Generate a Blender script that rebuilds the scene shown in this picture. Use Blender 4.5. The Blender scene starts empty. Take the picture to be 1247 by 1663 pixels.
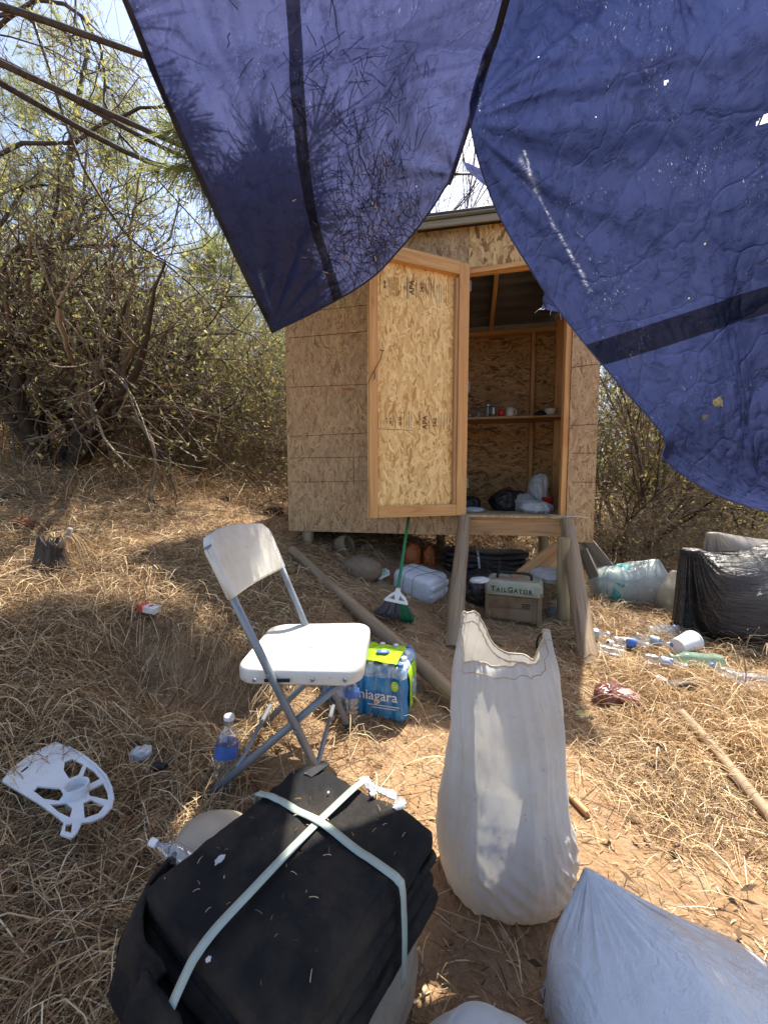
import bpy, bmesh, math, random
import numpy as np
from mathutils import Vector, Matrix

S = bpy.context.scene
COL = S.collection
R = math.radians
# ------------------------------------------------------------ camera, sky, sun, exposure
FPX, CX, CY, CAMH = 660.0, 623.5, 831.5, 1.04      # focal length and centre on a 1247 x 1663 frame
PITCH = math.atan(51/660)
cam = bpy.data.cameras.new('camera')
cam.sensor_fit = 'VERTICAL'; cam.sensor_height = 24.0
cam.lens = FPX/1663*24.0
cam.clip_start = 0.03; cam.clip_end = 500
camo = bpy.data.objects.new('camera', cam); COL.objects.link(camo)
camo.location = (0, 0, CAMH); camo.rotation_euler = (R(90)-PITCH, 0, 0)
S.camera = camo
SUN_EL, SUN_AZ = R(62), R(28.6)                    # sun behind the hut, to the right
W = bpy.data.worlds.new('World'); S.world = W; W.use_nodes = True
wn = W.node_tree; bg = wn.nodes['Background']
sky = wn.nodes.new('ShaderNodeTexSky'); sky.sky_type = 'NISHITA'; sky.sun_disc = False
sky.sun_elevation = SUN_EL; sky.sun_rotation = SUN_AZ; sky.dust_density = 2.5; sky.air_density = 1.0
wn.links.new(sky.outputs[0], bg.inputs[0]); bg.inputs[1].default_value = 0.12
sl = bpy.data.lights.new('sun', 'SUN'); sl.energy = 4.6; sl.angle = R(0.53); sl.color = (1.0, 0.93, 0.82)
so = bpy.data.objects.new('sun', sl); COL.objects.link(so)
SDIR = Vector((math.sin(SUN_AZ)*math.cos(SUN_EL), math.cos(SUN_AZ)*math.cos(SUN_EL), math.sin(SUN_EL)))
so.rotation_euler = SDIR.to_track_quat('Z', 'Y').to_euler(); so.location = (3, 5, 8)
S.render.engine = 'CYCLES'
S.cycles.max_bounces = 8; S.cycles.transparent_max_bounces = 24
S.view_settings.view_transform = 'Standard'; S.view_settings.look = 'None'
S.view_settings.exposure = 1.42; S.view_settings.gamma = 1.0; S.view_settings.use_curve_mapping = False

# ------------------------------------------------------------ measuring helpers
def ray(px, py):
    u = (px-CX)/FPX; v = (CY-py)/FPX
    return np.array([u, math.cos(PITCH)+v*math.sin(PITCH), v*math.cos(PITCH)-math.sin(PITCH)])
def at(px, py, Y):
    r = ray(px, py); return r*Y/r[1] + np.array([0, 0, CAMH])
def onz(px, py, z):
    r = ray(px, py); return r*(z-CAMH)/r[2] + np.array([0, 0, CAMH])

# ------------------------------------------------------------ vectorised value noise
def _h(i, j, k, seed):
    n = (i*374761393 + j*668265263 + k*2147483647 + seed*974634777) & 0xffffffff
    n = ((n ^ (n >> 13))*1274126177) & 0xffffffff
    return ((n ^ (n >> 16)) & 0xffff)/65535.0
def vnoise(P, seed=0):
    P = np.asarray(P, float); I = np.floor(P).astype(np.int64); F = P-I; F = F*F*(3-2*F)
    i, j, k = I[..., 0], I[..., 1], I[..., 2]; x, y, z = F[..., 0], F[..., 1], F[..., 2]
    def L(a, b, t): return a+(b-a)*t
    c = [[[_h(i+a, j+b, k+d, seed) for d in (0, 1)] for b in (0, 1)] for a in (0, 1)]
    x0 = L(L(c[0][0][0], c[0][0][1], z), L(c[0][1][0], c[0][1][1], z), y)
    x1 = L(L(c[1][0][0], c[1][0][1], z), L(c[1][1][0], c[1][1][1], z), y)
    return L(x0, x1, x)*2-1
def fbm(P, seed=0, o=4):
    P = np.asarray(P, float); s = 0; a = 1.0; t = 0
    for q in range(o):
        s = s + a*vnoise(P*2**q + q*17.3, seed+q); t += a; a *= .5
    return s/t
def ridge(P, seed=0, o=3):
    P = np.asarray(P, float); s = 0; a = 1.0; t = 0
    for q in range(o):
        s = s + a*(1-2*np.abs(vnoise(P*2**q + q*9.7, seed+q))); t += a; a *= .5
    return s/t

# ------------------------------------------------------------ object helpers
def fix(o, parent):
    COL.objects.link(o)
    if parent is not None: o.parent = parent
    return o
def tag(o, label=None, cat=None, group=None, kind=None):
    if label: o['label'] = label
    if cat: o['category'] = cat
    if group: o['group'] = group
    if kind: o['kind'] = kind
    return o
def empty(name, loc, label, cat, rz=0, group=None, rot=None):
    o = bpy.data.objects.new(name, None); COL.objects.link(o); o.empty_display_size = .05
    o.location = tuple(loc); o.rotation_euler = rot if rot else (0, 0, rz)
    return tag(o, label, cat, group)
def qmesh(name, V, F, m, parent=None, smooth=True):
    """V (n,3) array, F list or array of faces (all the same size when array)"""
    me = bpy.data.meshes.new(name)
    V = np.asarray(V, np.float32)
    if isinstance(F, np.ndarray):
        n, k = F.shape
        me.vertices.add(len(V)); me.vertices.foreach_set('co', V.ravel())
        me.loops.add(n*k); me.loops.foreach_set('vertex_index', F.astype(np.int32).ravel())
        me.polygons.add(n); me.polygons.foreach_set('loop_start', np.arange(0, n*k, k, dtype=np.int32))
        me.polygons.foreach_set('loop_total', np.full(n, k, np.int32))
        me.update(calc_edges=True)
    else:
        me.from_pydata(V.tolist(), [], F); me.update()
    if smooth: me.polygons.foreach_set('use_smooth', np.ones(len(me.polygons), bool))
    if m: me.materials.append(m)
    return fix(bpy.data.objects.new(name, me), parent)
class MB:
    def __init__(s): s.v = []; s.f = []; s.n = 0
    def add(s, V, F):
        V = np.asarray(V, float)
        s.v.append(V); s.f += [[int(i)+s.n for i in f] for f in F]; s.n += len(V); return s
    def box(s, lo, hi, M=None):
        lo = np.array(lo, float); hi = np.array(hi, float)
        V = np.array([[x, y, z] for x in (lo[0], hi[0]) for y in (lo[1], hi[1]) for z in (lo[2], hi[2])])
        if M is not None: V = V @ np.array(M.to_3x3()).T + np.array(M.translation)
        return s.add(V, [(0, 1, 3, 2), (4, 6, 7, 5), (0, 4, 5, 1), (2, 3, 7, 6), (0, 2, 6, 4), (1, 5, 7, 3)])
    def tube(s, P, rad, n=8, caps=True, sq=(1, 1)):
        P = np.asarray(P, float); rad = np.broadcast_to(rad, (len(P),)); t = np.gradient(P, axis=0)
        t /= np.linalg.norm(t, axis=1)[:, None]+1e-9
        ref = np.array([0, 0, 1.]) if abs(t[0][2]) < .9 else np.array([1., 0, 0])
        V = []; a = np.cross(t[0], ref); a /= np.linalg.norm(a)
        for p, tt, r in zip(P, t, rad):
            a = a-tt*np.dot(a, tt); a /= np.linalg.norm(a)+1e-9; b = np.cross(tt, a)
            for k in range(n):
                th = 2*math.pi*k/n; V.append(p + r*(a*math.cos(th)*sq[0] + b*math.sin(th)*sq[1]))
        F = [(i*n+k, i*n+(k+1) % n, (i+1)*n+(k+1) % n, (i+1)*n+k) for i in range(len(P)-1) for k in range(n)]
        if caps: F += [tuple(range(n-1, -1, -1)), tuple((len(P)-1)*n+k for k in range(n))]
        return s.add(V, F)
    def lathe(s, prof, n=20, c=(0, 0, 0), cap=True):
        V = [(c[0]+r*math.cos(2*math.pi*k/n), c[1]+r*math.sin(2*math.pi*k/n), c[2]+z) for r, z in prof for k in range(n)]
        m = len(prof)
        F = [(i*n+k, i*n+(k+1) % n, (i+1)*n+(k+1) % n, (i+1)*n+k) for i in range(m-1) for k in range(n)]
        if cap:
            if prof[0][0] > 1e-4: F.append(tuple(range(n-1, -1, -1)))
            if prof[-1][0] > 1e-4: F.append(tuple((m-1)*n+k for k in range(n)))
        return s.add(V, F)
    def grid(s, G, wrap=False):
        G = np.asarray(G, float); a, b = G.shape[:2]
        F = [(i*b+j, i*b+(j+1) % b, (i+1)*b+(j+1) % b, (i+1)*b+j) for i in range(a-1) for j in range(b if wrap else b-1)]
        return s.add(G.reshape(-1, 3), F)
    def build(s, name, m, parent=None, smooth=False, bevel=0, loc=None, rot=None, sub=0, solid=0):
        o = qmesh(name, np.concatenate(s.v), s.f, m, parent, smooth)
        if loc is not None: o.location = tuple(loc)
        if rot is not None: o.rotation_euler = rot
        if solid:
            d = o.modifiers.new('solid', 'SOLIDIFY'); d.thickness = solid; d.offset = 0
        if bevel:
            d = o.modifiers.new('bevel', 'BEVEL'); d.width = bevel; d.segments = 2; d.limit_method = 'ANGLE'
        if sub:
            d = o.modifiers.new('sub', 'SUBSURF'); d.levels = d.render_levels = sub
        return o
def frame_rot(p0, p1, up=(0, 0, 1)):
    z = Vector(p1)-Vector(p0); z.normalize(); up = Vector(up)
    x = up.cross(z)
    if x.length < 1e-3: x = Vector((1, 0, 0)).cross(z)
    x.normalize(); y = z.cross(x)
    return Matrix((x, y, z)).transposed()
def lumber(name, p0, p1, w, t, m, parent, up=(0, 0, 1), bevel=.002):
    """square timber whose own Z runs along its length; w = size across up x axis, t = size along up"""
    L = (Vector(p1)-Vector(p0)).length
    o = MB().box((-w/2, -t/2, 0), (w/2, t/2, L)).build(name, m, parent, bevel=bevel)
    o.rotation_euler = frame_rot(p0, p1, up).to_euler(); o.location = tuple(p0); return o
def log(name, p0, p1, r0, r1, m, parent=None, seed=0, n=14, bend=.01):
    L = (Vector(p1)-Vector(p0)).length; K = 26
    t = np.linspace(0, 1, K)
    P = np.stack([bend*np.sin(t*3+seed), bend*np.sin(t*4.3+seed*2)*.6, t*L], 1)
    P[:, :2] -= P[0, :2]
    G = []
    for i in range(K):
        a = np.linspace(0, 2*math.pi, n, endpoint=False)
        rr = r0+(r1-r0)*t[i]
        q = np.stack([np.cos(a)*2, np.sin(a)*2, np.full(n, t[i]*L*5)], 1)+seed*3
        rr = rr*(1+.07*fbm(q, seed))
        G.append(np.stack([P[i, 0]+rr*np.cos(a), P[i, 1]+rr*np.sin(a), np.full(n, P[i, 2])], 1))
    b = MB(); b.grid(np.array(G), True); b.f += [list(range(n-1, -1, -1)), [(K-1)*n+k for k in range(n)]]
    o = b.build(name, m, parent, smooth=True)
    sm = o.modifiers.new('e', 'EDGE_SPLIT'); sm.split_angle = R(50)
    o.rotation_euler = frame_rot(p0, p1).to_euler(); o.location = tuple(p0); return o
def text_mesh(txt, size, m, name, parent, M, extrude=.0004, offset=0.0, spacing=1.0, align='CENTER'):
    c = bpy.data.curves.new(name, 'FONT'); c.body = txt; c.size = size; c.extrude = extrude; c.offset = offset
    c.align_x = align; c.align_y = 'CENTER'; c.space_character = spacing; c.resolution_u = 3
    o = bpy.data.objects.new('tmp_text', c); COL.objects.link(o)
    dg = bpy.context.evaluated_depsgraph_get(); dg.update()
    me = bpy.data.meshes.new_from_object(o.evaluated_get(dg)); bpy.data.objects.remove(o)
    me.transform(M); me.materials.clear(); me.materials.append(m); me.name = name
    return fix(bpy.data.objects.new(name, me), parent)
def flat_shape(name, outlines, thick, m, parent, M=None):
    """2D outlines (first outer, rest holes) filled and given a thickness"""
    c = bpy.data.curves.new(name, 'CURVE'); c.dimensions = '2D'; c.fill_mode = 'BOTH'; c.extrude = thick/2
    for ol in outlines:
        sp = c.splines.new('POLY'); sp.points.add(len(ol)-1); sp.use_cyclic_u = True
        for p, (x, y) in zip(sp.points, ol): p.co = (x, y, 0, 1)
    o = bpy.data.objects.new('tmp_shape', c); COL.objects.link(o)
    dg = bpy.context.evaluated_depsgraph_get(); dg.update()
    me = bpy.data.meshes.new_from_object(o.evaluated_get(dg)); bpy.data.objects.remove(o)
    if M is not None: me.transform(M)
    me.materials.clear(); me.materials.append(m); me.name = name
    return fix(bpy.data.objects.new(name, me), parent)
def basis(x, y, z, o):
    x, y, z = Vector(x).normalized(), Vector(y).normalized(), Vector(z).normalized()
    M = Matrix((x, y, z)).transposed().to_4x4(); M.translation = Vector(o); return M

# ------------------------------------------------------------ materials
class NT:
    def __init__(s, name):
        s.m = bpy.data.materials.new(name); s.m.use_nodes = True; s.t = s.m.node_tree; s.t.nodes.clear()
        s.out = s.t.nodes.new('ShaderNodeOutputMaterial')
    def n(s, ty, **kw):
        nd = s.t.nodes.new('ShaderNode'+ty)
        for k, v in kw.items():
            if k.startswith('_'): setattr(nd, k[1:], v)
            else:
                key = int(k[1:]) if k[0] == 'i' and k[1:].isdigit() else k.replace('__', ' ')
                s.set(nd, key, v)
        return nd
    def set(s, nd, key, v):
        i = nd.inputs[key]
        if isinstance(v, bpy.types.NodeSocket): s.t.links.new(v, i)
        elif isinstance(v, bpy.types.Node): s.t.links.new(v.outputs[0], i)
        else:
            if i.type == 'RGBA' and len(v) == 3: v = (*v, 1)
            i.default_value = v
    def math(s, op, a, b=0.0, c=None, clamp=False):
        nd = s.t.nodes.new('ShaderNodeMath'); nd.operation = op; nd.use_clamp = clamp
        s.set(nd, 0, a); s.set(nd, 1, b)
        if c is not None: s.set(nd, 2, c)
        return nd.outputs[0]
    def mix(s, f, a, b, blend='MIX'):
        nd = s.t.nodes.new('ShaderNodeMix'); nd.data_type = 'RGBA'; nd.blend_type = blend
        s.set(nd, 0, f); s.set(nd, 6, a); s.set(nd, 7, b); return nd.outputs[2]
    def fmix(s, f, a, b):
        nd = s.t.nodes.new('ShaderNodeMix'); nd.data_type = 'FLOAT'
        s.set(nd, 0, f); s.set(nd, 2, a); s.set(nd, 3, b); return nd.outputs[0]
    def ramp(s, f, stops, interp='LINEAR'):
        nd = s.t.nodes.new('ShaderNodeValToRGB'); r = nd.color_ramp; r.interpolation = interp
        while len(r.elements) < len(stops): r.elements.new(.5)
        for e, (p, c) in zip(r.elements, stops):
            e.position = p; e.color = (*c, 1) if not isinstance(c, (int, float)) else (c, c, c, 1)
        s.set(nd, 0, f); return nd.outputs[0]
    def coord(s, kind='Object'): return s.n('TexCoord').outputs[kind]
    def map(s, v, scale=(1, 1, 1), rot=(0, 0, 0), loc=(0, 0, 0)):
        nd = s.n('Mapping'); s.set(nd, 0, v); nd.inputs['Scale'].default_value = scale
        nd.inputs['Rotation'].default_value = rot; nd.inputs['Location'].default_value = loc; return nd.outputs[0]
    def noise(s, v, scale, detail=4, rough=.55, dist=0, out='Fac'):
        nd = s.n('TexNoise'); s.set(nd, 'Vector', v); nd.inputs['Scale'].default_value = scale
        nd.inputs['Detail'].default_value = detail; nd.inputs['Roughness'].default_value = rough
        nd.inputs['Distortion'].default_value = dist; return nd.outputs[out]
    def bump(s, h, strength=.3, dist=.01):
        nd = s.n('Bump'); s.set(nd, 'Height', h); nd.inputs['Strength'].default_value = strength
        nd.inputs['Distance'].default_value = dist; return nd.outputs[0]
    def pbsdf(s, color, rough=.6, spec=.5, normal=None, metal=0, **kw):
        b = s.n('BsdfPrincipled'); s.set(b, 'Base Color', color); s.set(b, 'Roughness', rough)
        s.set(b, 'Specular IOR Level', spec); s.set(b, 'Metallic', metal)
        if normal is not None: s.set(b, 'Normal', normal)
        for k, v in kw.items(): s.set(b, k.replace('__', ' '), v)
        return b
    def done(s, sh, disp=None):
        s.t.links.new(sh.outputs[0] if isinstance(sh, bpy.types.Node) else sh, s.out.inputs[0]); return s.m
MAT = {}
def mat_plain(name, col, rough=.6, spec=.5, var=.25, scale=9, bump=.15, bs=60, metal=0, dirt=None, dirt_amt=.5):
    t = NT(name); c = t.coord(); n1 = t.noise(c, scale, 5)
    dark = tuple(x*(1-var) for x in col); light = tuple(min(1, x*(1+var)) for x in col)
    cc = t.ramp(n1, [(.3, dark), (.7, light)])
    if dirt is not None:
        d = t.ramp(t.noise(c, scale*.6, 6, .7), [(1-dirt_amt-.12, 0.0), (1-dirt_amt+.15, 1.0)])
        cc = t.mix(t.math('MULTIPLY', d, .8), cc, dirt)
    b = t.bump(t.noise(c, bs, 3), bump, .004)
    return t.done(t.pbsdf(cc, rough, spec, b, metal))
def mat_osb(name, axes, dark, mid, light, contrast=1.0, weather=None, sx=7, sy=34):
    t = NT(name); sep = t.n('SeparateXYZ', i0=t.coord())
    cb = t.n('CombineXYZ'); t.set(cb, 0, sep.outputs[axes[0]]); t.set(cb, 1, sep.outputs[axes[1]])
    v = cb.outputs[0]
    wob = t.n('VectorMath', _operation='MULTIPLY_ADD')
    t.set(wob, 0, t.noise(v, 14, 2, out='Color')); wob.inputs[1].default_value = (.018, .018, 0); t.set(wob, 2, v)
    v = wob.outputs[0]
    best = None; tone = None; edge = None
    for k, (a, sc) in enumerate([(92, 1.0), (78, 1.35), (100, .9), (62, 1.1), (122, 1.25), (84, 1.9), (98, 2.3), (25, 1.5), (150, 1.9)]):
        w = t.map(t.map(v, rot=(0, 0, R(a)), loc=(k*3.7, k*1.3, 0)), scale=(sx*sc, sy*sc, 1))
        vo = t.n('TexVoronoi', _voronoi_dimensions='2D', Vector=w, Scale=1.0)
        s2 = t.n('SeparateXYZ', i0=vo.outputs['Color'])
        pr = t.math('MULTIPLY', s2.outputs[0], 1.0 if k < 6 else .93)
        if best is None: best = pr; tone = s2.outputs[1]; edge = s2.outputs[2]
        else:
            g = t.math('GREATER_THAN', pr, best)
            tone = t.fmix(g, tone, s2.outputs[1]); edge = t.fmix(g, edge, s2.outputs[2])
            best = t.math('MAXIMUM', pr, best)
    fine = t.noise(t.map(v, scale=(60, 9, 1)), 1, 4, .6)
    tn = t.math('ADD', t.math('MULTIPLY', t.math('SUBTRACT', tone, .5), contrast), t.math('ADD', t.math('MULTIPLY', fine, .35), .325))
    col = t.ramp(tn, [(.04, dark), (.22, mid), (.62, light), (.95, tuple(min(1, x*1.22) for x in light))])
    col = t.mix(t.ramp(t.noise(t.map(v, scale=(22, 5, 1)), 1, 5, .65), [(.5, 0.0), (.68, .55)]), col, mid)
    if weather:
        big = t.ramp(t.noise(v, 1.6, 5, .65), [(.35, 0.0), (.75, 1.0)])
        col = t.mix(t.math('MULTIPLY', big, .45), col, weather)
        dots = t.n('TexVoronoi', _voronoi_dimensions='2D', Vector=v, Scale=13.0)
        d = t.math('LESS_THAN', dots.outputs['Distance'], .07)
        col = t.mix(t.math('MULTIPLY', d, .6), col, (.06, .04, .03))
    h = t.math('ADD', t.math('MULTIPLY', edge, .8), t.math('MULTIPLY', fine, .35))
    return t.done(t.pbsdf(col, .62, .35, t.bump(h, .35, .004)))
def mat_lumber(name, dark, light, knots=True, rough=.6, fx=26, fz=1.6, crack=0.0, gray=None):
    t = NT(name); v = t.coord(); rnd = t.n('ObjectInfo').outputs['Random']
    ad = t.n('VectorMath', _operation='ADD'); t.set(ad, 0, v)
    cb = t.n('CombineXYZ'); t.set(cb, 0, t.math('MULTIPLY', rnd, 37)); t.set(cb, 2, t.math('MULTIPLY', rnd, 11)); t.set(ad, 1, cb)
    v = ad.outputs[0]
    g = t.noise(t.map(v, scale=(fx, fx, fz)), 1, 6, .6, 1.2)
    col = t.ramp(g, [(.28, dark), (.5, tuple((a+b)/2 for a, b in zip(dark, light))), (.72, light)])
    if knots:
        vo = t.n('TexVoronoi', Vector=t.map(v, scale=(7, 7, 2.8)), Scale=1.0)
        k = t.ramp(vo.outputs['Distance'], [(.05, 1.0), (.17, 0.0)])
        col = t.mix(t.math('MULTIPLY', k, .7), col, tuple(x*.3 for x in dark))
    if gray is not None:
        gm = t.ramp(t.noise(v, 3.5, 5, .65), [(.35, 0.0), (.65, 1.0)]); col = t.mix(t.math('MULTIPLY', gm, .75), col, gray)
    h = g
    if crack:
        cr = t.noise(t.map(v, scale=(60, 60, 1.2)), 1, 3, .5, .4)
        cm = t.ramp(cr, [(.33, 1.0), (.40, 0.0)]); col = t.mix(t.math('MULTIPLY', cm, crack), col, tuple(x*.2 for x in dark))
        h = t.math('SUBTRACT', g, t.math('MULTIPLY', cm, .8))
    return t.done(t.pbsdf(col, rough, .3, t.bump(h, .5, .004)))
def mat_island(name, stops, rough=.6, trans=0.0, spec=.25, patch=None):
    """strands and leaves: every separate piece gets its own tone"""
    t = NT(name); r = t.n('NewGeometry').outputs['Random Per Island']
    if patch:
        r = t.math('ADD', t.math('MULTIPLY', r, .75), t.math('MULTIPLY', t.noise(t.coord(), patch, 2), .3), clamp=True)
    col = t.ramp(r, stops)
    b = t.pbsdf(col, rough, spec)
    if trans:
        tr = t.n('BsdfTranslucent'); t.set(tr, 0, t.mix(.3, col, (.55, .55, .1), 'MIX') if 'leaf' in name or 'pine' in name else col)
        mx = t.n('MixShader', i0=trans); t.set(mx, 1, b); t.set(mx, 2, tr); return t.done(mx)
    return t.done(b)
def mat_plastic_clear(name, tint=(.92, .96, 1.0), milky=.12, rough=.12):
    t = NT(name); c = t.coord()
    bmp = t.bump(t.noise(c, 45, 3), .5, .004)
    lw = t.n('LayerWeight', Blend=.35, Normal=bmp)
    tr = t.n('BsdfTransparent', Color=tint)
    gl = t.n('BsdfGlossy', Roughness=rough, Normal=bmp, Color=(.95, .97, 1))
    df = t.n('BsdfDiffuse', Color=tuple(.8*x for x in tint)); tl = t.n('BsdfTranslucent', Color=tuple(.8*x for x in tint))
    dd = t.n('MixShader', i0=.5); t.set(dd, 1, df); t.set(dd, 2, tl)
    m1 = t.n('MixShader', i0=milky); t.set(m1, 1, tr); t.set(m1, 2, dd)
    f = t.math('ADD', t.math('MULTIPLY', lw.outputs['Facing'], .45), .06)
    m2 = t.n('MixShader', i0=f); t.set(m2, 1, m1); t.set(m2, 2, gl)
    return t.done(m2)
def mat_film(name, col, trans=.35, rough=.3, alpha=0.0, bumpstr=.35, weave=False, dirt=None, var=.12, crinkle=14):
    """thin plastic sheet or woven sack: diffuse + translucent + gloss"""
    t = NT(name); c = t.coord()
    n = t.noise(c, 6, 6, .6)
    cc = t.ramp(n, [(.3, tuple(x*(1-var) for x in col)), (.7, tuple(min(1, x*(1+var)) for x in col))])
    if dirt is not None:
        d = t.ramp(t.noise(c, 7, 8, .72), [(.5, 0.0), (.72, 1.0)]); cc = t.mix(t.math('MULTIPLY', d, .55), cc, dirt)
    h = t.noise(c, crinkle, 4, .55, .8)
    if weave:
        w1 = t.n('TexWave', Vector=c, Scale=190.0, _bands_direction='X'); w2 = t.n('TexWave', Vector=c, Scale=190.0, _bands_direction='Z')
        h = t.math('ADD', t.math('MULTIPLY', h, 1.3), t.math('MULTIPLY', t.math('ADD', w1.outputs['Fac'], w2.outputs['Fac']), .12))
    b = t.bump(h, bumpstr, .012)
    p = t.pbsdf(cc, rough, .5, b)
    tl = t.n('BsdfTranslucent', Normal=b); t.set(tl, 0, cc)
    m = t.n('MixShader', i0=trans); t.set(m, 1, p); t.set(m, 2, tl)
    if alpha:
        tr = t.n('BsdfTransparent'); m2 = t.n('MixShader', i0=alpha); t.set(m2, 1, m); t.set(m2, 2, tr); m = m2
    return t.done(m)

M_OSB_FRONT = mat_osb('osb_weathered', (0, 2), (.17, .090, .038), (.37, .225, .108), (.50, .34, .18), .85, (.34, .25, .16), sx=11, sy=52)
M_OSB_DOOR = mat_osb('osb_fresh', (0, 2), (.48, .24, .075), (.70, .42, .145), (.84, .58, .26), 1.0, sx=11, sy=50)
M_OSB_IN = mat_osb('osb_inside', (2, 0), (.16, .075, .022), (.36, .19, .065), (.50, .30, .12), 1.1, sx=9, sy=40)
M_OSB_SIDE = mat_osb('osb_side', (1, 2), (.20, .10, .03), (.45, .26, .10), (.6, .4, .18), 1.0)
M_OSB_FLOOR = mat_osb('osb_floor', (0, 1), (.22, .13, .06), (.42, .28, .15), (.52, .37, .2), .8, (.33, .24, .15))
M_LUMBER = mat_lumber('lumber_fresh', (.50, .23, .075), (.72, .42, .17))
M_LUMBER_OLD = mat_lumber('lumber_aged', (.33, .17, .07), (.55, .34, .17), crack=.5)
M_LOG = mat_lumber('pole_wood', (.17, .11, .06), (.38, .275, .17), fx=34, fz=2.2, crack=.45, gray=(.28, .21, .14))
M_POST = mat_lumber('post_wood', (.22, .17, .09), (.42, .35, .22), fx=20, fz=1.0, crack=.5)
M_BARK = mat_lumber('bark', (.022, .016, .012), (.085, .065, .05), knots=False, fx=18, fz=2.5, crack=.6)
M_INK = mat_plain('stamp_ink', (.09, .06, .045), .8, .1, .3)
M_LINE = mat_plain('seam_dark', (.055, .04, .03), .9, .1, .3)
M_BLACK = mat_plain('black_rubber', (.012, .012, .013), .55, .4)
M_WHITE = mat_plain('white_plastic', (.72, .72, .71), .35, .5, .06, dirt=(.45, .4, .32), dirt_amt=.35)
M_STEEL = mat_plain('grey_steel', (.23, .26, .29), .42, .5, .2, metal=.35, dirt=(.16, .13, .1), dirt_amt=.3)
# ------------------------------------------------------------ terrain
_C = np.array([(0,.5,0),(.8,.5,0),(0,1.2,0),(.3,1.8,0),(.8,1.2,0),(.8,2.3,.02),(.2,2.4,.1),(-.1,1.6,0),(-.5,1.3,0),(-.6,.6,.03),
 (-1,1.0,.07),(-1.0,.3,.06),(-1.6,.8,.25),(-1.5,1.6,.38),(-1.1,2.05,.40),(-.6,2.25,.33),(-.6,2.8,.42),(-.83,3.5,.5),(-.2,3.4,.38),
 (.35,3.3,.25),(.9,3.0,.07),(1.57,3.05,.07),(.9,4.5,.25),(-.8,4.9,.8),(-1.5,3.5,.72),(-1.6,5,1.0),(-3,4.5,1.2),(-3,2.5,.9),
 (-3,1,.6),(-3.6,6.5,1.5),(-1.5,7,1.35),(0,7,.85),(2,6,.1),(3,4,0),(2,2,0),(1.5,1.2,0),(3,1,0),(4,8,.2),(-6,4,1.7),(-7,9,2.4),
 (0,12,1.3),(5,12,.3),(-1,-3,0),(2,-3,-.1),(-5,-3,.5),(8,5,0),(8,-3,-.1)])
def _U(r2): return np.where(r2 > 1e-12, r2*np.log(r2+1e-20), 0)
_n = len(_C); _d2 = ((_C[:, None, :2]-_C[None, :, :2])**2).sum(-1)
_A = np.zeros((_n+3, _n+3)); _A[:_n, :_n] = _U(_d2)+np.eye(_n)*.02
_A[:_n, _n] = 1; _A[:_n, _n+1:] = _C[:, :2]; _A[_n, :_n] = 1; _A[_n+1:, :_n] = _C[:, :2].T
_w = np.linalg.solve(_A, np.concatenate([_C[:, 2], [0, 0, 0]]))
def gz(x, y, rough=True):
    x = np.asarray(x, float); y = np.asarray(y, float); sh = x.shape; x = x.ravel(); y = y.ravel()
    xc = 9*np.tanh(x/9*.8)/.8*.8 if False else np.clip(x, -8, 9); yc = np.clip(y, -4, 13)
    z = _w[_n]+_w[_n+1]*xc+_w[_n+2]*yc
    for i in range(_n): z = z+_w[i]*_U((xc-_C[i, 0])**2+(yc-_C[i, 1])**2)
    z = z+.05*np.maximum(0, -x-8)+.03*np.maximum(0, y-13)
    z = z-.24*np.exp(-((x+.88)/.36)**4)*np.exp(-((y-1.68)/.17)**4)           # the bank is cut away here
    if rough:
        P = np.stack([x*1.6, y*1.6, x*0], -1); z = z+.035*fbm(P, 3, 4)*np.clip((np.hypot(x, y-1)-.2), 0.25, 1)
        P2 = np.stack([x*9, y*9, x*0], -1); z = z+.010*fbm(P2, 8, 3)
    return z.reshape(sh)
def gzs(x, y): return float(gz(np.array([x]), np.array([y]))[0])
def G(px, py, dz=0.0):
    """where the sight line through a measured point of the photograph meets the terrain"""
    r = ray(px, py); lo, prev = None, 0.3
    Ys = np.linspace(.35, 12, 1500); P = r[None]*(Ys/r[1])[:, None]+np.array([0, 0, CAMH])
    d = P[:, 2]-gz(P[:, 0], P[:, 1])-dz; i = int(np.argmax(d < 0)) if (d < 0).any() else len(d)-1
    return P[i]
def stretch(a, b, n, c, k):
    t = np.linspace(-1, 1, n); s = np.sinh(k*t)/np.sinh(k)
    return np.where(s < 0, c+(c-a)*s, c+(b-c)*s)
xs = stretch(-26, 26, 330, -.1, 3.6); ys = stretch(-8, 60, 360, 1.7, 3.8)
X, Y = np.meshgrid(xs, ys)
Z = gz(X, Y)
tg = NT('ground_dirt'); c = tg.coord()
n1 = tg.noise(c, 1.4, 6, .62); n2 = tg.noise(c, 14, 6, .65); n3 = tg.noise(c, 90, 4, .6)
col = tg.ramp(n1, [(.32, (.25, .152, .082)), (.55, (.35, .22, .122)), (.75, (.43, .29, .17))])
col = tg.mix(tg.ramp(n2, [(.45, 0.0), (.7, .6)]), col, (.38, .29, .19))
col = tg.mix(tg.ramp(n3, [(.52, 0.0), (.68, .45)]), col, (.12, .075, .045))
vo = tg.n('TexVoronoi', Vector=c, Scale=55.0)
hh = tg.math('ADD', tg.math('ADD', tg.math('MULTIPLY', n2, 1.2), tg.math('MULTIPLY', n3, .5)), tg.math('MULTIPLY', vo.outputs['Distance'], -.25))
M_GROUND = tg.done(tg.pbsdf(col, .95, .1, tg.bump(hh, .9, .02)))
nx, ny = len(xs), len(ys); idx = np.arange(nx*ny).reshape(ny, nx)
F = np.stack([idx[:-1, :-1], idx[:-1, 1:], idx[1:, 1:], idx[1:, :-1]], -1).reshape(-1, 4)
tag(qmesh('ground', np.stack([X, Y, Z], -1).reshape(-1, 3), F, M_GROUND), kind='structure')

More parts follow.
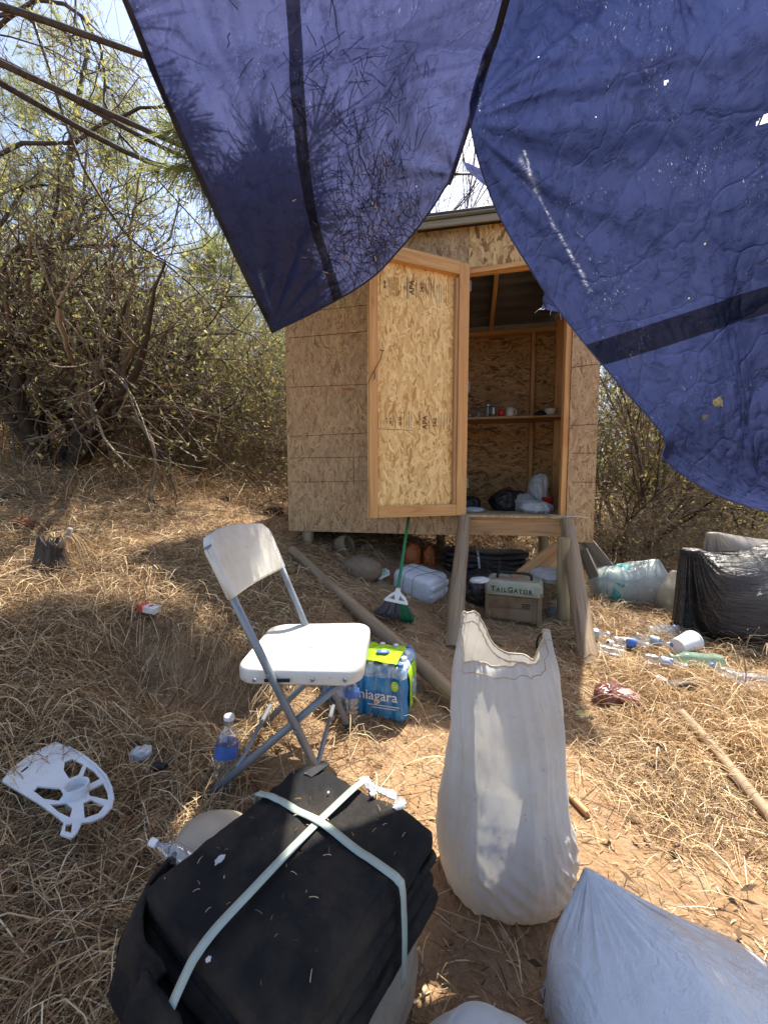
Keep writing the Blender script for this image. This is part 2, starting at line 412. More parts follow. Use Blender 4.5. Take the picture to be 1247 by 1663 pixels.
# ------------------------------------------------------------ straw, pine needles, weeds
def ribbons(P, wd, roll):
    """P (N,K,3) centre lines, wd (N,K) half widths, roll (N,) -> vertices, quads"""
    N, K, _ = P.shape
    t = np.gradient(P, axis=1); t /= np.linalg.norm(t, axis=2, keepdims=True)+1e-9
    up = np.zeros_like(t); up[..., 2] = 1
    s = np.cross(t, up); s /= np.linalg.norm(s, axis=2, keepdims=True)+1e-6
    q = np.cross(s, t); s = s*np.cos(roll)[:, None, None]+q*np.sin(roll)[:, None, None]
    V = np.stack([P-s*wd[..., None], P+s*wd[..., None]], 2).reshape(-1, 3)
    b = np.arange(N)[:, None]*2*K+np.arange(K-1)[None]*2
    return V, np.stack([b, b+1, b+3, b+2], -1).reshape(-1, 4)
rg = np.random.default_rng(7)
# spots kept clear of standing straw because litter lies there: (x, y, radius)
CLEAR = [(*G(px, py)[:2], r) for px, py, r in ((985, 1068, .10), (1018, 1056, .12), (1058, 1052, .13), (1072, 1032, .12), (1095, 1036, .10), (1075, 1088, .12), (1185, 1110, .12), (1222, 1118, .12),
  (1130, 1082, .14), (1160, 1084, .12), (1122, 1050, .16), (988, 1140, .12), (1100, 1120, .12), (243, 1002, .07), (230, 1243, .05), (262, 1262, .05), (958, 1040, .1), (1240, 1090, .15), (1160, 1040, .15), (1050, 1000, .2), (990, 1050, .1), (1040, 1075, .12), (150, 1340, .04))]
CLEAR += [(*G(1105+(1247-1105)*t, 1165+(1345-1165)*t)[:2], .07) for t in np.linspace(0, 1, 14)]
def lower(P, x, y, z0):
    """press strands flat where litter lies on them"""
    k = np.ones(len(x))
    for cx_, cy_, r in CLEAR: k = np.minimum(k, np.clip((np.hypot(x-cx_, y-cy_)/r-.45)*1.6, .06, 1))
    P[..., 2] = z0+(P[..., 2]-z0)*k[:, None]; return P
def straw(N, x, y, lmin, lmax, w, lift=.03, arch=.03, tilt=.12, K=4, curl=1.0, az=None):
    L = rg.uniform(lmin, lmax, N); th = rg.uniform(0, 2*np.pi, N) if az is None else az
    cv = rg.normal(0, .30*curl, N); s = np.linspace(-.5, .5, K)[None]
    ang = th[:, None]+cv[:, None]*s*1.0
    dx = np.cumsum(np.cos(ang), 1); dy = np.cumsum(np.sin(ang), 1)
    dx = (dx-dx.mean(1, keepdims=True))*L[:, None]/K; dy = (dy-dy.mean(1, keepdims=True))*L[:, None]/K
    px, py = x[:, None]+dx, y[:, None]+dy
    base = rg.uniform(0, 1, N)**1.6*lift
    pz = gz(px, py)*.5+gz(x, y)[:, None]*.5 + base[:, None] + .003 + arch*rg.uniform(-.1, 1, N)[:, None]*(1-(2*s)**2)*L[:, None]/.15 + rg.normal(0, tilt, N)[:, None]*s*L[:, None]
    pz = np.maximum(pz, gz(px, py)+.001)
    P = lower(np.stack([px, py, pz], -1), x, y, gz(px, py)+.002); wd = w*rg.uniform(.6, 1.3, N)[:, None]*np.array([.7]+[1]*(K-2)+[.45])[None]
    return ribbons(P, wd, rg.normal(0, .7, N))
def scatter(N, ymin, ymax, dens, pw=1.7, side=1.05, pad=.35):
    """more pieces per square metre close by, thinned by dens(x,y) in 0..1"""
    out = []; tot = 0
    while tot < N:
        u = rg.uniform(0, 1, N); a = 2-pw
        yy = (ymin**a+(ymax**a-ymin**a)*u)**(1/a); xx = rg.uniform(-1, 1, N)*(yy*side+pad)
        k = rg.uniform(0, 1, N) < dens(xx, yy); out.append(np.stack([xx[k], yy[k]], 1)); tot += int(k.sum())
    o = np.concatenate(out)[:N]; return o[:, 0], o[:, 1]
def sstep(a, b, x): t = np.clip((x-a)/(b-a), 0, 1); return t*t*(3-2*t)
def dens(x, y):
    n = fbm(np.stack([x*2.2, y*2.2, x*0], -1), 21, 3)
    left = 1-sstep(-.62, -.30, x+.10*n - .28*(y > 2.0)*(y-2.0))
    bare = .035+.07*np.clip(n, 0, 1)
    hutfloor = .26*sstep(1.9, 2.3, y)
    path = sstep(1.15, 1.6, y)*.15
    right = sstep(.55, .95, x-.25*(y-1.3)*(y > 1.3)*.6+.12*n)*sstep(.8, 1.25, y+.3*n)
    d = np.maximum.reduce([left, bare*np.ones_like(x), hutfloor, path, right*.9])
    d = d*(1-.8*np.exp(-((x+.86)/.30)**4)*np.exp(-((y-1.74)/.10)**2))      # bare face of the cut bank
    return np.clip(d, .03, 1)
M_STRAW = mat_island('straw', [(.0, (.065, .038, .02)), (.22, (.20, .12, .06)), (.55, (.42, .28, .145)), (.86, (.62, .45, .25)), (1, (.84, .71, .48))], .55, .15)
Vs, Fs, off = [], [], 0
def acc(VF):
    global off
    Vs.append(VF[0]); Fs.append(VF[1]+off); off += len(VF[0])
x, y = scatter(64000, .42, 3.4, dens, 1.9); acc(straw(len(x), x, y, .06, .20, .00095, .026, .018))
x, y = scatter(20000, .42, 2.6, lambda a, b: dens(a, b)*(a < 0), 1.9); acc(straw(len(x), x, y, .09, .24, .0012, .055, .035, .2))
x, y = scatter(30000, 2.2, 7, dens, 1.3); acc(straw(len(x), x, y, .10, .26, .0019, .05, .03, .18, K=3))
x, y = scatter(26000, 4, 14, lambda a, b: a*0+.9, 1.0); acc(straw(len(x), x, y, .2, .5, .005, .08, .05, .25, K=3))
tag(qmesh('pine_straw', np.concatenate(Vs), np.concatenate(Fs), M_STRAW), 'dry pine needles and straw strewn thickly over the ground', 'straw', kind='stuff')
# fallen leaves and bark flakes between the needles
x, y = scatter(5200, .42, 4.5, lambda a, b: np.clip(dens(a, b)*1.0+.05, 0, 1), 1.7); N = len(x); L = rg.uniform(.008, .024, N); th = rg.uniform(0, 6.28, N); tl = rg.normal(0, .45, N)
d = np.stack([np.cos(th), np.sin(th), tl], 1); s = np.stack([-np.sin(th), np.cos(th), rg.normal(0, .5, N)], 1)*.4; C0 = np.stack([x, y, gz(x, y)+rg.uniform(.004, .03, N)], 1)
V = np.stack([C0-d*L[:, None], C0+s*L[:, None]*.8+[0, 0, .002], C0+d*L[:, None], C0-s*L[:, None]*.8], 1).reshape(-1, 3)
M_LITTER = mat_island('leaf_litter', [(0, (.05, .03, .018)), (.4, (.14, .085, .045)), (.8, (.30, .20, .11)), (1, (.50, .40, .26))], .7, .1)
tag(qmesh('leaf_litter', V, np.arange(N*4).reshape(N, 4), M_LITTER, smooth=False), 'small brown fallen leaves and bark flakes among the needles', 'leaf litter', kind='stuff')
# short chips and crumbs lying in the bare dirt
Vs, Fs, off = [], [], 0
x, y = scatter(9000, .42, 3, lambda a, b: a*0+.8, 1.8); acc(straw(len(x), x, y, .01, .045, .0016, .004, .004, .05, K=3))
tag(qmesh('dirt_chips', np.concatenate(Vs), np.concatenate(Fs), M_STRAW), 'small chips of bark and straw in the bare dirt', 'debris', kind='stuff')

def blades(cx, cy, spread, n, hmin, hmax, w, lean=.5, K=6):
    N = n*len(cx); bx = np.repeat(cx, n)+rg.normal(0, 1, N)*spread; by = np.repeat(cy, n)+rg.normal(0, 1, N)*spread
    H = rg.uniform(hmin, hmax, N); th = rg.uniform(0, 2*np.pi, N); ln = np.abs(rg.normal(0, lean, N))+.08
    s = np.linspace(0, 1, K)[None]; bend = (s**1.7)
    px = bx[:, None]+np.cos(th)[:, None]*ln[:, None]*H[:, None]*bend*1.3; py = by[:, None]+np.sin(th)[:, None]*ln[:, None]*H[:, None]*bend*1.3
    pz = gz(bx, by)[:, None]+H[:, None]*(s-.42*np.clip(ln, 0, 1.2)[:, None]*s**2.4)
    P = np.stack([px, py, np.maximum(pz, gz(px, py)+.004)], -1)+rg.normal(0, .003, (N, K, 3))*s[..., None]
    P = lower(P, bx, by, gz(P[..., 0], P[..., 1])+.002)
    return ribbons(P, w*rg.uniform(.6, 1.3, N)[:, None]*(1-.8*s), rg.uniform(-1.5, 1.5, N))
M_GRASS = mat_island('dry_grass', [(0, (.22, .12, .05)), (.3, (.42, .26, .12)), (.65, (.60, .43, .24)), (1, (.80, .66, .44))], .5, .3)
Vs, Fs, off = [], [], 0
def gr_dens(a, b): return sstep(.85, 1.25, a-.12*(b-1.3))*(1-.75*sstep(2.1, 2.5, b)*(a < 2.6))*sstep(1.15, 1.5, b)
x, y = scatter(300, 1.2, 3.4, gr_dens, 1.5); acc(blades(x, y, .06, 14, .05, .14, .0014, 1.1, 8))
x, y = scatter(5200, 1.2, 3.6, lambda a, b: gr_dens(a, b)*.9+.02, 1.5); acc(straw(len(x), x, y,   .10, .28, .0015, .050, .06, .28, K=6, curl=1.5))
x, y = scatter(260, 3.2, 8, lambda a, b: np.maximum((a > .9)*.9, (a < -1.2)*.35), 1.1); acc(blades(x, y, .10, 26, .10, .34, .0028, .7, 5))
x, y = scatter(420, 1.4, 5, lambda a, b: (a < -.75)*.8, 1.2); acc(blades(x, y, .06, 14, .03, .10, .0011, 1.1, 5))
tag(qmesh('dry_grass', np.concatenate(Vs), np.concatenate(Fs), M_GRASS), 'dry golden weeds and grass growing over the bank and the right side', 'grass', kind='stuff')
# ------------------------------------------------------------ the plywood hut
ZB, HL, WD, DP = .60, 2.44, 2.472, 1.36
_L, _Rr = onz(469, 862, ZB), onz(963, 875, ZB)
HROT = math.atan2(_Rr[1]-_L[1], _Rr[0]-_L[0]); WD = float(np.linalg.norm(_Rr-_L))
hut = empty('plywood_hut', (_L[0], _L[1], 0), 'raised hut of pressed wood sheets on short posts with its door swung open', 'hut', HROT)
_e = np.array([math.cos(HROT), math.sin(HROT), 0]); _nn = np.array([-_e[1], _e[0], 0])
def hl(P):                                     # world -> hut
    d = np.array(P)-np.array([_L[0], _L[1], 0]); return np.array([d@_e, d@_nn, d[2]])
def hw(p): return np.array([_L[0], _L[1], 0])+_e*p[0]+_nn*p[1]+np.array([0, 0, p[2]])
def fr(px, py, v=0.0):                         # sight line meets the plane v in front of (or behind) the hut's face
    r = ray(px, py); o = np.array([0, 0, CAMH]); t = (v-hl(o)[1])/(r@_nn); return hl(o+r*t)
UJ0, UJ1 = fr(757, 640)[0], fr(926, 640)[0]     # door opening
ZF = .765; ZH0, ZH1 = 2.70, 2.72
T = .012
def hb(name, lo, hi, m, parent=hut, bevel=.0015, label=None):
    o = MB().box((0, 0, 0), (hi[0]-lo[0], hi[1]-lo[1], hi[2]-lo[2])).build(name, m, parent, bevel=bevel); o.location = lo
    if label: o['label'] = label
    return o
ZT = 2.965
hb('front_panel', (0, 0, ZB), (UJ0, T, ZT), M_OSB_FRONT)
hb('front_panel', (UJ1, 0, ZB-.03), (WD, T, ZT), M_OSB_FRONT)
hb('front_panel', (UJ0+.002, .001, 2.665), (UJ1-.002, T+.001, ZT), mat_osb('osb_gable', (0, 2), (.22, .11, .035), (.48, .28, .11), (.62, .42, .19), 1.1))
# header tilts a little
h0, h1 = fr(752, 437, -.006), fr(925, 402, -.006)
lumber('header', (UJ0-.01, .04, 2.655), (UJ1+.01, .04, 2.670), .036, .07, M_LUMBER, hut, up=(0, 0, 1))
lumber('header', (UJ0-.0, -.012, 2.630), (UJ1-.0, -.012, 2.668), .02, .035, M_LUMBER, hut, up=(0, 0, 1))
# side, back walls (inside faces)
hb('side_wall', (0, T, ZB), (T, DP, 2.62), M_OSB_SIDE); hb('side_wall', (WD-T, T, ZB), (WD, DP, 2.62), M_OSB_SIDE)
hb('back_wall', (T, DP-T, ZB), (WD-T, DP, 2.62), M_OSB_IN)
# slanting tops of the side walls
for u in (0, WD-T):
    V = [(u, T, 2.622), (u, DP, 2.622), (u, T, ZT-.01), (u+T, T, 2.622), (u+T, DP, 2.622), (u+T, T, ZT-.01)]
    qmesh('side_wall', V, [(0, 1, 2), (3, 5, 4), (0, 3, 4, 1), (1, 4, 5, 2), (0, 2, 5, 3)], M_OSB_SIDE, hut, False)
hb('floor', (T, T, ZF-.02), (WD-T, DP-T, ZF), M_OSB_FLOOR)
lumber('rim_board', (UJ0+.0, -.006, ZF-.083), (UJ1-.0, -.006, ZF-.083), .036, .14, M_LUMBER_OLD, hut)
hb('doorsill', (UJ0-.04, -.055, ZF-.012), (UJ1-.004, .10, ZF+.006), M_OSB_FLOOR)
for v in (.35, .75, 1.15): lumber('joist', (.03, v, ZB+.05), (WD-.03, v, ZB+.05), .036, .10, M_LUMBER_OLD, hut)
# studs and plates inside
for u in (.02+.02, .62, 1.22, UJ1-.09, WD-.035):
    lumber('stud', (u, DP-T-.046, ZF+.04), (u, DP-T-.046, 2.575), .038, .088, M_LUMBER, hut, up=(0, 1, 0))
lumber('top_plate', (.02, DP-T-.046, 2.597), (WD-.02, DP-T-.046, 2.597), .088, .04, M_LUMBER, hut)
for v in (.3, .72, 1.08): lumber('stud', (WD-T-.046, v, ZF+.002), (WD-T-.046, v, 2.62), .088, .038, M_LUMBER, hut, up=(0, 1, 0))
lumber('jamb', (UJ1-.021, .056, ZF+.004), (UJ1-.021, .056, 2.63), .038, .088, M_LUMBER, hut, up=(0, 1, 0))
lumber('jamb', (UJ1+.021, .058, ZF+.004), (UJ1+.021, .058, 2.63), .038, .088, M_LUMBER, hut, up=(0, 1, 0))
lumber('jamb', (UJ0-.021, .056, ZF+.004), (UJ0-.021, .056, 2.63), .038, .088, M_LUMBER, hut, up=(0, 1, 0))
# roof: corrugated sheet sloping down to the back, rafters, fascia
t_ = NT('roof_metal'); cc = t_.coord()
M_ROOF = t_.done(t_.pbsdf(t_.ramp(t_.noise(cc, 5, 5), [(.3, (.10, .10, .10)), (.7, (.19, .18, .17))]), .45, .5, None, .3))
sl_ = (2.66-2.99)/(DP+.10)
vv = np.linspace(-.12, DP+.18, 240); prof = .010*np.clip(np.abs(((vv*6.5) % 1)-.5)*8-1.4, -1, 1)
uu = np.linspace(-.05, WD+.06, 6)
Gd = np.array([[(u, v, 2.99+sl_*v+p) for u in uu] for v, p in zip(vv, prof)])
MB().grid(Gd).build('roof', M_ROOF, hut, smooth=True, solid=.002)
for u in (.05, .62, 1.22, 1.75, WD-.06):
    lumber('rafter', (u, .01, 2.93), (u, DP, 2.93+sl_*DP), .038, .07, M_LUMBER, hut)
M_FASCIA = mat_lumber('fascia_wood', (.24, .21, .16), (.40, .36, .28), False)
lumber('fascia', (-.05, -.075, 2.968), (WD+.06, -.075, 2.968), .02, .045, M_FASCIA, hut)
M_FLASH = mat_plain('flashing', (.34, .35, .33), .4, .5, metal=.4)
hb('roof_edge', (-.06, -.12, 2.998), (WD+.07, -.03, 3.004), M_FLASH)
# dark seams of the siding, each following its measured line
def seam(px0, py0, px1, py1, w=.0035):
    a, b = fr(px0, py0), fr(px1, py1); a[1] = b[1] = -.0012
    o = MB().box((-w/2, -.0008, 0), (w/2, .0008, float(np.linalg.norm(b-a)))).build('seam', M_LINE, hut)
    d = Vector(b)-Vector(a); o.rotation_euler = frame_rot(a, b, (0, 1, 0) if abs(d.normalized()[1]) < .9 else (0, 0, 1)).to_euler()
    # align thin side with the wall's normal
    z = d.normalized(); y = Vector((0, 1, 0)); x = y.cross(z).normalized(); y = z.cross(x)
    o.rotation_euler = Matrix((x, y, z)).transposed().to_euler(); o.location = tuple(a)
for q in ((471, 549, 598, 538), (471, 509, 598, 495), (471, 629, 598, 624), (471, 709, 598, 703), (471, 744, 598, 742), (471, 783, 598, 781), (574, 742, 575, 790),
          (928, 597, 970, 591), (928, 691, 969, 689), (928, 736, 968, 736), (928, 783, 966, 783)): seam(*q)
sc = fr(567, 632); M_MARK = mat_plain('orange_mark', (.42, .15, .05), .7, .2)
hb('scrape_mark', (sc[0]-.06, -.0015, sc[2]-.008), (sc[0]+.045, -.0005, sc[2]+.010), M_MARK)
# nail heads on the right hand strip and the left sheet
rnd = random.Random(4)
nb = [(fr(px, py)) for px, py in ((950, 650), (935, 700), (934, 748), (962, 748), (936, 800), (961, 800), (935, 840), (962, 845), (962, 640), (480, 600), (480, 665), (585, 690), (500, 850), (560, 855))]
M_NAIL = mat_plain('nail_grey', (.20, .19, .18), .4, .5, metal=.6)
for p in nb:
    MB().lathe([(.0045, 0), (.004, .0016), (0, .0018)], 8).build('nail_head', M_NAIL, hut, loc=(p[0], -.0002, p[2]), rot=(R(90), 0, 0))
# ---- door: leaf standing wide open, inner framed side towards the viewer
d_h = fr(752, 838, -.03); hinge = np.array([d_h[0]-.0, -.03, 0])
free_w = at(598, 838, 2.955); free = hl(free_w); free[2] = 0
DW = float(np.hypot(*(free-hinge)[:2])); dang = math.atan2(hinge[1]-free[1], hinge[0]-free[0])
DZ0, DZ1 = .77, 2.68
door = MB().box((0, 0, 0), (DW, .012, DZ1-DZ0)).build('door', M_OSB_DOOR, hut, bevel=.0015)
door.location = (free[0], free[1], DZ0); door.rotation_euler = (0, 0, dang)
DH = DZ1-DZ0; fw = .085; ft = -.022
lumber('stile', (.038/2+.012, ft, .0), (.038/2+.012, ft, DH-.03), .062, .040, M_LUMBER, door, up=(0, 1, 0))
lumber('stile', (DW-fw/2, ft-.001, .0), (DW-fw/2, ft-.001, DH-.02), fw, .040, M_LUMBER, door, up=(0, 1, 0))
lumber('stile', (DW-fw-.014, ft+.004, .088), (DW-fw-.014, ft+.004, DH-.13), .024, .03, M_LUMBER_OLD, door, up=(0, 1, 0))
lumber('rail', (.064, ft-.001, .043), (DW-fw-.002, ft-.001, .043), .040, .086, M_LUMBER, door)
lumber('rail', (.0, ft-.003, DH-.045), (DW-fw-.002, ft-.003, DH-.062), .044, .095, M_LUMBER, door)
def dpx(px, py):                               # photo point -> door plane (x, z)
    dn = hw((free[0], free[1], 0)); dx = hw(hinge)-dn; dx = dx/np.linalg.norm(dx); nrm = np.array([-dx[1], dx[0], 0])
    r = ray(px, py); o = np.array([0, 0, CAMH]); t = ((dn-o)@nrm)/(r@nrm); P = o+r*t; return float((P-dn)@dx), float(P[2]-DZ0)
def dM(px, py, rot=90):
    x, z = dpx(px, py); c_, s_ = math.cos(R(rot)), math.sin(R(rot))
    return basis((c_, 0, s_), (-s_, 0, c_), (0, -1, 0), (x, -.0012, z))
def stamp(px, py, txt, size): text_mesh(txt, size, M_INK, 'stamp', door, dM(px, py), offset=.0006)
for dy, dx in ((0, 0), (219, 21)):
    stamp(669+dx, 467+dy, 'APA', .056); stamp(685+dx, 467+dy, '24/0', .040)
    stamp(657+dx, 467+dy, 'G', .026)
stamp(625, 462, '20 80', .024); stamp(612, 462, '08 0Z', .018)
stamp(650, 684, '08 0Z', .026); stamp(634, 684, '107 8', .022)
def bars(px0, py0, px1, py1, n, w):
    b = MB()
    for k in range(n):
        t = k/max(1, n-1); x0, za = dpx(px0+(px1-px0)*t, py0); x1, zb = dpx(px0+(px1-px0)*t, py1)
        b.box((x0-w/2, -.0016, min(za, zb)), (x0+w/2, -.0006, max(za, zb)))
    b.build('stamp', M_INK, door)
bars(617, 447, 618, 478, 1, .003); bars(634, 450, 646, 480, 5, .0025); bars(661, 450, 676, 486, 2, .003); bars(662, 450, 664, 486, 2, .0015)
bars(692, 452, 704, 484, 4, .0022); bars(709, 462, 728, 492, 6, .002)
bars(614, 668, 615, 696, 1, .003); bars(626, 668, 627, 696, 1, .003); bars(642, 668, 643, 696, 1, .003); bars(656, 668, 668, 696, 4, .0022)
bars(681, 668, 697, 698, 2, .0028); bars(712, 670, 730, 698, 5, .0022)
x0, z0 = dpx(614, 696); x1, z1 = dpx(670, 698); MB().box((x0, -.0024, z0-.003), (x1, -.0017, z0)).build('stamp', M_INK, door)
# cord and latch on the free stile
a = dpx(617, 573); b_ = dpx(604, 605); c_ = dpx(594, 625)
P = np.array([(a[0], -.046, a[1]), (a[0]-.01, -.05, a[1]-.05), (b_[0], -.052, b_[1]), (b_[0]-.02, -.06, b_[1]-.03), (c_[0], -.05, c_[1])])
MB().tube(P, .0025, 6).tube(P[2:3]+np.array([[0, 0, 0], [.005, 0, -.03], [0, 0, -.06]]), .003, 6).tube(P[0:1]+np.array([[-.02, 0, .006], [.015, -.004, 0]]), .003, 5).build('door_cord', M_BLACK, door, smooth=True)
for z in (.25, 1.0, 1.75):
    hg = MB().box((-.03, -.004, -.04), (.03, 0, .04)).tube([(0.03, -.004, -.04), (.03, -.004, .04)], .005, 8)
    hg.build('hinge', M_NAIL, door, loc=(DW+.002, -.0445+.041, z))
# ---- posts under the hut
for u, v, zt in ((.15, .07, ZB), (WD-.13, .08, ZB-.03), (WD-.13, DP-.1, ZB), (.15, DP-.1, ZB), (1.25, DP-.15, ZB)):
    p = hw((u, v, 0)); g = gzs(p[0], p[1])-.10
    o = log('post', (u, v, g), (u, v, zt-.001), .052, .050, M_POST, hut, seed=int(u*7+v*3), n=18, bend=.002)
# shelf along the back wall
SZ = 1.655
sh = lumber('shelf', (.02, DP-.32, SZ), (WD-.03, DP-.32, SZ), .36, .022, M_LUMBER_OLD, hut)
# ---- everything standing in the hut: things of their own
def inhut(px, v, z): p = fr(px, 700, v); return hw((p[0], v, z))
SHELFTOP = SZ+.0115
def jar(name, label, px, v, z, prof, m, cat, lid=None):
    P = inhut(px, v, z); o = MB().lathe(prof, 18).build(name, m, None, smooth=True, loc=P); tag(o, label, cat)
    if lid: MB().lathe([(lid[0], 0), (lid[0], lid[1]), (0, lid[1]+.002)], 18).build('lid', lid[2], o, smooth=False, loc=(0, 0, lid[3]))
    return o
M_JAR = mat_plastic_clear('jar_glass', (.8, .85, .85), .2)
M_CREAM = mat_plain('cream_ceramic', (.62, .58, .50), .3, .5, .05)
M_RED = mat_plain('red_plastic', (.55, .03, .03), .35, .5, .1)
M_TIN = mat_plain('tin_metal', (.45, .45, .45), .3, .5, metal=.8)
vs = .92
jar('glass_jar', 'tall clear glass jar, leftmost of the tall ones on the hut shelf', 791, vs, SHELFTOP, [(.028, 0), (.03, .02), (.03, .085), (.024, .1), (.022, .11)], M_JAR, 'jar', (.024, .014, M_TIN, .11))
jar('tin_can', 'grey metal can with a pale band beside the mug on the shelf', 800, vs+.02, SHELFTOP, [(.034, 0), (.034, .1), (.03, .105), (.03, .1)], M_TIN, 'can')
jar('candle_cup', 'small dark red cup with a bright glint on the shelf', 813, vs, SHELFTOP, [(.03, 0), (.033, .075), (.03, .075), (.027, .01)], M_RED, 'cup')
mug = jar('mug', 'white ceramic mug standing on the shelf in the hut', 827, vs-.02, SHELFTOP, [(.036, 0), (.038, .008), (.038, .082), (.034, .082), (.034, .01), (0, .01)], M_CREAM, 'mug')
MB().tube([(.036, 0, .07), (.055, 0, .066), (.062, 0, .045), (.055, 0, .022), (.037, 0, .016)], .006, 8).build('handle', M_CREAM, mug, smooth=True)
jar('bowl', 'pale stacked bowl at the right end of the hut shelf', 893, vs, SHELFTOP, [(.03, 0), (.05, .02), (.058, .045), (.06, .05), (.062, .062), (.055, .062), (.045, .03), (0, .02)], M_CREAM, 'bowl')
P = inhut(876, vs, SHELFTOP); b = MB()
th = np.linspace(0, math.pi/2, 8); b.lathe([(.06*math.cos(a), .055*math.sin(a)) for a in th], 20)
cap = b.build('baseball_hat', M_BLACK, None, smooth=True, loc=P); tag(cap, 'dark cloth baseball hat lying on the shelf near its right end', 'hat')
MB().grid([[(.05+.05*r*math.cos(a), -.01+.045*r*math.sin(a)*1.4-.01, .006*r*0+.004-.006*r) for a in np.linspace(-1.2, 1.2, 9)] for r in (0, .5, 1.1)]).build('peak', M_BLACK, cap, smooth=True, solid=.002, rot=(0, 0, R(-120)))
for i, (px, lb) in enumerate(((762, 'small dusty glass jar half hidden by the door, leftmost on the shelf'), (776, 'low clear glass jar second from the door on the shelf'))):
    jar('glass_jar', lb, px, vs, SHELFTOP, [(.024, 0), (.026, .01), (.026, .035+.012*i), (.02, .045+.012*i)], M_JAR, 'jar')
# ------------------------------------------------------------ blue tarps
def crom(P, n):
    """resample control rows (first axis) with a Catmull-Rom spline"""
    P = np.asarray(P, float); k = len(P); E_ = np.concatenate([[2*P[0]-P[1]], P, [2*P[-1]-P[-2]]])
    t = np.linspace(0, k-1, n); i = np.minimum(t.astype(int), k-2); f = (t-i).reshape((-1,)+(1,)*(P.ndim-1))
    a, b, c, d = E_[i], E_[i+1], E_[i+2], E_[i+3]
    return .5*((2*b)+(c-a)*f+(2*a-5*b+4*c-d)*f*f+(3*b-a-3*c+d)*f**3)
def sheet(C, n, m): return np.swapaxes(crom(np.swapaxes(crom(C, n), 0, 1), m), 0, 1)
def sheet_normals(Gd):
    a = np.gradient(Gd, axis=0); b = np.gradient(Gd, axis=1); n = np.cross(a, b)
    return n/(np.linalg.norm(n, axis=2, keepdims=True)+1e-9)
def uvgrid(o, n, m):
    me = o.data; uv = me.uv_layers.new(name='UVMap'); vi = np.zeros(len(me.loops), np.int32); me.loops.foreach_get('vertex_index', vi)
    q = np.stack([(vi//m)/(n-1), (vi % m)/(m-1)], -1); uv.data.foreach_set('uv', q.astype(np.float32).ravel())
def mat_tarp(name, band, axis, dif, trn, seed, scuff=1.0, hem=.018):
    t = NT(name); uvn = t.n('TexCoord'); uv = uvn.outputs['UV']; c = uvn.outputs['Object']
    s = t.n('SeparateXYZ', i0=uv); u = s.outputs[axis]; ad = t.math('ABSOLUTE', t.math('SUBTRACT', u, t.math('ADD', band[0], t.math('MULTIPLY', t.math('SUBTRACT', s.outputs[1-axis], .5), band[2]))))
    bm = t.math('LESS_THAN', ad, band[1])
    big = t.noise(t.map(c, loc=(seed, 0, 0)), 2.1, 5, .6)
    fold = t.noise(t.map(c, scale=(9, 3, 3), loc=(seed, 0, 0)), 1.2, 5, .6, 1.5)
    crl = t.ramp(t.noise(t.map(c, scale=(1, 1, 1), loc=(0, seed, 0)), 22, 5, .7, .6), [(.52, 0.0), (.66, 1.0)])
    fib = t.noise(t.map(uv, scale=(420, 12, 1)), 1, 3); fib2 = t.noise(t.map(uv, scale=(14, 420, 1)), 1, 3)
    weave = t.math('MULTIPLY', t.math('ADD', fib, fib2), .5)
    tone = t.math('MULTIPLY', t.math('ADD', .55, t.math('MULTIPLY', big, .9)), t.math('ADD', .72, t.math('MULTIPLY', weave, .56)))
    tone = t.math('MULTIPLY', tone, t.math('SUBTRACT', 1.0, t.math('MULTIPLY', crl, .35)))
    tone = t.math('MULTIPLY', tone, t.math('SUBTRACT', 1.0, t.math('MULTIPLY', bm, .80)))
    cd = t.mix(1.0, dif, t.n('CombineColor', i0=tone, i1=tone, i2=tone).outputs[0], 'MULTIPLY')
    ct = t.mix(1.0, trn, t.n('CombineColor', i0=tone, i1=tone, i2=tone).outputs[0], 'MULTIPLY')
    # worn coating: small pale scuffs grouped in patches
    sp = t.noise(t.map(uv, scale=(110, 240, 1), rot=(0, 0, .5), loc=(seed, 2, 0)), 1, 4, .7); pat = t.noise(t.map(c, loc=(seed*2, 0, 3)), 5.5, 3, .6)
    sc = t.math('MULTIPLY', t.ramp(sp, [(.63, 0.0), (.69, 1.0)]), t.ramp(pat, [(.52, 0.0), (.70, 1.0)]))
    at_ = t.n('Attribute', _attribute_name='wear').outputs['Fac']; th_ = t.noise(t.map(uv, scale=(500, 60, 1)), 1, 3, .7)
    sc = t.math('ADD', t.math('MULTIPLY', sc, scuff), t.math('MULTIPLY', at_, t.ramp(th_, [(.42, .05), (.62, 1.0)])), clamp=True)
    cd = t.mix(sc, cd, (.50, .52, .62)); ct = t.mix(sc, ct, (.70, .74, .85))
    h = t.math('ADD', t.math('ADD', t.math('MULTIPLY', fold, 1.2), t.math('MULTIPLY', crl, .35)), t.math('ADD', t.math('MULTIPLY', weave, .12), t.math('MULTIPLY', t.noise(c, 30, 4), .3)))
    wv_ = t.n('VectorMath', _operation='MULTIPLY_ADD'); t.set(wv_, 0, t.noise(c, 4, 3, out='Color')); wv_.inputs[1].default_value = (.25, .25, .25); t.set(wv_, 2, c)
    ve = t.n('TexVoronoi', _feature='DISTANCE_TO_EDGE', Vector=wv_.outputs[0], Scale=6.5)
    ed = t.ramp(ve.outputs['Distance'], [(0.0, 1.0), (.05, .25), (.16, 0.0)]); h = t.math('ADD', h, t.math('MULTIPLY', ed, .5))
    b = t.bump(h, .42, .014)
    p = t.pbsdf(cd, .38, .5, b); tl = t.n('BsdfTranslucent', Normal=b); t.set(tl, 0, ct)
    m = t.n('MixShader', i0=.62); t.set(m, 1, p); t.set(m, 2, tl)
    # pin holes
    vo = t.n('TexVoronoi', Vector=t.map(c, loc=(seed, seed, 0)), Scale=17.0)
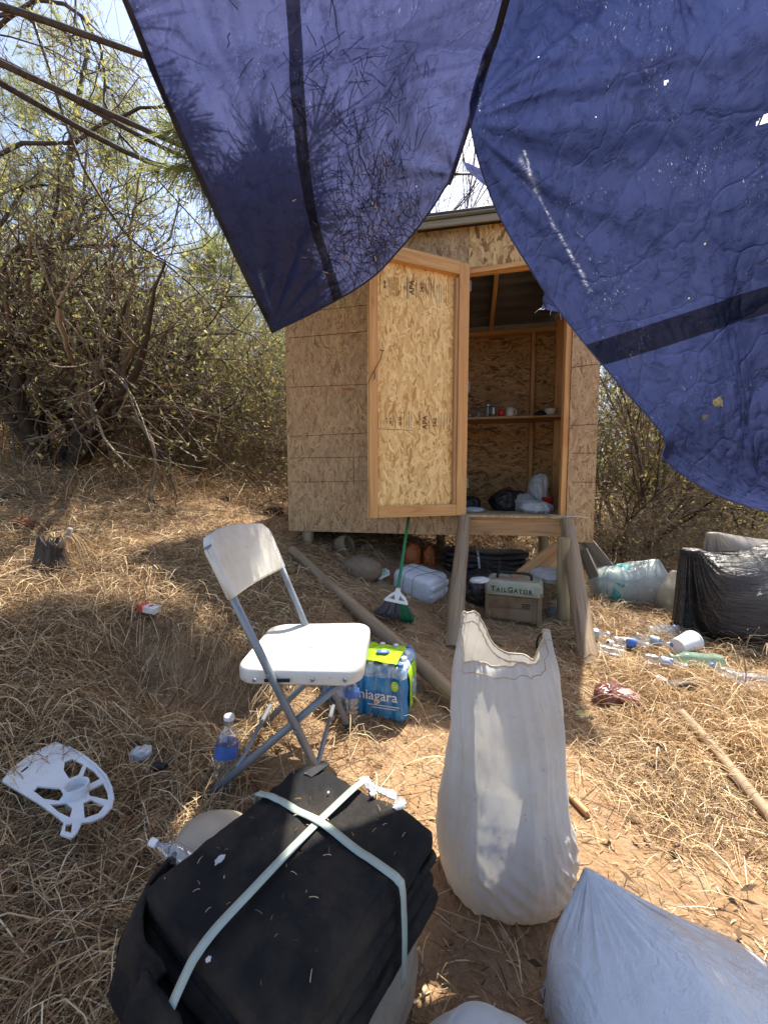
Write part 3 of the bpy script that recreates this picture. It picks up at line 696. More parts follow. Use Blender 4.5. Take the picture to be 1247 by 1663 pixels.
    pick = t.math('GREATER_THAN', t.n('SeparateXYZ', i0=vo.outputs['Color']).outputs[0], .83)
    hole = t.math('MULTIPLY', t.math('LESS_THAN', vo.outputs['Distance'], t.math('ADD', .018, t.math('MULTIPLY', big, .05))), pick)
    tr = t.n('BsdfTransparent'); mh = t.n('MixShader', i0=hole); t.set(mh, 1, m); t.set(mh, 2, tr)
    return t.done(mh)
M_TARP_L = mat_tarp('tarp_left', (.405, .017, .27), 1, (.017, .020, .058), (.048, .056, .135), 3.1, .5)
M_TARP_R = mat_tarp('tarp_right', (.608, .019, .047), 0, (.011, .017, .058), (.022, .031, .090), 7.7, 1.0)
M_HEM = mat_plain('tarp_hem', (.012, .014, .035), .5, .4)
A = lambda *q: at(*q)
CL = [[A(442,540,1.95), A(520,502,1.94), A(600,454,1.93), A(652,402,1.93), A(700,342,1.92), A(735,285,1.90)],
      [A(380,412,1.66), A(460,372,1.66), A(545,345,1.67), A(625,290,1.68), A(690,235,1.70), A(762,200,1.70)],
      [A(277,187,1.30), A(375,165,1.31), A(510,150,1.32), A(615,120,1.35), A(705,95,1.40), A(790,100,1.44)],
      [A(200,0,1.04), A(325,0,1.05), A(472,0,1.07), A(600,0,1.11), A(712,0,1.17), A(822,0,1.22)],
      [(-.66,.55,2.44), (-.45,.55,2.42), (-.2,.55,2.43), (0,.55,2.47), (.2,.6,2.52), (.38,.62,2.56)],
      [(-.70,-.3,2.5), (-.45,-.3,2.46), (-.2,-.3,2.46), (0,-.3,2.5), (.2,-.3,2.55), (.40,-.3,2.6)],
      [(-.75,-1.6,2.6), (-.45,-1.6,2.55), (-.2,-1.6,2.55), (0,-1.6,2.6), (.2,-1.6,2.65), (.42,-1.6,2.7)]]
CL = np.array([[np.array(q, float) for q in r] for r in CL])
nL, mL = 300, 200
GL = sheet(CL, nL, mL); NL = sheet_normals(GL)
U, Vv = np.meshgrid(np.linspace(0, 1, nL), np.linspace(0, 1, mL), indexing='ij')
# long soft folds running from the drooping corner and from the ridge end, plus fine crumple
dcorner = np.hypot(U*2.2, Vv); ac = np.arctan2(U*2.2, Vv+.02)
dr = np.hypot(U*2.2, 1-Vv); ar = np.arctan2(U*2.2, 1.02-Vv)
fold = .016*np.sin(ac*19+2*fbm(np.stack([ac*3, dcorner*2, U*0], -1), 5))*np.exp(-dcorner*1.1)*np.clip(dcorner*6, 0, 1)
fold += .016*np.sin(ar*17+2*fbm(np.stack([ar*3, dr*2, U*0], -1), 9))*np.exp(-dr*1.3)*np.clip(dr*6, 0, 1)
fold += .006*ridge(np.stack([Vv*9+U*4, U*5, U*0], -1), 11, 3)+.0025*ridge(np.stack([Vv*30, U*22, U*0], -1), 12, 2)
edge = np.clip(np.minimum(np.minimum(U*14, Vv*10), (1-Vv)*12), 0, 1)
GL2 = GL+NL*(fold*(.25+.75*edge))[..., None]
GL2[:, 0] += NL[:, 0]*(.006*np.sin(np.linspace(0, 40, nL)))[:, None]
tl_ = qmesh('blue_tarp', GL2.reshape(-1, 3), np.array([(i*mL+j, i*mL+j+1, (i+1)*mL+j+1, (i+1)*mL+j) for i in range(nL-1) for j in range(mL-1)]), M_TARP_L)
uvgrid(tl_, nL, mL); tag(tl_, 'faded blue tarp hanging at the left with its corner drooping to a point', 'tarp', 'blue tarps strung overhead')
MB().tube(GL2[:, 0][::4], .0045, 6).tube(GL2[0][::4], .004, 6).build('hem', M_HEM, tl_, smooth=True)
# flat dark hem strip along the left border
Gs = np.stack([GL2[:, 0]+(-.003)*NL[:, 0], GL2[:, 3]+(-.003)*NL[:, 3]], 1)
MB().grid(Gs[::3]).build('hem', M_HEM, tl_, smooth=True)

CR = [[A(905,-250,.86), (.62,.62,2.42), (1.0,.50,2.35), (1.6,.4,2.2), (2.3,.35,2.1)],
      [A(822,0,1.22), A(945,-70,1.05), A(1120,-170,.90), (1.35,.60,2.05), (2.2,.5,1.95)],
      [A(780,105,1.46), A(930,50,1.25), A(1090,-20,1.08), A(1290,-110,.93), (2.1,.62,1.85)],
      [A(764,200,1.66), A(900,160,1.40), A(1060,110,1.20), A(1255,50,1.02), A(1750,-110,.72)],
      [A(803,335,1.63), A(920,285,1.42), A(1070,225,1.22), A(1255,160,1.04), A(1750,20,.74)],
      [A(870,452,1.58), A(970,400,1.40), A(1100,340,1.22), A(1255,280,1.05), A(1750,130,.75)],
      [A(936,542,1.52), A(1020,500,1.36), A(1130,450,1.21), A(1255,395,1.05), A(1750,250,.76)],
      [A(1003,622,1.46), A(1070,590,1.33), A(1160,548,1.20), A(1255,505,1.05), A(1750,370,.76)],
      [A(1076,708,1.39), A(1120,680,1.29), A(1190,640,1.17), A(1260,605,1.05), A(1750,500,.76)],
      [A(1080,748,1.36), A(1145,736,1.25), A(1205,715,1.15), A(1265,690,1.05), A(1750,600,.77)],
      [A(1162,803,1.24), A(1195,796,1.17), A(1235,785,1.10), A(1280,768,1.02), A(1750,700,.77)],
      [A(1250,832,1.12), A(1275,832,1.07), A(1310,830,1.02), A(1350,826,.97), A(1750,780,.78)]]
CR = np.array([[np.array(q, float) for q in r] for r in CR])
nR, mR = 340, 200
GR = sheet(CR, nR, mR); NR = sheet_normals(GR)
U, Vv = np.meshgrid(np.linspace(0, 1, nR), np.linspace(0, 1, mR), indexing='ij')
dk = np.hypot((U-.27)*2.2, Vv); ak = np.arctan2((U-.27)*2.2, Vv+.02)
f2 = .013*np.sin(ak*15+2.5*fbm(np.stack([ak*3, dk*2.5, U*0], -1), 15))*np.exp(-dk*1.2)*np.clip(dk*5, 0, 1)
f2 += .006*ridge(np.stack([Vv*8+U*4, U*11-Vv*4, U*0], -1), 31, 3)+.003*ridge(np.stack([Vv*26, U*36, U*0], -1), 33, 2)
edge = np.clip(np.minimum(Vv*12, (1-U)*12), 0, 1)
GR2 = GR+NR*(f2*(.3+.7*edge))[..., None]
# holes torn in the sheet: drop the faces inside two ragged outlines
proj_uv = {}
def px_of(P):
    d = P-np.array([0, 0, CAMH]); fw = d[..., 1]*math.cos(PITCH)-d[..., 2]*math.sin(PITCH); up = d[..., 1]*math.sin(PITCH)+d[..., 2]*math.cos(PITCH)
    return CX+FPX*d[..., 0]/fw, CY-FPX*up/fw
qx, qy = px_of(GR2)
hole = np.zeros_like(U, bool)
for cx_, cy_, rx, ry in ((1165, 652, 11, 6), (1141, 677, 5, 3), (1078, 130, 3, 3), (1235, 195, 4, 6)):
    d0 = (qx-cx_)**2+(qy-cy_)**2; d0[qx > 1300] = 1e9; i0, j0 = np.unravel_index(np.argmin(d0), d0.shape)
    c0 = GR2[i0, j0]; dd = np.linalg.norm(GR2-c0, axis=-1)
    hole |= dd < (rx+ry)/2*.0019*(1+.5*vnoise(GR2*90, 3))
keep = [(i*mR+j, i*mR+j+1, (i+1)*mR+j+1, (i+1)*mR+j) for i in range(nR-1) for j in range(mR-1) if not hole[i, j]]
tr_ = qmesh('blue_tarp', GR2.reshape(-1, 3), np.array(keep), M_TARP_R)
uvgrid(tr_, nR, mR)
def wear(o, Gd, lines):
    W_ = np.zeros(Gd.shape[:2]); qx, qy = px_of(Gd)
    for pts, w, amt in lines:
        L_ = crom(np.array(pts, float), 60)
        for (ax, ay) in L_:
            d0 = (qx-ax)**2+(qy-ay)**2; i0, j0 = np.unravel_index(np.argmin(d0), d0.shape); dd = np.linalg.norm(Gd-Gd[i0, j0], axis=-1); W_ = np.maximum(W_, amt*.8*np.exp(-(dd/(w*.55))**2)*(.35+.65*np.clip(.5+1.6*vnoise(Gd*45, 5), 0, 1)))
    at_ = o.data.attributes.new('wear', 'FLOAT', 'POINT'); at_.data.foreach_set('value', W_.ravel().astype(np.float32))
wear(tr_, GR2, [(((852, 245), (866, 300), (890, 350), (925, 410), (958, 472)), .007, .9), (((846, 262), (858, 282), (872, 312)), .016, .5),
   (((778, 180), (782, 60), (800, 5)), .005, .4)])
wear(tl_, GL2, [(((785, 100), (778, 120)), .012, .9), (((420, 440), (440, 500)), .010, .5)])
tag(tr_, 'scuffed blue tarp hanging at the right with a dark band and torn holes', 'tarp', 'blue tarps strung overhead')
MB().tube(GR2[::3, 0], .0028, 6).build('hem', mat_plain('tarp_edge', (.06, .07, .17), .5, .4), tr_, smooth=True)
# ridge rope the two sheets hang from
rp = np.array([A(728,302,1.93), A(735,283,1.90), A(764,195,1.70), A(793,98,1.44), A(823,-3,1.21), (.39,.6,2.57), (.42,-1.6,2.72)])
rp = crom(rp, 60); rp[:, 2] += .006
tag(MB().tube(rp, .011, 8).build('ridge_rope', M_BLACK, None, smooth=True), 'thick dark rope between the two blue tarps', 'rope')
# rope from the ridge end on to the hut roof
e0 = A(735, 283, 1.90); e1 = A(812, 268, 2.9)
tag(MB().tube(crom(np.array([e0, (e0+e1)/2+np.array([.02, 0, -.02]), e1]), 12), .006, 6).build('thin_branch', M_BARK, None, smooth=True), 'thin dark branch holding the tarp ridge above the hut roof', 'branch')
# small flaps of tarp cloth
def flap(pts, label, m):
    P = np.array([[A(*q) for q in r] for r in pts]); g = sheet(P, 16, 16); n_ = sheet_normals(g)
    g = g+n_*(.012*ridge(g*18, 5))[..., None]
    o = MB().grid(g).build('tarp_scrap', m, None, smooth=True); uvgrid(o, 16, 16); return tag(o, label, 'tarp scrap')
flap([[(752,262,2.0), (768,268,2.0), (790,280,2.0)], [(762,280,2.02), (780,288,2.02), (800,300,2.02)], [(785,300,2.03), (795,305,2.03), (803,310,2.03)]], 'pale scrap of tarp between the ridge end and the right tarp', M_TARP_L)
f_ = flap([[(884,468,1.75), (893,470,1.75), (905,480,1.75)], [(880,488,1.74), (892,490,1.74), (908,498,1.74)], [(877,500,1.74), (890,503,1.76), (912,508,1.76)]], 'ragged blue scrap poking out behind the edge of the right tarp', M_TARP_R)
b = MB()
for k, (x0, x1, y1) in enumerate(((880, 868, 508), (886, 876, 502), (896, 893, 512), (905, 911, 520))):
    b.tube([A(x0, 500, 1.745), A((x0+x1)/2, 503, 1.74), A(x1, y1, 1.74)], .0009, 4)
b.build('fray', mat_plain('fray_thread', (.5, .5, .55)), f_)
# twigs and needles that have fallen on top of the left tarp
Vs, Fs, off = [], [], 0
iu = np.clip((rg.beta(1.3, 3.2, 750)*.55*nL).astype(int), 2, nL-3); jv = np.clip((rg.normal(.50, .13, 750)*mL).astype(int), 4, mL-5)
up = np.where(NL[iu, jv][:, 2:3] > 0, 1, -1)*NL[iu, jv]
C0 = GL2[iu, jv]+up*.010; th = rg.uniform(0, 2*np.pi, len(iu)); L = rg.uniform(.03, .10, len(iu))
t1 = np.cross(up, [0, 1, 0]); t1 /= np.linalg.norm(t1, axis=1, keepdims=True); t2 = np.cross(up, t1)
s = np.linspace(-.5, .5, 4)[None, :, None]; dv = np.cos(th)[:, None]*t1+np.sin(th)[:, None]*t2
P = C0[:, None]+dv[:, None]*s*L[:, None, None]+rg.normal(0, .0015, (len(iu), 4, 3))
V_, F_ = ribbons(P, np.full((len(iu), 4), .0013), rg.normal(0, .4, len(iu)))
tag(qmesh('fallen_needles', V_, F_, M_STRAW), 'needles and twigs lying on top of the left tarp', 'needles', kind='stuff')
# ------------------------------------------------------------ shrubs and trees
def tubes(P, Rr, sides=4):
    N, K, _ = P.shape
    t = np.gradient(P, axis=1); t /= np.linalg.norm(t, axis=2, keepdims=True)+1e-9
    ref = np.where(np.abs(t[:, :1, 2:3]) < .8, np.array([0, 0, 1.]), np.array([1., 0, 0]))
    a = np.cross(t, np.broadcast_to(ref, t.shape)); a /= np.linalg.norm(a, axis=2, keepdims=True)+1e-9; b = np.cross(t, a)
    th = np.arange(sides)*2*np.pi/sides
    V = P[:, :, None]+Rr[:, :, None, None]*(a[:, :, None]*np.cos(th)[None, None, :, None]+b[:, :, None]*np.sin(th)[None, None, :, None])
    idx = np.arange(N*K*sides).reshape(N, K, sides); nx_ = np.roll(idx, -1, 2)
    F = np.stack([idx[:, :-1], nx_[:, :-1], nx_[:, 1:], idx[:, 1:]], -1).reshape(-1, 4)
    return V.reshape(-1, 3), F
def unit(v): return v/(np.linalg.norm(v, axis=-1, keepdims=True)+1e-9)
def grow(s0, d0, L, r0, K, wig, up, rg_, taper=.35):
    N = len(s0); P = np.zeros((N, K, 3)); P[:, 0] = s0; d = unit(d0); drift = rg_.normal(0, wig*.6, (N, 3))
    for k in range(1, K):
        d = unit(d+rg_.normal(0, wig, (N, 3))+drift+np.array([0, 0, up]))
        P[:, k] = P[:, k-1]+d*(L/(K-1))[:, None]
    return P, r0[:, None]*np.linspace(1, taper, K)[None]
def kids(P, Rr, L, m, t0, t1, ang, ls, rs, rg_):
    N, K, _ = P.shape; i = np.repeat(np.arange(N), m); t = rg_.uniform(t0, t1, N*m)*(K-1)
    a = np.minimum(t.astype(int), K-2); f = (t-a)[:, None]
    s0 = P[i, a]*(1-f)+P[i, a+1]*f; tan = unit(P[i, a+1]-P[i, a])
    q = unit(np.cross(tan, rg_.normal(0, 1, (N*m, 3)))); an = rg_.normal(ang, ang*.35, N*m)[:, None]
    return s0, tan*np.cos(an)+q*np.sin(an), L[i]*ls*rg_.uniform(.5, 1.3, N*m), Rr[i, a]*rs
def clear_of(P, o0, low=True):
    """keep only branches that stay out of the hut and off the open yard"""
    Wp = P+np.asarray(o0, float); dx = Wp[..., 0]-_L[0]; dy = Wp[..., 1]-_L[1]
    u = dx*_e[0]+dy*_e[1]; v = dx*_nn[0]+dy*_nn[1]; z = Wp[..., 2]
    inside = (u > -.06) & (u < WD+.06) & (v > -.9) & (v < DP+.1) & (z < 3.3)
    yard = ((Wp[..., 1] < 2.5) | ((Wp[..., 0] > -1.15) & (Wp[..., 0] < 1.6) & (Wp[..., 1] < 3.6))) & (z < 3.2)
    return ~((inside | yard).any(1))
def leafquads(C0, size, asp, rg_, droop=0.0):
    N = len(C0); d = unit(rg_.normal(0, 1, (N, 3))+np.array([0, 0, -droop])); s = unit(np.cross(d, rg_.normal(0, 1, (N, 3))))
    L = size*rg_.uniform(.5, 1.4, N)[:, None]; w = L*asp*.5
    V = np.stack([C0, C0+d*L*.5+s*w, C0+d*L, C0+d*L*.5-s*w], 1).reshape(-1, 3)
    return V, np.arange(N*4).reshape(N, 4)
def on_lines(P, n, rg_, t0=.2):
    N, K, _ = P.shape; i = rg_.integers(0, N, n); t = rg_.uniform(t0, 1, n)*(K-1); a = np.minimum(t.astype(int), K-2); f = (t-a)[:, None]
    return P[i, a]*(1-f)+P[i, a+1]*f
M_TWIG = mat_island('twigs', [(0, (.05, .037, .026)), (.5, (.12, .088, .062)), (.85, (.22, .17, .12)), (1, (.34, .28, .2))], .8)
M_TWIG_PALE = mat_island('twigs_pale', [(0, (.10, .07, .045)), (.5, (.22, .16, .10)), (1, (.42, .33, .23))], .8)
LEAFS = {
 'olive': mat_island('leaf_olive', [(0, (.10, .105, .05)), (.45, (.20, .195, .095)), (.75, (.32, .30, .17)), (.92, (.30, .22, .09)), (1, (.38, .20, .07))], .4, .5, .4),
 'green': mat_island('leaf_green', [(0, (.13, .145, .06)), (.5, (.25, .26, .11)), (.85, (.40, .39, .18)), (1, (.42, .30, .10))], .45, .55, .3),
 'brown': mat_island('leaf_brown', [(0, (.14, .10, .05)), (.4, (.27, .19, .10)), (.75, (.40, .30, .16)), (1, (.30, .31, .12))], .6, .45, .2),
 'pine': mat_island('pine_needles', [(0, (.12, .15, .06)), (.6, (.22, .25, .11)), (1, (.36, .36, .18))], .5, .5, .3)}
def shrub(name, base, label, cat, H=2.0, stems=8, spread=.7, lean=(0, 0, 0), r=.03, lv=(8, 7, 5), leaf='olive', nleaf=5000, lsize=.03, seed=1,
          twig=None, wig=.18, up=.05, group=None, asp=.4, ls=.6, base_r=.12, ang=.7, twr=.0016):
    rg_ = np.random.default_rng(seed); x, y = base; z = gzs(x, y)
    root = empty(name, (x, y, z), label, cat, group=group)
    a = rg_.uniform(0, 2*np.pi, stems); s0 = np.stack([np.cos(a)*base_r*rg_.uniform(.2, 1, stems), np.sin(a)*base_r*rg_.uniform(.2, 1, stems), np.full(stems, -.05)], 1)
    d0 = unit(np.stack([np.cos(a)*spread, np.sin(a)*spread, np.ones(stems)], 1)+np.array(lean)); L = H*rg_.uniform(.7, 1.25, stems)
    P, Rr = grow(s0, d0, L, r*rg_.uniform(.5, 1.2, stems), 14, wig*.8, up, rg_, .10)
    kk = clear_of(P, (x, y, z)); P, Rr, L = P[kk], Rr[kk], L[kk]
    V, F = tubes(P, Rr, 7); qmesh('trunk', V, F, M_BARK, root)
    VV, FF, o_ = [], [], 0; cur = (P, Rr, L); last = P
    for q, m in enumerate(lv):
        s0, d0, L2, r2 = kids(*cur, m, .30 if q == 0 else .1, .98, ang, ls, .6, rg_)
        r2 = np.maximum(r2, twr); L2 = np.clip(L2, .06, H)
        K = (9, 7, 5, 4)[q]; P2, R2 = grow(s0, d0, L2, r2, K, wig, up*.4, rg_, .4); kk = clear_of(P2, (x, y, z)); P2, R2, L2 = P2[kk], R2[kk], L2[kk]
        V, F = tubes(P2, R2, (5, 3, 3, 3)[q]); VV.append(V); FF.append(F+o_); o_ += len(V); cur = (P2, R2, L2); last = P2
    qmesh('branches', np.concatenate(VV), np.concatenate(FF), twig or M_TWIG, root)
    if nleaf:
        V, F = leafquads(on_lines(last, nleaf, rg_), lsize, asp, rg_, .3); qmesh('foliage', V, F, LEAFS[leaf], root, False)
    return root
TH = 'thicket shrubs behind the clearing'
# the big dark thicket bush on the left with a visible trunk
gp = G(95, 758)
shrub('thicket_bush', (gp[0], gp[1]), 'large tangled bush with a dark trunk at the left edge of the clearing', 'bush', 2.2, 12, .7, (.15, -.05, 0), .085, (10, 8, 5), 'olive', 8000, .045, 11, group=TH, wig=.2)
shrub('thicket_bush', (-3.0, 5.6), 'tangled leafy bush right of the dark trunk with pale twigs', 'bush', 1.9, 10, .85, (.3, 0, 0), .03, (9, 7, 5), 'olive', 9000, .05, 12, group=TH, wig=.2)
shrub('thicket_bush', (-5.2, 5.2), 'dense bush behind the dark trunk at the left edge of the photo', 'bush', 2.5, 12, .7, (.1, 0, 0), .04, (9, 7, 5), 'green', 9000, .055, 13, group=TH)
shrub('thicket_bush', (-1.9, 6.4), 'brown twiggy bush beside the left side of the hut', 'bush', 1.9, 12, .8, (.1, 0, 0), .025, (9, 8, 5), 'brown', 7000, .05, 14, twig=M_TWIG_PALE, group=TH)
shrub('thicket_bush', (-4.1, 8.2), 'tall olive green bush rising behind the middle of the thicket', 'bush', 2.3, 12, .6, (0, 0, 0), .04, (10, 8, 5), 'green', 12000, .065, 15, group=TH)
shrub('thicket_bush', (-2.4, 8.6), 'yellow green bush seen between the thicket and the hanging tarp corner', 'bush', 1.7, 12, .6, (0, 0, 0), .03, (10, 8, 5), 'green', 16000, .065, 16, group=TH)
shrub('thicket_bush', (-7.3, 8.5), 'pale green bush far back on the left', 'bush', 3.4, 12, .6, (0, 0, 0), .05, (10, 8, 5), 'green', 13000, .08, 17, group=TH)
shrub('thicket_bush', (-.6, 6.9), 'twiggy bush tucked right behind the left corner of the hut', 'bush', 2.1, 10, .7, (0, 0, 0), .03, (9, 7, 5), 'brown', 5000, .05, 18, group=TH)
# dry low scrub at the foot of the thicket
DS = 'dry scrub at the foot of the thicket'
for i, (x, y, h, lb) in enumerate(((-2.35, 5.6, .55, 'low dry brown scrub right of the dark trunk'), (-1.75, 5.8, .6, 'low pale scrub left of the hut wall'), (-3.2, 5.5, .5, 'matted dry scrub just behind the dark trunk'),
        (-1.15, 5.0, .75, 'matted straw coloured scrub against the left hut wall'), (-4.8, 5.2, .6, 'dark dry scrub left of the trunk'))):
    shrub('dry_scrub', (x, y), lb, 'scrub', h, 22, 1.1, (0, 0, 0), .007, (7, 6, 3), 'brown', 2500, .035, 30+i, twig=M_TWIG_PALE, group=DS, ls=.75, base_r=.35, twr=.0014)
# right side of the hut
RS = 'brush behind the right side of the hut'
shrub('brush_bush', (2.95, 4.9), 'bare fan of brown branches arching up beside the hut', 'bush', 2.5, 16, .8, (-.15, 0, 0), .028, (8, 7, 5), 'brown', 3500, .045, 41, group=RS, wig=.1, ang=.4)
shrub('brush_bush', (3.6, 6.3), 'yellow green bush behind the bare branches', 'bush', 2.4, 12, .8, (0, 0, 0), .03, (9, 8, 6), 'green', 12000, .06, 42, group=RS)
shrub('brush_bush', (5.0, 6.6), 'olive bush behind the black trash bag', 'bush', 2.4, 12, .8, (0, 0, 0), .03, (9, 8, 6), 'green', 12000, .06, 43, group=RS)
shrub('brush_bush', (4.3, 4.7), 'tangle of dead branches above the black trash bag', 'bush', 1.7, 14, 1.0, (-.2, 0, 0), .02, (8, 7, 5), 'brown', 3500, .04, 44, twig=M_TWIG_PALE, group=RS, wig=.15)
shrub('brush_bush', (1.9, 6.2), 'brown bush just behind the right corner of the hut', 'bush', 2.2, 12, .7, (0, 0, 0), .03, (9, 8, 5), 'brown', 7000, .05, 45, group=RS)
shrub('brush_bush', (6.8, 8.5), 'far green bush at the right edge under the tarp', 'bush', 3.0, 12, .8, (0, 0, 0), .04, (9, 8, 6), 'green', 13000, .08, 46, group=RS)
for i, (x, y, h, lb) in enumerate(((2.35, 4.1, .6, 'low dry scrub right behind the hut post'), (3.3, 4.4, .6, 'pale dry scrub behind the clear trash bags'), (4.4, 3.9, .6, 'low scrub right behind the black trash bag'))):
    shrub('dry_scrub', (x, y), lb, 'scrub', h, 20, 1.1, (0, 0, 0), .006, (7, 5, 3), 'brown', 1500, .03, 60+i, twig=M_TWIG_PALE, group='dry scrub behind the trash bags', ls=.75, base_r=.3, twr=.0014)
# branches high behind the hut roof
shrub('bare_tree', (1.2, 7.2), 'bare grey tree whose twigs show above the hut roof', 'tree', 7.2, 7, .28, (-.05, 0, 0), .06, (9, 8, 5), 'olive', 3000, .04, 51, wig=.15)

# arching tree over the upper left: long bowed limbs with small leaves
def limb_tree(name, label, limbs, seed, leaf, nleaf, lsize, lv=(12, 7, 4), wig=.2, asp=.38, r=.02, cat='tree', ls=.5):
    rg_ = np.random.default_rng(seed); o0 = np.array(limbs[0][0], float)
    root = empty(name, o0, label, cat); P = np.stack([crom(np.array(l, float)-o0, 16) for l in limbs]); N = len(P)
    P = P+rg_.normal(0, .012, P.shape); Rr = np.linspace(1, .28, 16)[None]*r*rg_.uniform(.6, 1.1, N)[:, None]
    V, F = tubes(P, Rr, 8); qmesh('limbs', V, F, M_BARK, root)
    VV, FF, o_ = [], [], 0; cur = (P, Rr, np.linalg.norm(np.diff(P, axis=1), axis=2).sum(1)); last = P
    for q, m in enumerate(lv):
        s0, d0, L2, r2 = kids(*cur, m, .1, 1, .8, ls*(.7 if q == 0 else 1), .5, rg_); r2 = np.clip(r2, .0013, .012); L2 = np.clip(L2, .05, (.8, .4, .2)[q])
        P2, R2 = grow(s0, d0, L2, r2, (8, 6, 5)[q], wig, -.01, rg_, .4); kk = clear_of(P2, o0); P2, R2, L2 = P2[kk], R2[kk], L2[kk]; V, F = tubes(P2, R2, (4, 3, 3)[q]); VV.append(V); FF.append(F+o_); o_ += len(V)
        cur = (P2, R2, L2); last = P2
    qmesh('branches', np.concatenate(VV), np.concatenate(FF), M_TWIG, root)
    V, F = leafquads(on_lines(last, nleaf, rg_), lsize, asp, rg_, .4); qmesh('foliage', V, F, LEAFS[leaf], root, False)
    return root
b0 = (-4.4, 3.9, gzs(-4.4, 3.9))
limb_tree('arching_tree', 'small leafed tree whose long thin limbs bow across the upper left', [
    [b0, A(-60, 300, 3.4), A(-20, 60, 3.1), A(40, 20, 3.0), A(95, 160, 2.9), A(160, 320, 2.9), A(225, 400, 3.0), A(305, 440, 3.1)],
    [b0, A(-90, 450, 3.4), A(0, 250, 3.2), A(100, 235, 3.1), A(200, 190, 3.0), A(262, 170, 3.0), A(300, 160, 3.0)],
    [b0, A(-80, 200, 3.5), A(20, 20, 3.3), A(120, 10, 3.2), A(165, 100, 3.1), A(185, 200, 3.1), A(260, 290, 3.2), A(345, 385, 3.3)],
    [b0, A(-60, 620, 3.6), A(20, 480, 3.5), A(60, 390, 3.5), A(130, 430, 3.4), A(190, 500, 3.4), A(260, 560, 3.5)],
    [b0, A(-100, 100, 3.5), A(0, -60, 3.1), A(110, -30, 2.9), A(122, 40, 2.8), A(118, 75, 2.8)],
    [b0, A(-40, 560, 3.8), A(60, 430, 3.9), A(170, 400, 3.9), A(270, 430, 3.9), A(370, 520, 4.0), A(440, 570, 4.1)],
    [b0, A(-60, 500, 3.8), A(20, 330, 3.9), A(80, 300, 3.9), A(150, 330, 3.9), A(160, 450, 3.9), A(165, 520, 4.0)]], 71, 'green', 6500, .034)
# pines far behind: tufts of long needles
def pine(name, label, base, H, seed, n=60, spread=1.6, tuft=26, nl=.22, z0=.25, w=.0035):
    rg_ = np.random.default_rng(seed); z = gzs(*base); root = empty(name, (*base, z), label, 'tree', group='pines on the skyline')
    T_, TR = grow(np.array([[0, 0, -.1]]), np.array([[.03, 0, 1.]]), np.array([H]), np.array([H*.022]), 14, .03, .1, rg_, .2)
    V, F = tubes(T_, TR, 9); qmesh('trunk', V, F, M_BARK, root)
    t = rg_.uniform(z0, 1, n); i = np.minimum((t*13).astype(int), 12); s0 = T_[0, i]
    a = rg_.uniform(0, 2*np.pi, n); d0 = np.stack([np.cos(a), np.sin(a), rg_.uniform(-.1, .6, n)], 1)
    P, Rr = grow(s0, d0, spread*(1.15-t)*rg_.uniform(.6, 1.2, n)+.3, np.full(n, .02), 8, .13, .03, rg_)
    V, F = tubes(P, Rr, 4); s1, d1, L1, r1 = kids(P, Rr, np.full(n, spread), 7, .3, 1, .6, .3, .5, rg_); P2, R2 = grow(s1, d1, L1, r1, 5, .12, .04, rg_)
    V2, F2 = tubes(P2, R2, 3); qmesh('branches', np.concatenate([V, V2]), np.concatenate([F, F2+len(V)]), M_TWIG, root)
    e = np.concatenate([P2[:, 2], P2[:, 3], P2[:, 4]]); dd = unit(np.concatenate([P2[:, 4]-P2[:, 2]]*3))
    c0 = np.repeat(e, tuft, 0); N = len(c0); d = unit(np.repeat(dd, tuft, 0)*.7+rg_.normal(0, .7, (N, 3))); L = nl*rg_.uniform(.6, 1.2, N)
    s = np.linspace(0, 1, 3)[None, :, None]; Pn = c0[:, None]+d[:, None]*s*L[:, None, None]-np.array([0, 0, 1])*(s**2)*L[:, None, None]*.25
    V, F = ribbons(Pn, np.full((N, 3), w)*np.array([1, 1, .4]), rg_.uniform(-1.5, 1.5, N)); qmesh('foliage', V, F, LEAFS['pine'], root)
    return root
pine('pine_tree', 'pale pine tree at the upper left corner behind the bowed limbs', (-7.0, 8.5), 8.0, 81, 60, 2.3, 22)
pine('pine_tree', 'soft green pine showing between the twigs and the left tarp', (-5.2, 12.5), 6.0, 82, 50, 1.9, 20, .3, w=.005)
pine('pine_tree', 'pale pine to the right of the tarp corner, mostly behind the hut', (-2.6, 13.0), 4.6, 83, 40, 1.5, 18, .3, w=.005)
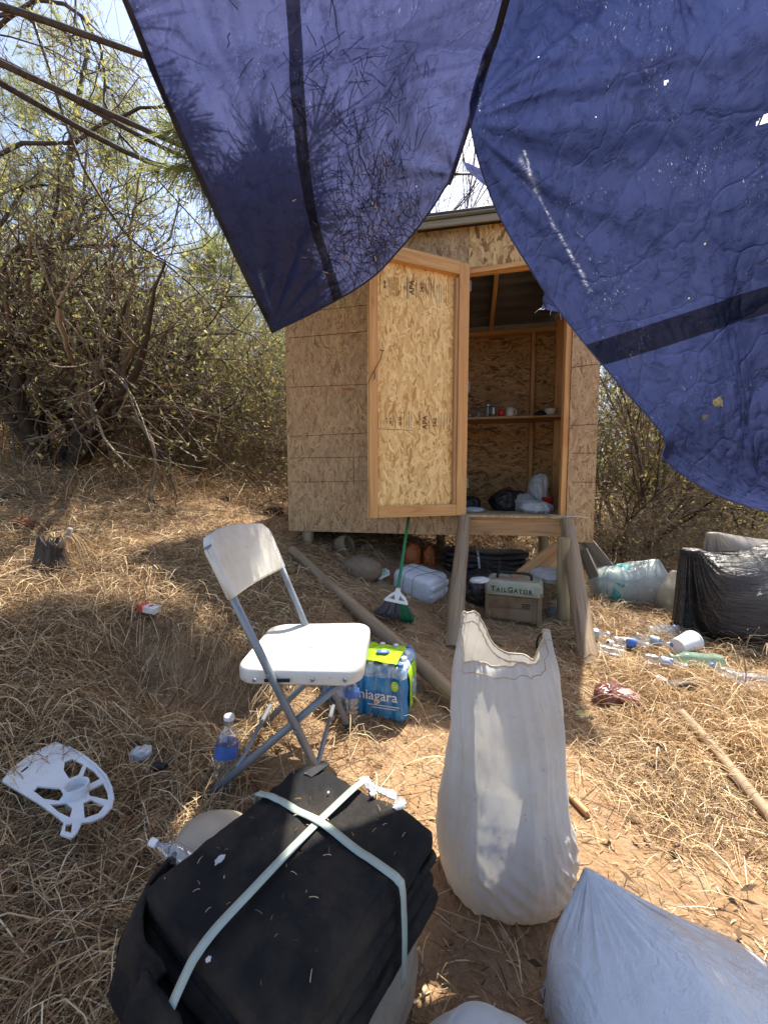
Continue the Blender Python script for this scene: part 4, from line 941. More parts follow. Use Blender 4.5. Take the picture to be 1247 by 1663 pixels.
# pine boughs inferred from left tarp's shadows, added and thickened to shade the bank
def bough(name, label, limbs, seed, tuft=26, nl=.16, m=16, group=None):
    rg_ = np.random.default_rng(seed); o0 = np.array(limbs[0][0], float); root = empty(name, o0, label, 'pine bough', group=group)
    P = np.stack([crom(np.array(l, float)-o0, 16) for l in limbs]); N = len(P); Rr = np.linspace(1, .3, 16)[None]*np.full((N, 1), .02)
    V, F = tubes(P, Rr, 7); qmesh('limbs', V, F, M_BARK, root)
    s1, d1, L1, r1 = kids(P, Rr, np.full(N, 1.0), m, .64, 1, .9, .38, .5, rg_); d1[:, 2] *= .35; P2, R2 = grow(s1, d1, L1, np.clip(r1, .002, .008), 7, .1, 0, rg_)
    s2, d2, L2, r2 = kids(P2, R2, L1, 5, .2, 1, .7, .5, .6, rg_); d2[:, 2] *= .4; P3, R3 = grow(s2, d2, L2, np.clip(r2, .0015, .005), 5, .1, 0, rg_)
    V, F = tubes(P2, R2, 4); V2, F2 = tubes(P3, R3, 3); qmesh('branches', np.concatenate([V, V2]), np.concatenate([F, F2+len(V)]), M_TWIG, root)
    e = np.concatenate([P3[:, k] for k in (2, 3, 4)]+[P2[:, k] for k in (4, 6)]); dd = unit(np.concatenate([P3[:, 4]-P3[:, 2]]*3+[P2[:, 6]-P2[:, 4]]*2))
    c0 = np.repeat(e, tuft, 0); N = len(c0); d = unit(np.repeat(dd, tuft, 0)*.8+rg_.normal(0, .6, (N, 3))); L = nl*rg_.uniform(.6, 1.2, N)
    s = np.linspace(0, 1, 3)[None, :, None]; Pn = c0[:, None]+d[:, None]*s*L[:, None, None]-np.array([0, 0, 1])*(s**2)*L[:, None, None]*.2
    V, F = ribbons(Pn, np.full((N, 3), .0016), rg_.uniform(-1.5, 1.5, N)); qmesh('foliage', V, F, LEAFS['pine'], root); return root
BG_ = 'pine boughs hanging over the left tarp'
tz = 2.78
bough('pine_bough', 'dark pine bough, thickened for shade, whose shadow shows through the left tarp', [[(-2.6, 1.9, tz+.5), (-1.6, 2.2, tz+.2), (-.75, 2.45, tz), (-.40, 2.45, tz)],
 [(-2.6, 1.9, tz+.5), (-1.6, 2.7, tz+.3), (-.95, 2.5, tz+.05), (-.5, 2.55, tz+.05)],
      [(-2.6, 1.9, tz+.5), (-1.7, 1.9, tz+.3), (-.95, 1.95, tz+.1), (-.35, 2.1, tz+.05)], [(-2.6, 1.9, tz+.5), (-1.9, 2.3, tz+.4), (-1.2, 2.6, tz+.2), (-.5, 2.7, tz+.1)]], 91, 46, .15, 26, BG_)
# brush that goes on beyond both edges of the photograph
for i, (x, y, h) in enumerate(((-7.6, 5.2, 2.6), (-9.5, 7.5, 3.2), (7.6, 6.0, 2.4), (9.0, 8.5, 3.0))):
    shrub('border_bush', (x, y), ('dense bush beyond the left edge of the clearing', 'tall bush farther off beyond the left edge', 'dense bush beyond the right edge of the clearing', 'tall bush farther off beyond the right edge')[i], 'bush', h, 10, .8, (0, 0, 0), .035, (8, 7, 5), 'green', 6000, .07, 55+i, group='brush beyond the edges of the clearing')
# ------------------------------------------------------------ things in the yard, near ones
def ico(sub):
    b = bmesh.new(); bmesh.ops.create_icosphere(b, subdivisions=sub, radius=1)
    V = np.array([v.co[:] for v in b.verts]); F = [[v.index for v in f.verts] for f in b.faces]; b.free(); return V, F
_ICO = {k: ico(k) for k in (4, 5, 6)}
def crumple(V, fr_, seed, amp):
    """creased film: ridged noise, sharp along lines"""
    w = V+.25*np.stack([fbm(V*2+5, seed), fbm(V*2+9, seed+1), fbm(V*2+13, seed+2)], -1)
    return amp*(ridge(w*fr_, seed, 4)*.7+.5*fbm(V*fr_*.7, seed+7, 3))
def blob(name, label, cat, c, rad, m, seed, amp=.15, fr_=1.8, power=2.6, rz=0, sub=6, flat=.9, parent=None, group=None, kind=None):
    V, F = _ICO[sub]; V = V.copy()
    sgn = np.sign(V); V = sgn*np.abs(V)**(2/power); V /= np.maximum(1e-6, (np.abs(V)**power).sum(1, keepdims=True)**(1/power))
    V = V*(1+crumple(V, fr_, seed, amp))[:, None]; V[:, 2] = np.where(V[:, 2] < -flat, -flat+(V[:, 2]+flat)*.1, V[:, 2])
    V = V*np.array(rad); o = qmesh(name, V, F, m, parent); o.location = tuple(c); o.rotation_euler = (0, 0, rz)
    return tag(o, label, cat, group, kind) if parent is None else o

# ------------------------------------------------------------ thin film / sack cloth settled over its contents
def settle(X, LH, LV, pin, solids, floor, steps=60, iters=10, g=-2.0, suck=0.0, comp=.35, bend=.06, seed=0, fric=.5, ctr=None):
    """X (K,n,3) tube of cloth; LH/LV rest lengths (K,n)/(K-1,n); pin (K,n) bool; solids: list of (centre, radii, power)"""
    r_ = np.random.default_rng(seed); X = X.copy(); K, n, _ = X.shape; w = np.where(pin, 0.0, 1.0)[..., None]
    X += r_.normal(0, .0015, X.shape)*w; Vv_ = np.zeros_like(X); dt = .04
    LH = np.broadcast_to(LH, (K, n)); LV = np.broadcast_to(LV, (K-1, n)); LD = np.sqrt(LV**2+LH[:-1]**2)
    comp = np.broadcast_to(comp, (K,))[:, None, None]*np.ones((K, n, 1))
    def pr(A, B, wA, wB, L, kc, ks=1.0):
        d = B-A; l = np.sqrt((d*d).sum(-1, keepdims=True))+1e-9; e = l-L[..., None]; k = np.where(e > 0, ks, kc)
        c = d*(e/l*k/(wA+wB+1e-9)); return A+c*wA, B-c*wB
    for st in range(steps):
        Vv_[..., 2] += g*dt
        if suck:
            gu = np.roll(X, -1, 1)-np.roll(X, 1, 1); gv = np.gradient(X, axis=0); nn = np.cross(gu, gv); nn /= np.linalg.norm(nn, axis=-1, keepdims=True)+1e-9
            Vv_ += nn*suck*dt*(-1)
        Vv_ *= .93; P0 = X; X = X+Vv_*dt*w
        for it in range(iters):
            a, b = pr(X[:, 0::2], X[:, 1::2], w[:, 0::2], w[:, 1::2], LH[:, 0::2], comp[:, 0::2]); X[:, 0::2] = a; X[:, 1::2] = b
            B = np.roll(X, -1, 1)[:, 1::2]; wB = np.roll(w, -1, 1)[:, 1::2]
            a, b = pr(X[:, 1::2], B, w[:, 1::2], wB, LH[:, 1::2], comp[:, 1::2]); X[:, 1::2] = a; Y_ = np.roll(X, -1, 1); Y_[:, 1::2] = b; X = np.roll(Y_, 1, 1)
            for o in (0, 1):
                m = (K-o)//2
                a, b = pr(X[o:o+2*m:2], X[o+1:o+1+2*m:2], w[o:o+2*m:2], w[o+1:o+1+2*m:2], LV[o:o+2*m:2], comp[o:o+2*m:2]); X[o:o+2*m:2] = a; X[o+1:o+1+2*m:2] = b
                if it % 2 == 0:
                    for s in (1, -1):
                        B = np.roll(X[o+1:o+1+2*m:2], s, 1); wB = np.roll(w[o+1:o+1+2*m:2], s, 1)
                        a, b = pr(X[o:o+2*m:2], B, w[o:o+2*m:2], wB, LD[o:o+2*m:2], comp[o:o+2*m:2]*.3, .5); X[o:o+2*m:2] = a; X[o+1:o+1+2*m:2] = np.roll(b, -s, 1)
            lap = (np.roll(X, 1, 1)+np.roll(X, -1, 1))*.25+.5*X; lap[1:-1] = lap[1:-1]*.5+.5*(X[:-2]*.25+X[2:]*.25+.5*X[1:-1])
            X = X+(lap-X)*bend*w
            for c, rad, pw in solids:
                q = (X-np.array(c))/np.array(rad); l = (np.abs(q)**pw).sum(-1, keepdims=True)**(1/pw); ins = (l < 1) & (w > 0)
                X = np.where(ins, np.array(c)+q/np.maximum(l, 1e-3)*np.array(rad), X)
            X[..., 2] = np.maximum(X[..., 2], floor)
        Vv_ = (X-P0)/dt
        for c, rad, pw in solids:
            q = (X-np.array(c))/np.array(rad); l = (np.abs(q)**pw).sum(-1, keepdims=True)**(1/pw); Vv_ = np.where(l < 1.01, Vv_*(1-fric), Vv_)
        Vv_ = np.where((X[..., 2:] < floor+.002), Vv_*(1-fric), Vv_)
        sp = np.linalg.norm(Vv_, axis=-1, keepdims=True); Vv_ = np.where(sp > 1.5, Vv_/sp*1.5, Vv_)
    return X
def tube_bag(name, label, cat, c, m, solids, H, C, peak, seed, K=84, n=128, steps=60, gather=.015, suck=0.0, comp=.35, bend=.05, rz=0, foot=.5, floor=0.0, top='knot', shape=(1, 1), sub=1, rad0=None, knot_h=None, thick=0, g=-2.0, iters=10):
    """a bag: tube of circumference C and height H settled over solids, drawn together at peak"""
    a = np.linspace(0, 2*np.pi, n, endpoint=False); t = np.linspace(0, 1, K); r0 = C/2/np.pi
    sx, sy = shape; X = np.zeros((K, n, 3)); lo = foot
    for i in range(K):
        # the lowest rows lie flat under the load
        if t[i] < .10: rr = r0*(.25+.75*t[i]/.10); z = 0
        else:
            u = (t[i]-.10)/.90; rr = r0*(1-sstep(.55, 1, u)*(1-gather/r0)); z = u*peak[2]
        cxy = np.array(peak[:2])*max(0, (t[i]-.10)/.9)
        X[i] = np.stack([cxy[0]+rr*sx*np.cos(a), cxy[1]+rr*sy*np.sin(a), np.full(n, z)], 1)
    pin = np.zeros((K, n), bool); pin[0] = True; pin[-1] = True
    X[-1] = np.stack([peak[0]+gather*np.cos(a), peak[1]+gather*np.sin(a), np.full(n, peak[2])], 1)
    LH = np.full((K, n), C/n); LH[:int(K*.1)] *= np.linspace(.25, 1, int(K*.1))[:, None]
    cp_ = np.full(K, comp); cp_[-10:] = np.linspace(comp, 0, 10); cp_[:8] = .2
    X = settle(X, LH, H/(K-1), pin, solids, floor, steps, iters, g, suck, cp_, bend, seed)
    b = MB(); b.grid(X, True); b.f += [list(range(n-1, -1, -1)), [(K-1)*n+j for j in range(n)]]
    o = b.build(name, m, None, smooth=True, loc=c, rot=(0, 0, rz), sub=sub); return tag(o, label, cat), X
def facet(V, seed, n, amp, w=.9, ctr=None):
    r_ = np.random.default_rng(seed); sh = V.shape[:-1]; out = np.zeros(sh)
    for k in range(n):
        d = unit(r_.normal(0, 1, 3)); c = unit(r_.normal(0, 1, 3))*.9
        if ctr: c = c*np.array([1, 1, .5])+np.array([0, 0, .5])
        g = np.exp(-((V-c)**2).sum(-1)/(w*r_.uniform(.4, 1.2))**2); out += g*amp*r_.uniform(.4, 1)*(-np.abs((V-c)@d)+.2)
    return out
# ---- folding chair
CH = empty('folding_chair', (-.27, 1.40, gzs(-.27, 1.40)), 'dirty white folding chair with grey steel legs standing in the sunny patch', 'folding chair')
co = np.array(CH.location)
def cp(*p): return np.array(p, float)-co
t_ = NT('chair_plastic'); c = t_.coord()
d1 = t_.ramp(t_.noise(c, 7, 7, .7), [(.45, 0.0), (.72, .55)]); d2 = t_.ramp(t_.noise(c, 45, 4, .7), [(.62, 0.0), (.72, .7)])
pc = t_.mix(d1, (.68, .665, .61), (.42, .36, .27)); pc = t_.mix(d2, pc, (.33, .27, .2))
M_CHAIR = t_.done(t_.pbsdf(pc, .38, .5, t_.bump(t_.noise(c, 160, 2), .15, .002)))
def rpad(w, d, r, n=7):
    """rounded rectangle outline"""
    o = []
    for cx_, cy_, a0 in ((w/2-r, d/2-r, 0), (-w/2+r, d/2-r, 90), (-w/2+r, -d/2+r, 180), (w/2-r, -d/2+r, 270)):
        for k in range(n+1): a = R(a0+90*k/n); o.append((cx_+r*math.cos(a), cy_+r*math.sin(a)))
    return np.array(o)
ol = rpad(.405, .425, .065)
ol[:, 1] *= 1-.06*(ol[:, 0] < 0)*np.abs(ol[:, 0])/.2*1.2
b = MB(); rings = []
for sc, z in ((.02, -.012), (.35, -.011), (.7, -.006), (.90, .003), (.965, .003), (.99, -.003), (1.0, -.012), (1.0, -.040), (.985, -.046), (.96, -.044), (.95, -.03), (.5, -.03), (.02, -.03)):
    rings.append(np.column_stack([ol*sc, np.full(len(ol), z)]))
b.grid(np.array(rings), True)
sc_ = (-.262, 1.418, .455)
seat = b.build('seat', M_CHAIR, CH, smooth=True, loc=cp(*sc_), rot=(0, R(-1.0), R(-2)))
for q in (-.13, .05, .15):
    MB().lathe([(.007, 0), (.006, .004), (0, .005)], 10).build('bolt', M_STEEL, seat, loc=(q, -.2135*(1-.0), -.026), rot=(R(90), 0, 0))
MB().box((-.10, -.2140, -.033), (-.02, -.2125, -.022)).build('slot', M_BLACK, seat)
# legs
n_top, n_foot = np.array([-.528, 1.205, .845]), np.array([-.150, 1.215, gzs(-.15, 1.215)+.005])
f_top, f_foot = np.array([-.474, 1.62, .845]), np.array([-.140, 1.600, gzs(-.14, 1.6)+.005])
def leg(p, q, r=.0125, name='leg', foot=True):
    o = MB().tube([cp(*p), cp(*(np.array(p)+(np.array(q)-np.array(p))*.5)), cp(*q)], r, 12).build(name, M_STEEL, CH, smooth=True)
    if foot:
        d = (np.array(q)-np.array(p)); d /= np.linalg.norm(d)
        MB().tube([cp(*(np.array(q)-d*.035)), cp(*(np.array(q)+d*.004))], r*1.25, 12).build('foot_cap', M_BLACK, o, smooth=True)
    return o
leg(n_top, n_foot); leg(f_top, f_foot)
g1 = gzs(-.575, 1.24)
leg((-.115, 1.232, .425), (-.585, 1.245, g1+.01)); leg((-.115, 1.585, .425), (-.56, 1.60, gzs(-.56, 1.6)+.01))
def bar(p, q, r=.008): return MB().tube([cp(*p), cp(*q)], r, 10).build('crossbar', M_STEEL, CH, smooth=True)
bar((-.47, 1.24, .12), (-.465, 1.60, .12)); bar((-.215, 1.215, .13), (-.205, 1.60, .13)); bar((-.13, 1.23, .405), (-.13, 1.585, .405), .009)
for p in ((-.355, 1.198, .445), (-.275, 1.198, .265)):
    MB().lathe([(.007, 0), (.0055, .004), (0, .005)], 10).build('bolt', M_STEEL, CH, loc=cp(*p), rot=(R(90), 0, 0))
# back rest: curved panel wrapping both uprights
cn = []
for s in np.linspace(0, 1, 25):          # across
    yv = 1.193+(1.632-1.193)*s; bow = -.022*math.sin(math.pi*s)
    col_ = []
    for (h, th) in ((0, 0), (.03, .014), (.05, .016), (.5, .016), (.95, .016), (.985, .013), (1, 0), (.985, -.012), (.95, -.014), (.5, -.014), (.05, -.014), (.02, -.012)):
        top = .866+.018*math.sin(math.pi*s)-.03*max(0, abs(s-.5)-.42)/.08; bot = .684-.004*math.sin(math.pi*s)
        z = bot+(top-bot)*h; k = (n_top[2]-z)/(n_top[2]-n_foot[2]); xa_ = n_top[0]+(n_foot[0]-n_top[0])*k; xb_ = f_top[0]+(f_foot[0]-f_top[0])*k; xx = xa_+(xb_-xa_)*s
        ed = 1 if .03 < s < .97 else .75
        col_.append(cp(xx+bow+th*ed*.95, yv, z+th*.3))
    cn.append(col_)
b = MB(); b.grid(np.array(cn), True); b.f += [list(range(11, -1, -1)), [24*12+k for k in range(12)]]
b.build('backrest', M_CHAIR, CH, smooth=True)

# ---- bottles
M_PET = mat_plastic_clear('bottle_plastic', (.93, .96, 1.0), .10, .08)
t_ = NT('bottle_water'); lwf = t_.n('LayerWeight', Blend=.4)
M_WATER = t_.done(t_.n('MixShader', i0=t_.math('ADD', t_.math('MULTIPLY', lwf.outputs['Facing'], .4), .05), i1=t_.n('BsdfTransparent', Color=(.80, .87, .90)).outputs[0], i2=t_.n('BsdfGlossy', Roughness=.05).outputs[0]))
M_CAPW = mat_plain('bottle_cap_white', (.75, .75, .76), .4, .5, .04); M_CAPB = mat_plain('bottle_cap_blue', (.10, .20, .50), .4, .5, .08)
M_LBL = mat_plain('bottle_label_blue', (.06, .14, .42), .35, .5, .25, 30); M_LBLP = mat_plain('bottle_label_pale', (.40, .48, .62), .4, .5, .3, 40)
M_GRN = mat_plain('pale_green_plastic', (.35, .48, .38), .4, .5, .15)
def bottle(label, P, axis=(0, 0, 1), H=.225, r=.033, cap=M_CAPW, lab=M_LBL, labz=(.50, .66), crush=0.0, seed=0, water=0.0, group=None, spin=0, text=None, body=None):
    n, K = 26, 44; t = np.linspace(0, 1, K); hb_ = .66
    pr = np.where(t < hb_, 1.0, 0)*1.0
    pr = np.interp(t, [0, .015, .04, .10, hb_, .72, .80, .87, .90, .93, 1], [.55, .80, .93, 1, 1, .93, .70, .42, .36, .36, .34])
    pr = pr+np.where((t > .08) & (t < .46), -.05*np.abs(np.sin(t*H*150)), 0)
    a = np.linspace(0, 2*np.pi, n, endpoint=False); Gd = np.zeros((K, n, 3))
    for i in range(K):
        rr = r*pr[i]*np.ones(n)
        if t[i] < .07: rr *= 1-.16*(np.abs(np.cos(a*2.5)) < .35)*(1-t[i]/.07)
        q = np.stack([np.cos(a)*1.5, np.sin(a)*1.5, np.full(n, t[i]*4)], 1)
        if crush and t[i] < .85: rr = rr*(1-crush*np.clip(ridge(q+seed*3, seed, 2)*.7+.15, 0, 1))
        Gd[i] = np.stack([rr*np.cos(a), rr*np.sin(a)*(1-crush*.6), np.full(n, t[i]*H)], 1)
    b = MB(); b.grid(Gd, True); b.f += [list(range(n-1, -1, -1))]
    o = b.build('water_bottle', body or M_PET, None, smooth=True); o.location = tuple(P)
    ax = Vector(axis).normalized(); o.rotation_euler = (ax.to_track_quat('Z', 'Y').to_matrix() @ Matrix.Rotation(spin, 3, 'Z')).to_euler()
    tag(o, label, 'bottle', group)
    if cap:
        MB().lathe([(r*.40, 0), (r*.42, .002), (r*.42, .012), (r*.38, .014), (0, .0145)], 22).build('cap', cap, o, smooth=False, loc=(0, 0, H*.965))
    if lab:
        i0, i1 = int(labz[0]*K), int(labz[1]*K); g = Gd[i0:i1+1].copy(); g[..., :2] *= 1.03
        MB().grid(g, True).build('label', lab, o, smooth=True)
        if text:
            zm = (labz[0]+labz[1])/2*H
            text_mesh(text, .017, M_CAPW, 'label_text', o, basis((0, 1, 0), (0, 0, 1), (1, 0, 0), (r*1.06, 0, zm)), extrude=.0003)
    if water:
        k = max(3, int(water*K)); g = Gd[1:k].copy(); g[..., :2] *= .93; bb = MB(); bb.grid(g, True); bb.f += [list(range(n-1, -1, -1)), [(k-2)*n+j for j in range(n)]]
        bb.build('water', M_WATER, o, smooth=True)
    return o
def bt(px, py, dz=0): p = G(px, py); return (p[0], p[1], gzs(p[0], p[1])+dz)
bottle('clear water bottle with blue label standing by the rear foot of the chair', bt(362, 1290, -.004), (.09, .06, 1), .262, .041, M_CAPW, M_LBL, (.50, .68), .22, 3, .22, spin=R(-100))
bottle('full small water bottle standing between the chair and the bottle pack', bt(573, 1176, -.004), (-.02, .02, 1), .215, .033, M_CAPW, M_LBL, (.60, .76), .03, 5, .55, spin=R(-95))
bottle('small water bottle with a pale label standing just behind the other one', bt(556, 1160, -.004), (.03, 0, 1), .205, .031, M_CAPW, M_LBLP, (.45, .72), .05, 6, .4)

# ---- shrink wrapped pack of bottles
PK = empty('water_bottle_pack', (.095, 1.655, gzs(.05, 1.75)), 'shrink wrapped pack of small water bottles in blue and green film beside the chair', 'bottle pack', R(-15))
t_ = NT('pack_film'); c = t_.coord(); s = t_.n('SeparateXYZ', i0=c)
st = t_.noise(t_.map(c, scale=(22, 22, 4)), 1, 4, .6, .6)
blue = t_.ramp(st, [(.3, (.012, .10, .30)), (.5, (.02, .22, .50)), (.72, (.10, .40, .62))])
hgt = t_.math('GREATER_THAN', t_.math('ADD', s.outputs[2], t_.math('MULTIPLY', st, .03)), .200)
film = t_.mix(hgt, blue, t_.ramp(t_.noise(c, 30, 4, .6), [(.35, (.10, .22, .45)), (.55, (.42, .55, .65)), (.7, (.75, .80, .82))]))
M_PACK = t_.done(t_.pbsdf(film, .16, .7, t_.bump(t_.noise(t_.map(c, scale=(30, 30, 12)), 1, 4, .6, 1.0), .7, .01)))
LX, LY, HH = .40, .265, .235
def pk_out(n=150):
    """outline of 6 x 4 bottles under tight film, counter clockwise from the near right corner"""
    o = []
    for (x0, y0, dx, dy, cnt, L) in ((0, 0, 0, 1, 4, LY), (0, LY, -1, 0, 6, LX), (-LX, LY, 0, -1, 4, LY), (-LX, 0, 1, 0, 6, LX)):
        m = int(n*L/(LX+LY)/2)
        for k in range(m):
            t = k/m; s_ = abs(math.sin(math.pi*t*cnt)); cornr = min(t, 1-t)*L; inn = .012*(1-s_**.6)+.018*max(0, 1-cornr/.022)**2
            nx_, ny_ = -dy, dx; o.append((x0+dx*t*L+nx_*inn, y0+dy*t*L+ny_*inn))
    return np.array(o)
po = pk_out(220); cen = np.array([-LX/2, LY/2]); rings = []
for z, sc, w in ((0, .94, 1), (.006, .99, 1), (.03, 1, 1), (.09, .985, .6), (.14, 1, .9), (.165, .995, .5), (.185, .985, .3), (.205, .965, .2), (.222, .93, .1), (.232, .86, 0), (.236, .7, 0), (.236, .4, 0), (.236, .02, 0)):
    q = cen+(po-cen)*sc; box_ = np.array([np.clip(p, [-LX+.008, .008], [-.008, LY-.008]) for p in q]); q = q*w+box_*(1-w)
    zz = np.full(len(q), z)
    if z > .2: zz = z+.008*np.cos((q[:, 0])*2*math.pi/.0667)*np.cos(q[:, 1]*2*math.pi/.0662)*(1 if z > .22 else .5)
    rings.append(np.column_stack([q, zz]))
Gp = np.array(rings); Gp += (.0035*ridge(Gp*26, 3, 3))[..., None]*np.array([1, 1, .6])
b = MB(); b.grid(Gp, True); b.f += [list(range(len(po)-1, -1, -1))]
b.build('film', M_PACK, PK, smooth=True)
for i in range(6):
    for j in range(4):
        MB().lathe([(.0135, 0), (.0135, .010), (.012, .012), (0, .0125)], 12).build('bottle_cap', M_CAPW if (i+j) % 3 else M_CAPB, PK, loc=(-LX*(i+.5)/6, LY*(j+.5)/4, .233), rot=(.05*(i % 3-1), .05*(j % 3-1), 0))
M_LIME = mat_plain('pack_lime', (.34, .58, .02), .22, .6, .2, 20, .6, 40)
def patch(u0, u1, v0, v1, z, name='green_panel', m=M_LIME):
    us = np.linspace(u0, u1, 34); vs_ = np.linspace(v0, v1, 24)
    g = np.array([[(u, v, z+.004*math.cos(u*94)*math.cos(v*95)+.003*math.sin(u*31+v*40)) for v in vs_] for u in us]); return MB().grid(g).build(name, m, PK, smooth=True, solid=.001)
patch(-.36, -.045, .012, .20, .252)
# blue drops printed on the top panel
for (u, v) in ((-.13, .10), (-.26, .11)):
    M_ = basis((1, 0, 0), (0, 1, 0), (0, 0, 1), (u, v, .262)); a = np.linspace(0, 2*math.pi, 24, endpoint=False)
    flat_shape('printed_drop', [[(.032*math.cos(x), .020*math.sin(x)) for x in a]], .001, M_LBL, PK, M_)
    flat_shape('printed_drop', [[(.012*math.cos(x), .009*math.sin(x)) for x in a]], .001, M_CAPW, PK, M_ @ Matrix.Translation((.004, 0, .0016)))
# green side panel on the right end, following the film
ys_ = np.linspace(.045, .20, 20); zs_ = np.linspace(.03, .205, 16)
g = np.array([[(.009-.004*abs(math.cos(math.pi*y*4/LY))-.012*max(0, (z-.15)/.06)**2, y, z) for y in ys_] for z in zs_])
MB().grid(g).build('green_panel', M_LIME, PK, smooth=True, solid=.001)
g = np.array([[(.0115-.004*abs(math.cos(math.pi*y*4/LY)), y, z) for y in np.linspace(.09, .16, 10)] for z in np.linspace(.06, .15, 8)])
MB().grid(g).build('clear_window', mat_plain('pack_grey', (.35, .42, .48), .25, .6, .3, 40, .6), PK, smooth=True, solid=.001)
MF = basis((1, 0, 0), (0, 0, 1), (0, -1, 0), (-.125, -.0045, .108))
text_mesh('niagara', .062, M_CAPW, 'print', PK, MF, .0006, .0004)
for k in range(2): MB().box((-.17+.02*k, -.006, .066-.011*k), (-.03-.015*k, -.0045, .069-.011*k)).build('print_line', M_CAPW, PK)
a = np.linspace(0, 2*math.pi, 24, endpoint=False)
flat_shape('badge', [[(.017*math.cos(x), .022*math.sin(x)) for x in a]], .001, M_LIME, PK, basis((1, 0, 0), (0, 0, 1), (0, -1, 0), (-.05, -.006, .160)))
text_mesh('24', .020, M_CAPW, 'print', PK, basis((1, 0, 0), (0, 0, 1), (0, -1, 0), (-.05, -.0072, .160)), .0004)
drop = [(0, .017)]+[(.009*math.cos(x), -.003+.009*math.sin(x)) for x in np.linspace(R(40), R(-220), 16)]
flat_shape('drop', [drop], .001, M_CAPW, PK, basis((1, 0, 0), (0, 0, 1), (0, -1, 0), (-.132, -.0062, .082)))
flat_shape('drop', [[(x*.6, y*.6-.001) for x, y in drop]], .001, mat_plain('orange_print', (.75, .25, .03), .4, .4), PK, basis((1, 0, 0), (0, 0, 1), (0, -1, 0), (-.132, -.0075, .082)))

# ---- tall woven sack
t_ = NT('woven_sack'); c = t_.coord()
w1 = t_.n('TexWave', Vector=t_.map(c, rot=(0, 0, R(45))), Scale=170.0, _bands_direction='X'); w2 = t_.n('TexWave', Vector=c, Scale=170.0, _bands_direction='Z')
dirt = t_.ramp(t_.math('SUBTRACT', t_.noise(c, 6, 8, .7), t_.math('MULTIPLY', t_.n('SeparateXYZ', i0=c).outputs[2], .12)), [(.42, 0.0), (.66, .7)]); spk = t_.ramp(t_.noise(c, 60, 3, .7), [(.66, 0.0), (.72, .7)])
cl = t_.mix(dirt, (.78, .77, .75), (.56, .49, .39)); cl = t_.mix(spk, cl, (.34, .28, .21))
wv = t_.math('MULTIPLY', t_.math('ADD', w1.outputs['Fac'], w2.outputs['Fac']), .5)
cl = t_.mix(t_.math('MULTIPLY', wv, .18), cl, (.40, .41, .43))
hh = t_.math('ADD', t_.math('MULTIPLY', wv, .18), t_.math('MULTIPLY', t_.noise(t_.map(c, scale=(26, 26, 5)), 1, 5, .6, .8), 1.0))
bb = t_.bump(hh, .65, .014); p = t_.pbsdf(cl, .5, .4, bb); tl = t_.n('BsdfTranslucent', Normal=bb, Color=(.72, .68, .60)); M_WOVEN = t_.done(t_.n('MixShader', i0=.32, i1=p.outputs[0], i2=tl.outputs[0]))
SKp = np.array([.322, .995, gzs(.3, .99)-.005]); n, K = 260, 150
a = np.linspace(0, 2*np.pi, n, endpoint=False); t = np.linspace(0, 1, K)
rx = np.interp(t, [0, .03, .10, .20, .32, .50, .68, .82, .92, 1], [.138, .160, .170, .170, .158, .142, .140, .134, .122, .114])
ry = np.interp(t, [0, .03, .10, .20, .32, .50, .68, .82, .92, 1], [.105, .125, .138, .135, .118, .095, .080, .062, .045, .034])
cxs = np.interp(t, [0, .1, .3, .6, 1], [.0, .0, -.010, .002, -.004]); cys = np.interp(t, [0, .3, 1], [0, .01, .055])
ztop = .565+.0*a; ear = np.exp(-((np.cos(a)+1)/(.34+.26*np.sign(np.sin(a))))**2)*.125+np.exp(-((np.cos(a)-1)/.16)**2)*.085
ztop = ztop+ear+.035*(np.sin(a) > 0)*np.sin(a)*np.exp(-((np.cos(a)+.5)/.35)**2)*1.6+.012*fbm(np.stack([np.cos(a)*4, np.sin(a)*4, a*0], -1), 5)
Gd = np.zeros((K, n, 3))
for i in range(K):
    ti = t[i]; hz = ti*ztop*(1)
    q = np.stack([np.cos(a)*2.4, np.sin(a)*2.4, np.full(n, ti*2.2)], 1)
    lowf = .0035*np.sin((a*1.0+ti*3.2)*26+3.5*fbm(q, 4))*np.exp(-((ti-.15)/.14)**2)*np.clip(.5+fbm(q*1.3, 44)*1.6, 0, 1)          # slanting pleats low down
    vert = .0055*fbm(np.stack([np.cos(a)*7, np.sin(a)*7, np.full(n, ti*1.4)], 1), 7, 3)*sstep(.35, .95, ti)*2
    q5 = np.stack([np.cos(a), np.sin(a), np.full(n, ti*2.6-1.3)], 1)
    bulge = .010*fbm(q*.9, 12, 3)+.007*ridge(q*1.3, 14, 3)+.05*facet(q5, 61, 60, 1.0, .34)*(.5+.5*ti)+.0035*ridge(np.stack([np.cos(a)*5, np.sin(a)*5, np.full(n, ti*7)], 1)+.5*q, 15, 3)*np.exp(-((ti-.2)/.25)**2)
    top_in = -.010*sstep(.93, 1, ti)
    dr = lowf+vert+bulge+top_in*0
    ex = 2/2.25; ca = np.sign(np.cos(a))*np.abs(np.cos(a))**ex; sa = np.sign(np.sin(a))*np.abs(np.sin(a))**ex
    pinch = 1-.25*sstep(.85, 1, ti)*(ear/.12)
    x_ = cxs[i]+(rx[i]+dr)*ca*(1-.10*sstep(.7, 1, ti)*(ear/.12)*0); y_ = cys[i]+(ry[i]*pinch+dr)*sa+.012*np.sin(a*3+ti*3)*ti
    Gd[i] = np.stack([x_, y_, hz], 1)
# front lip sags inwards, forming the open mouth
Gd[-12:, :, 1] += (np.linspace(0, 1, 12)[:, None]**2)*(.020*np.sin(a) < 0)*(.018*np.abs(np.sin(a)))

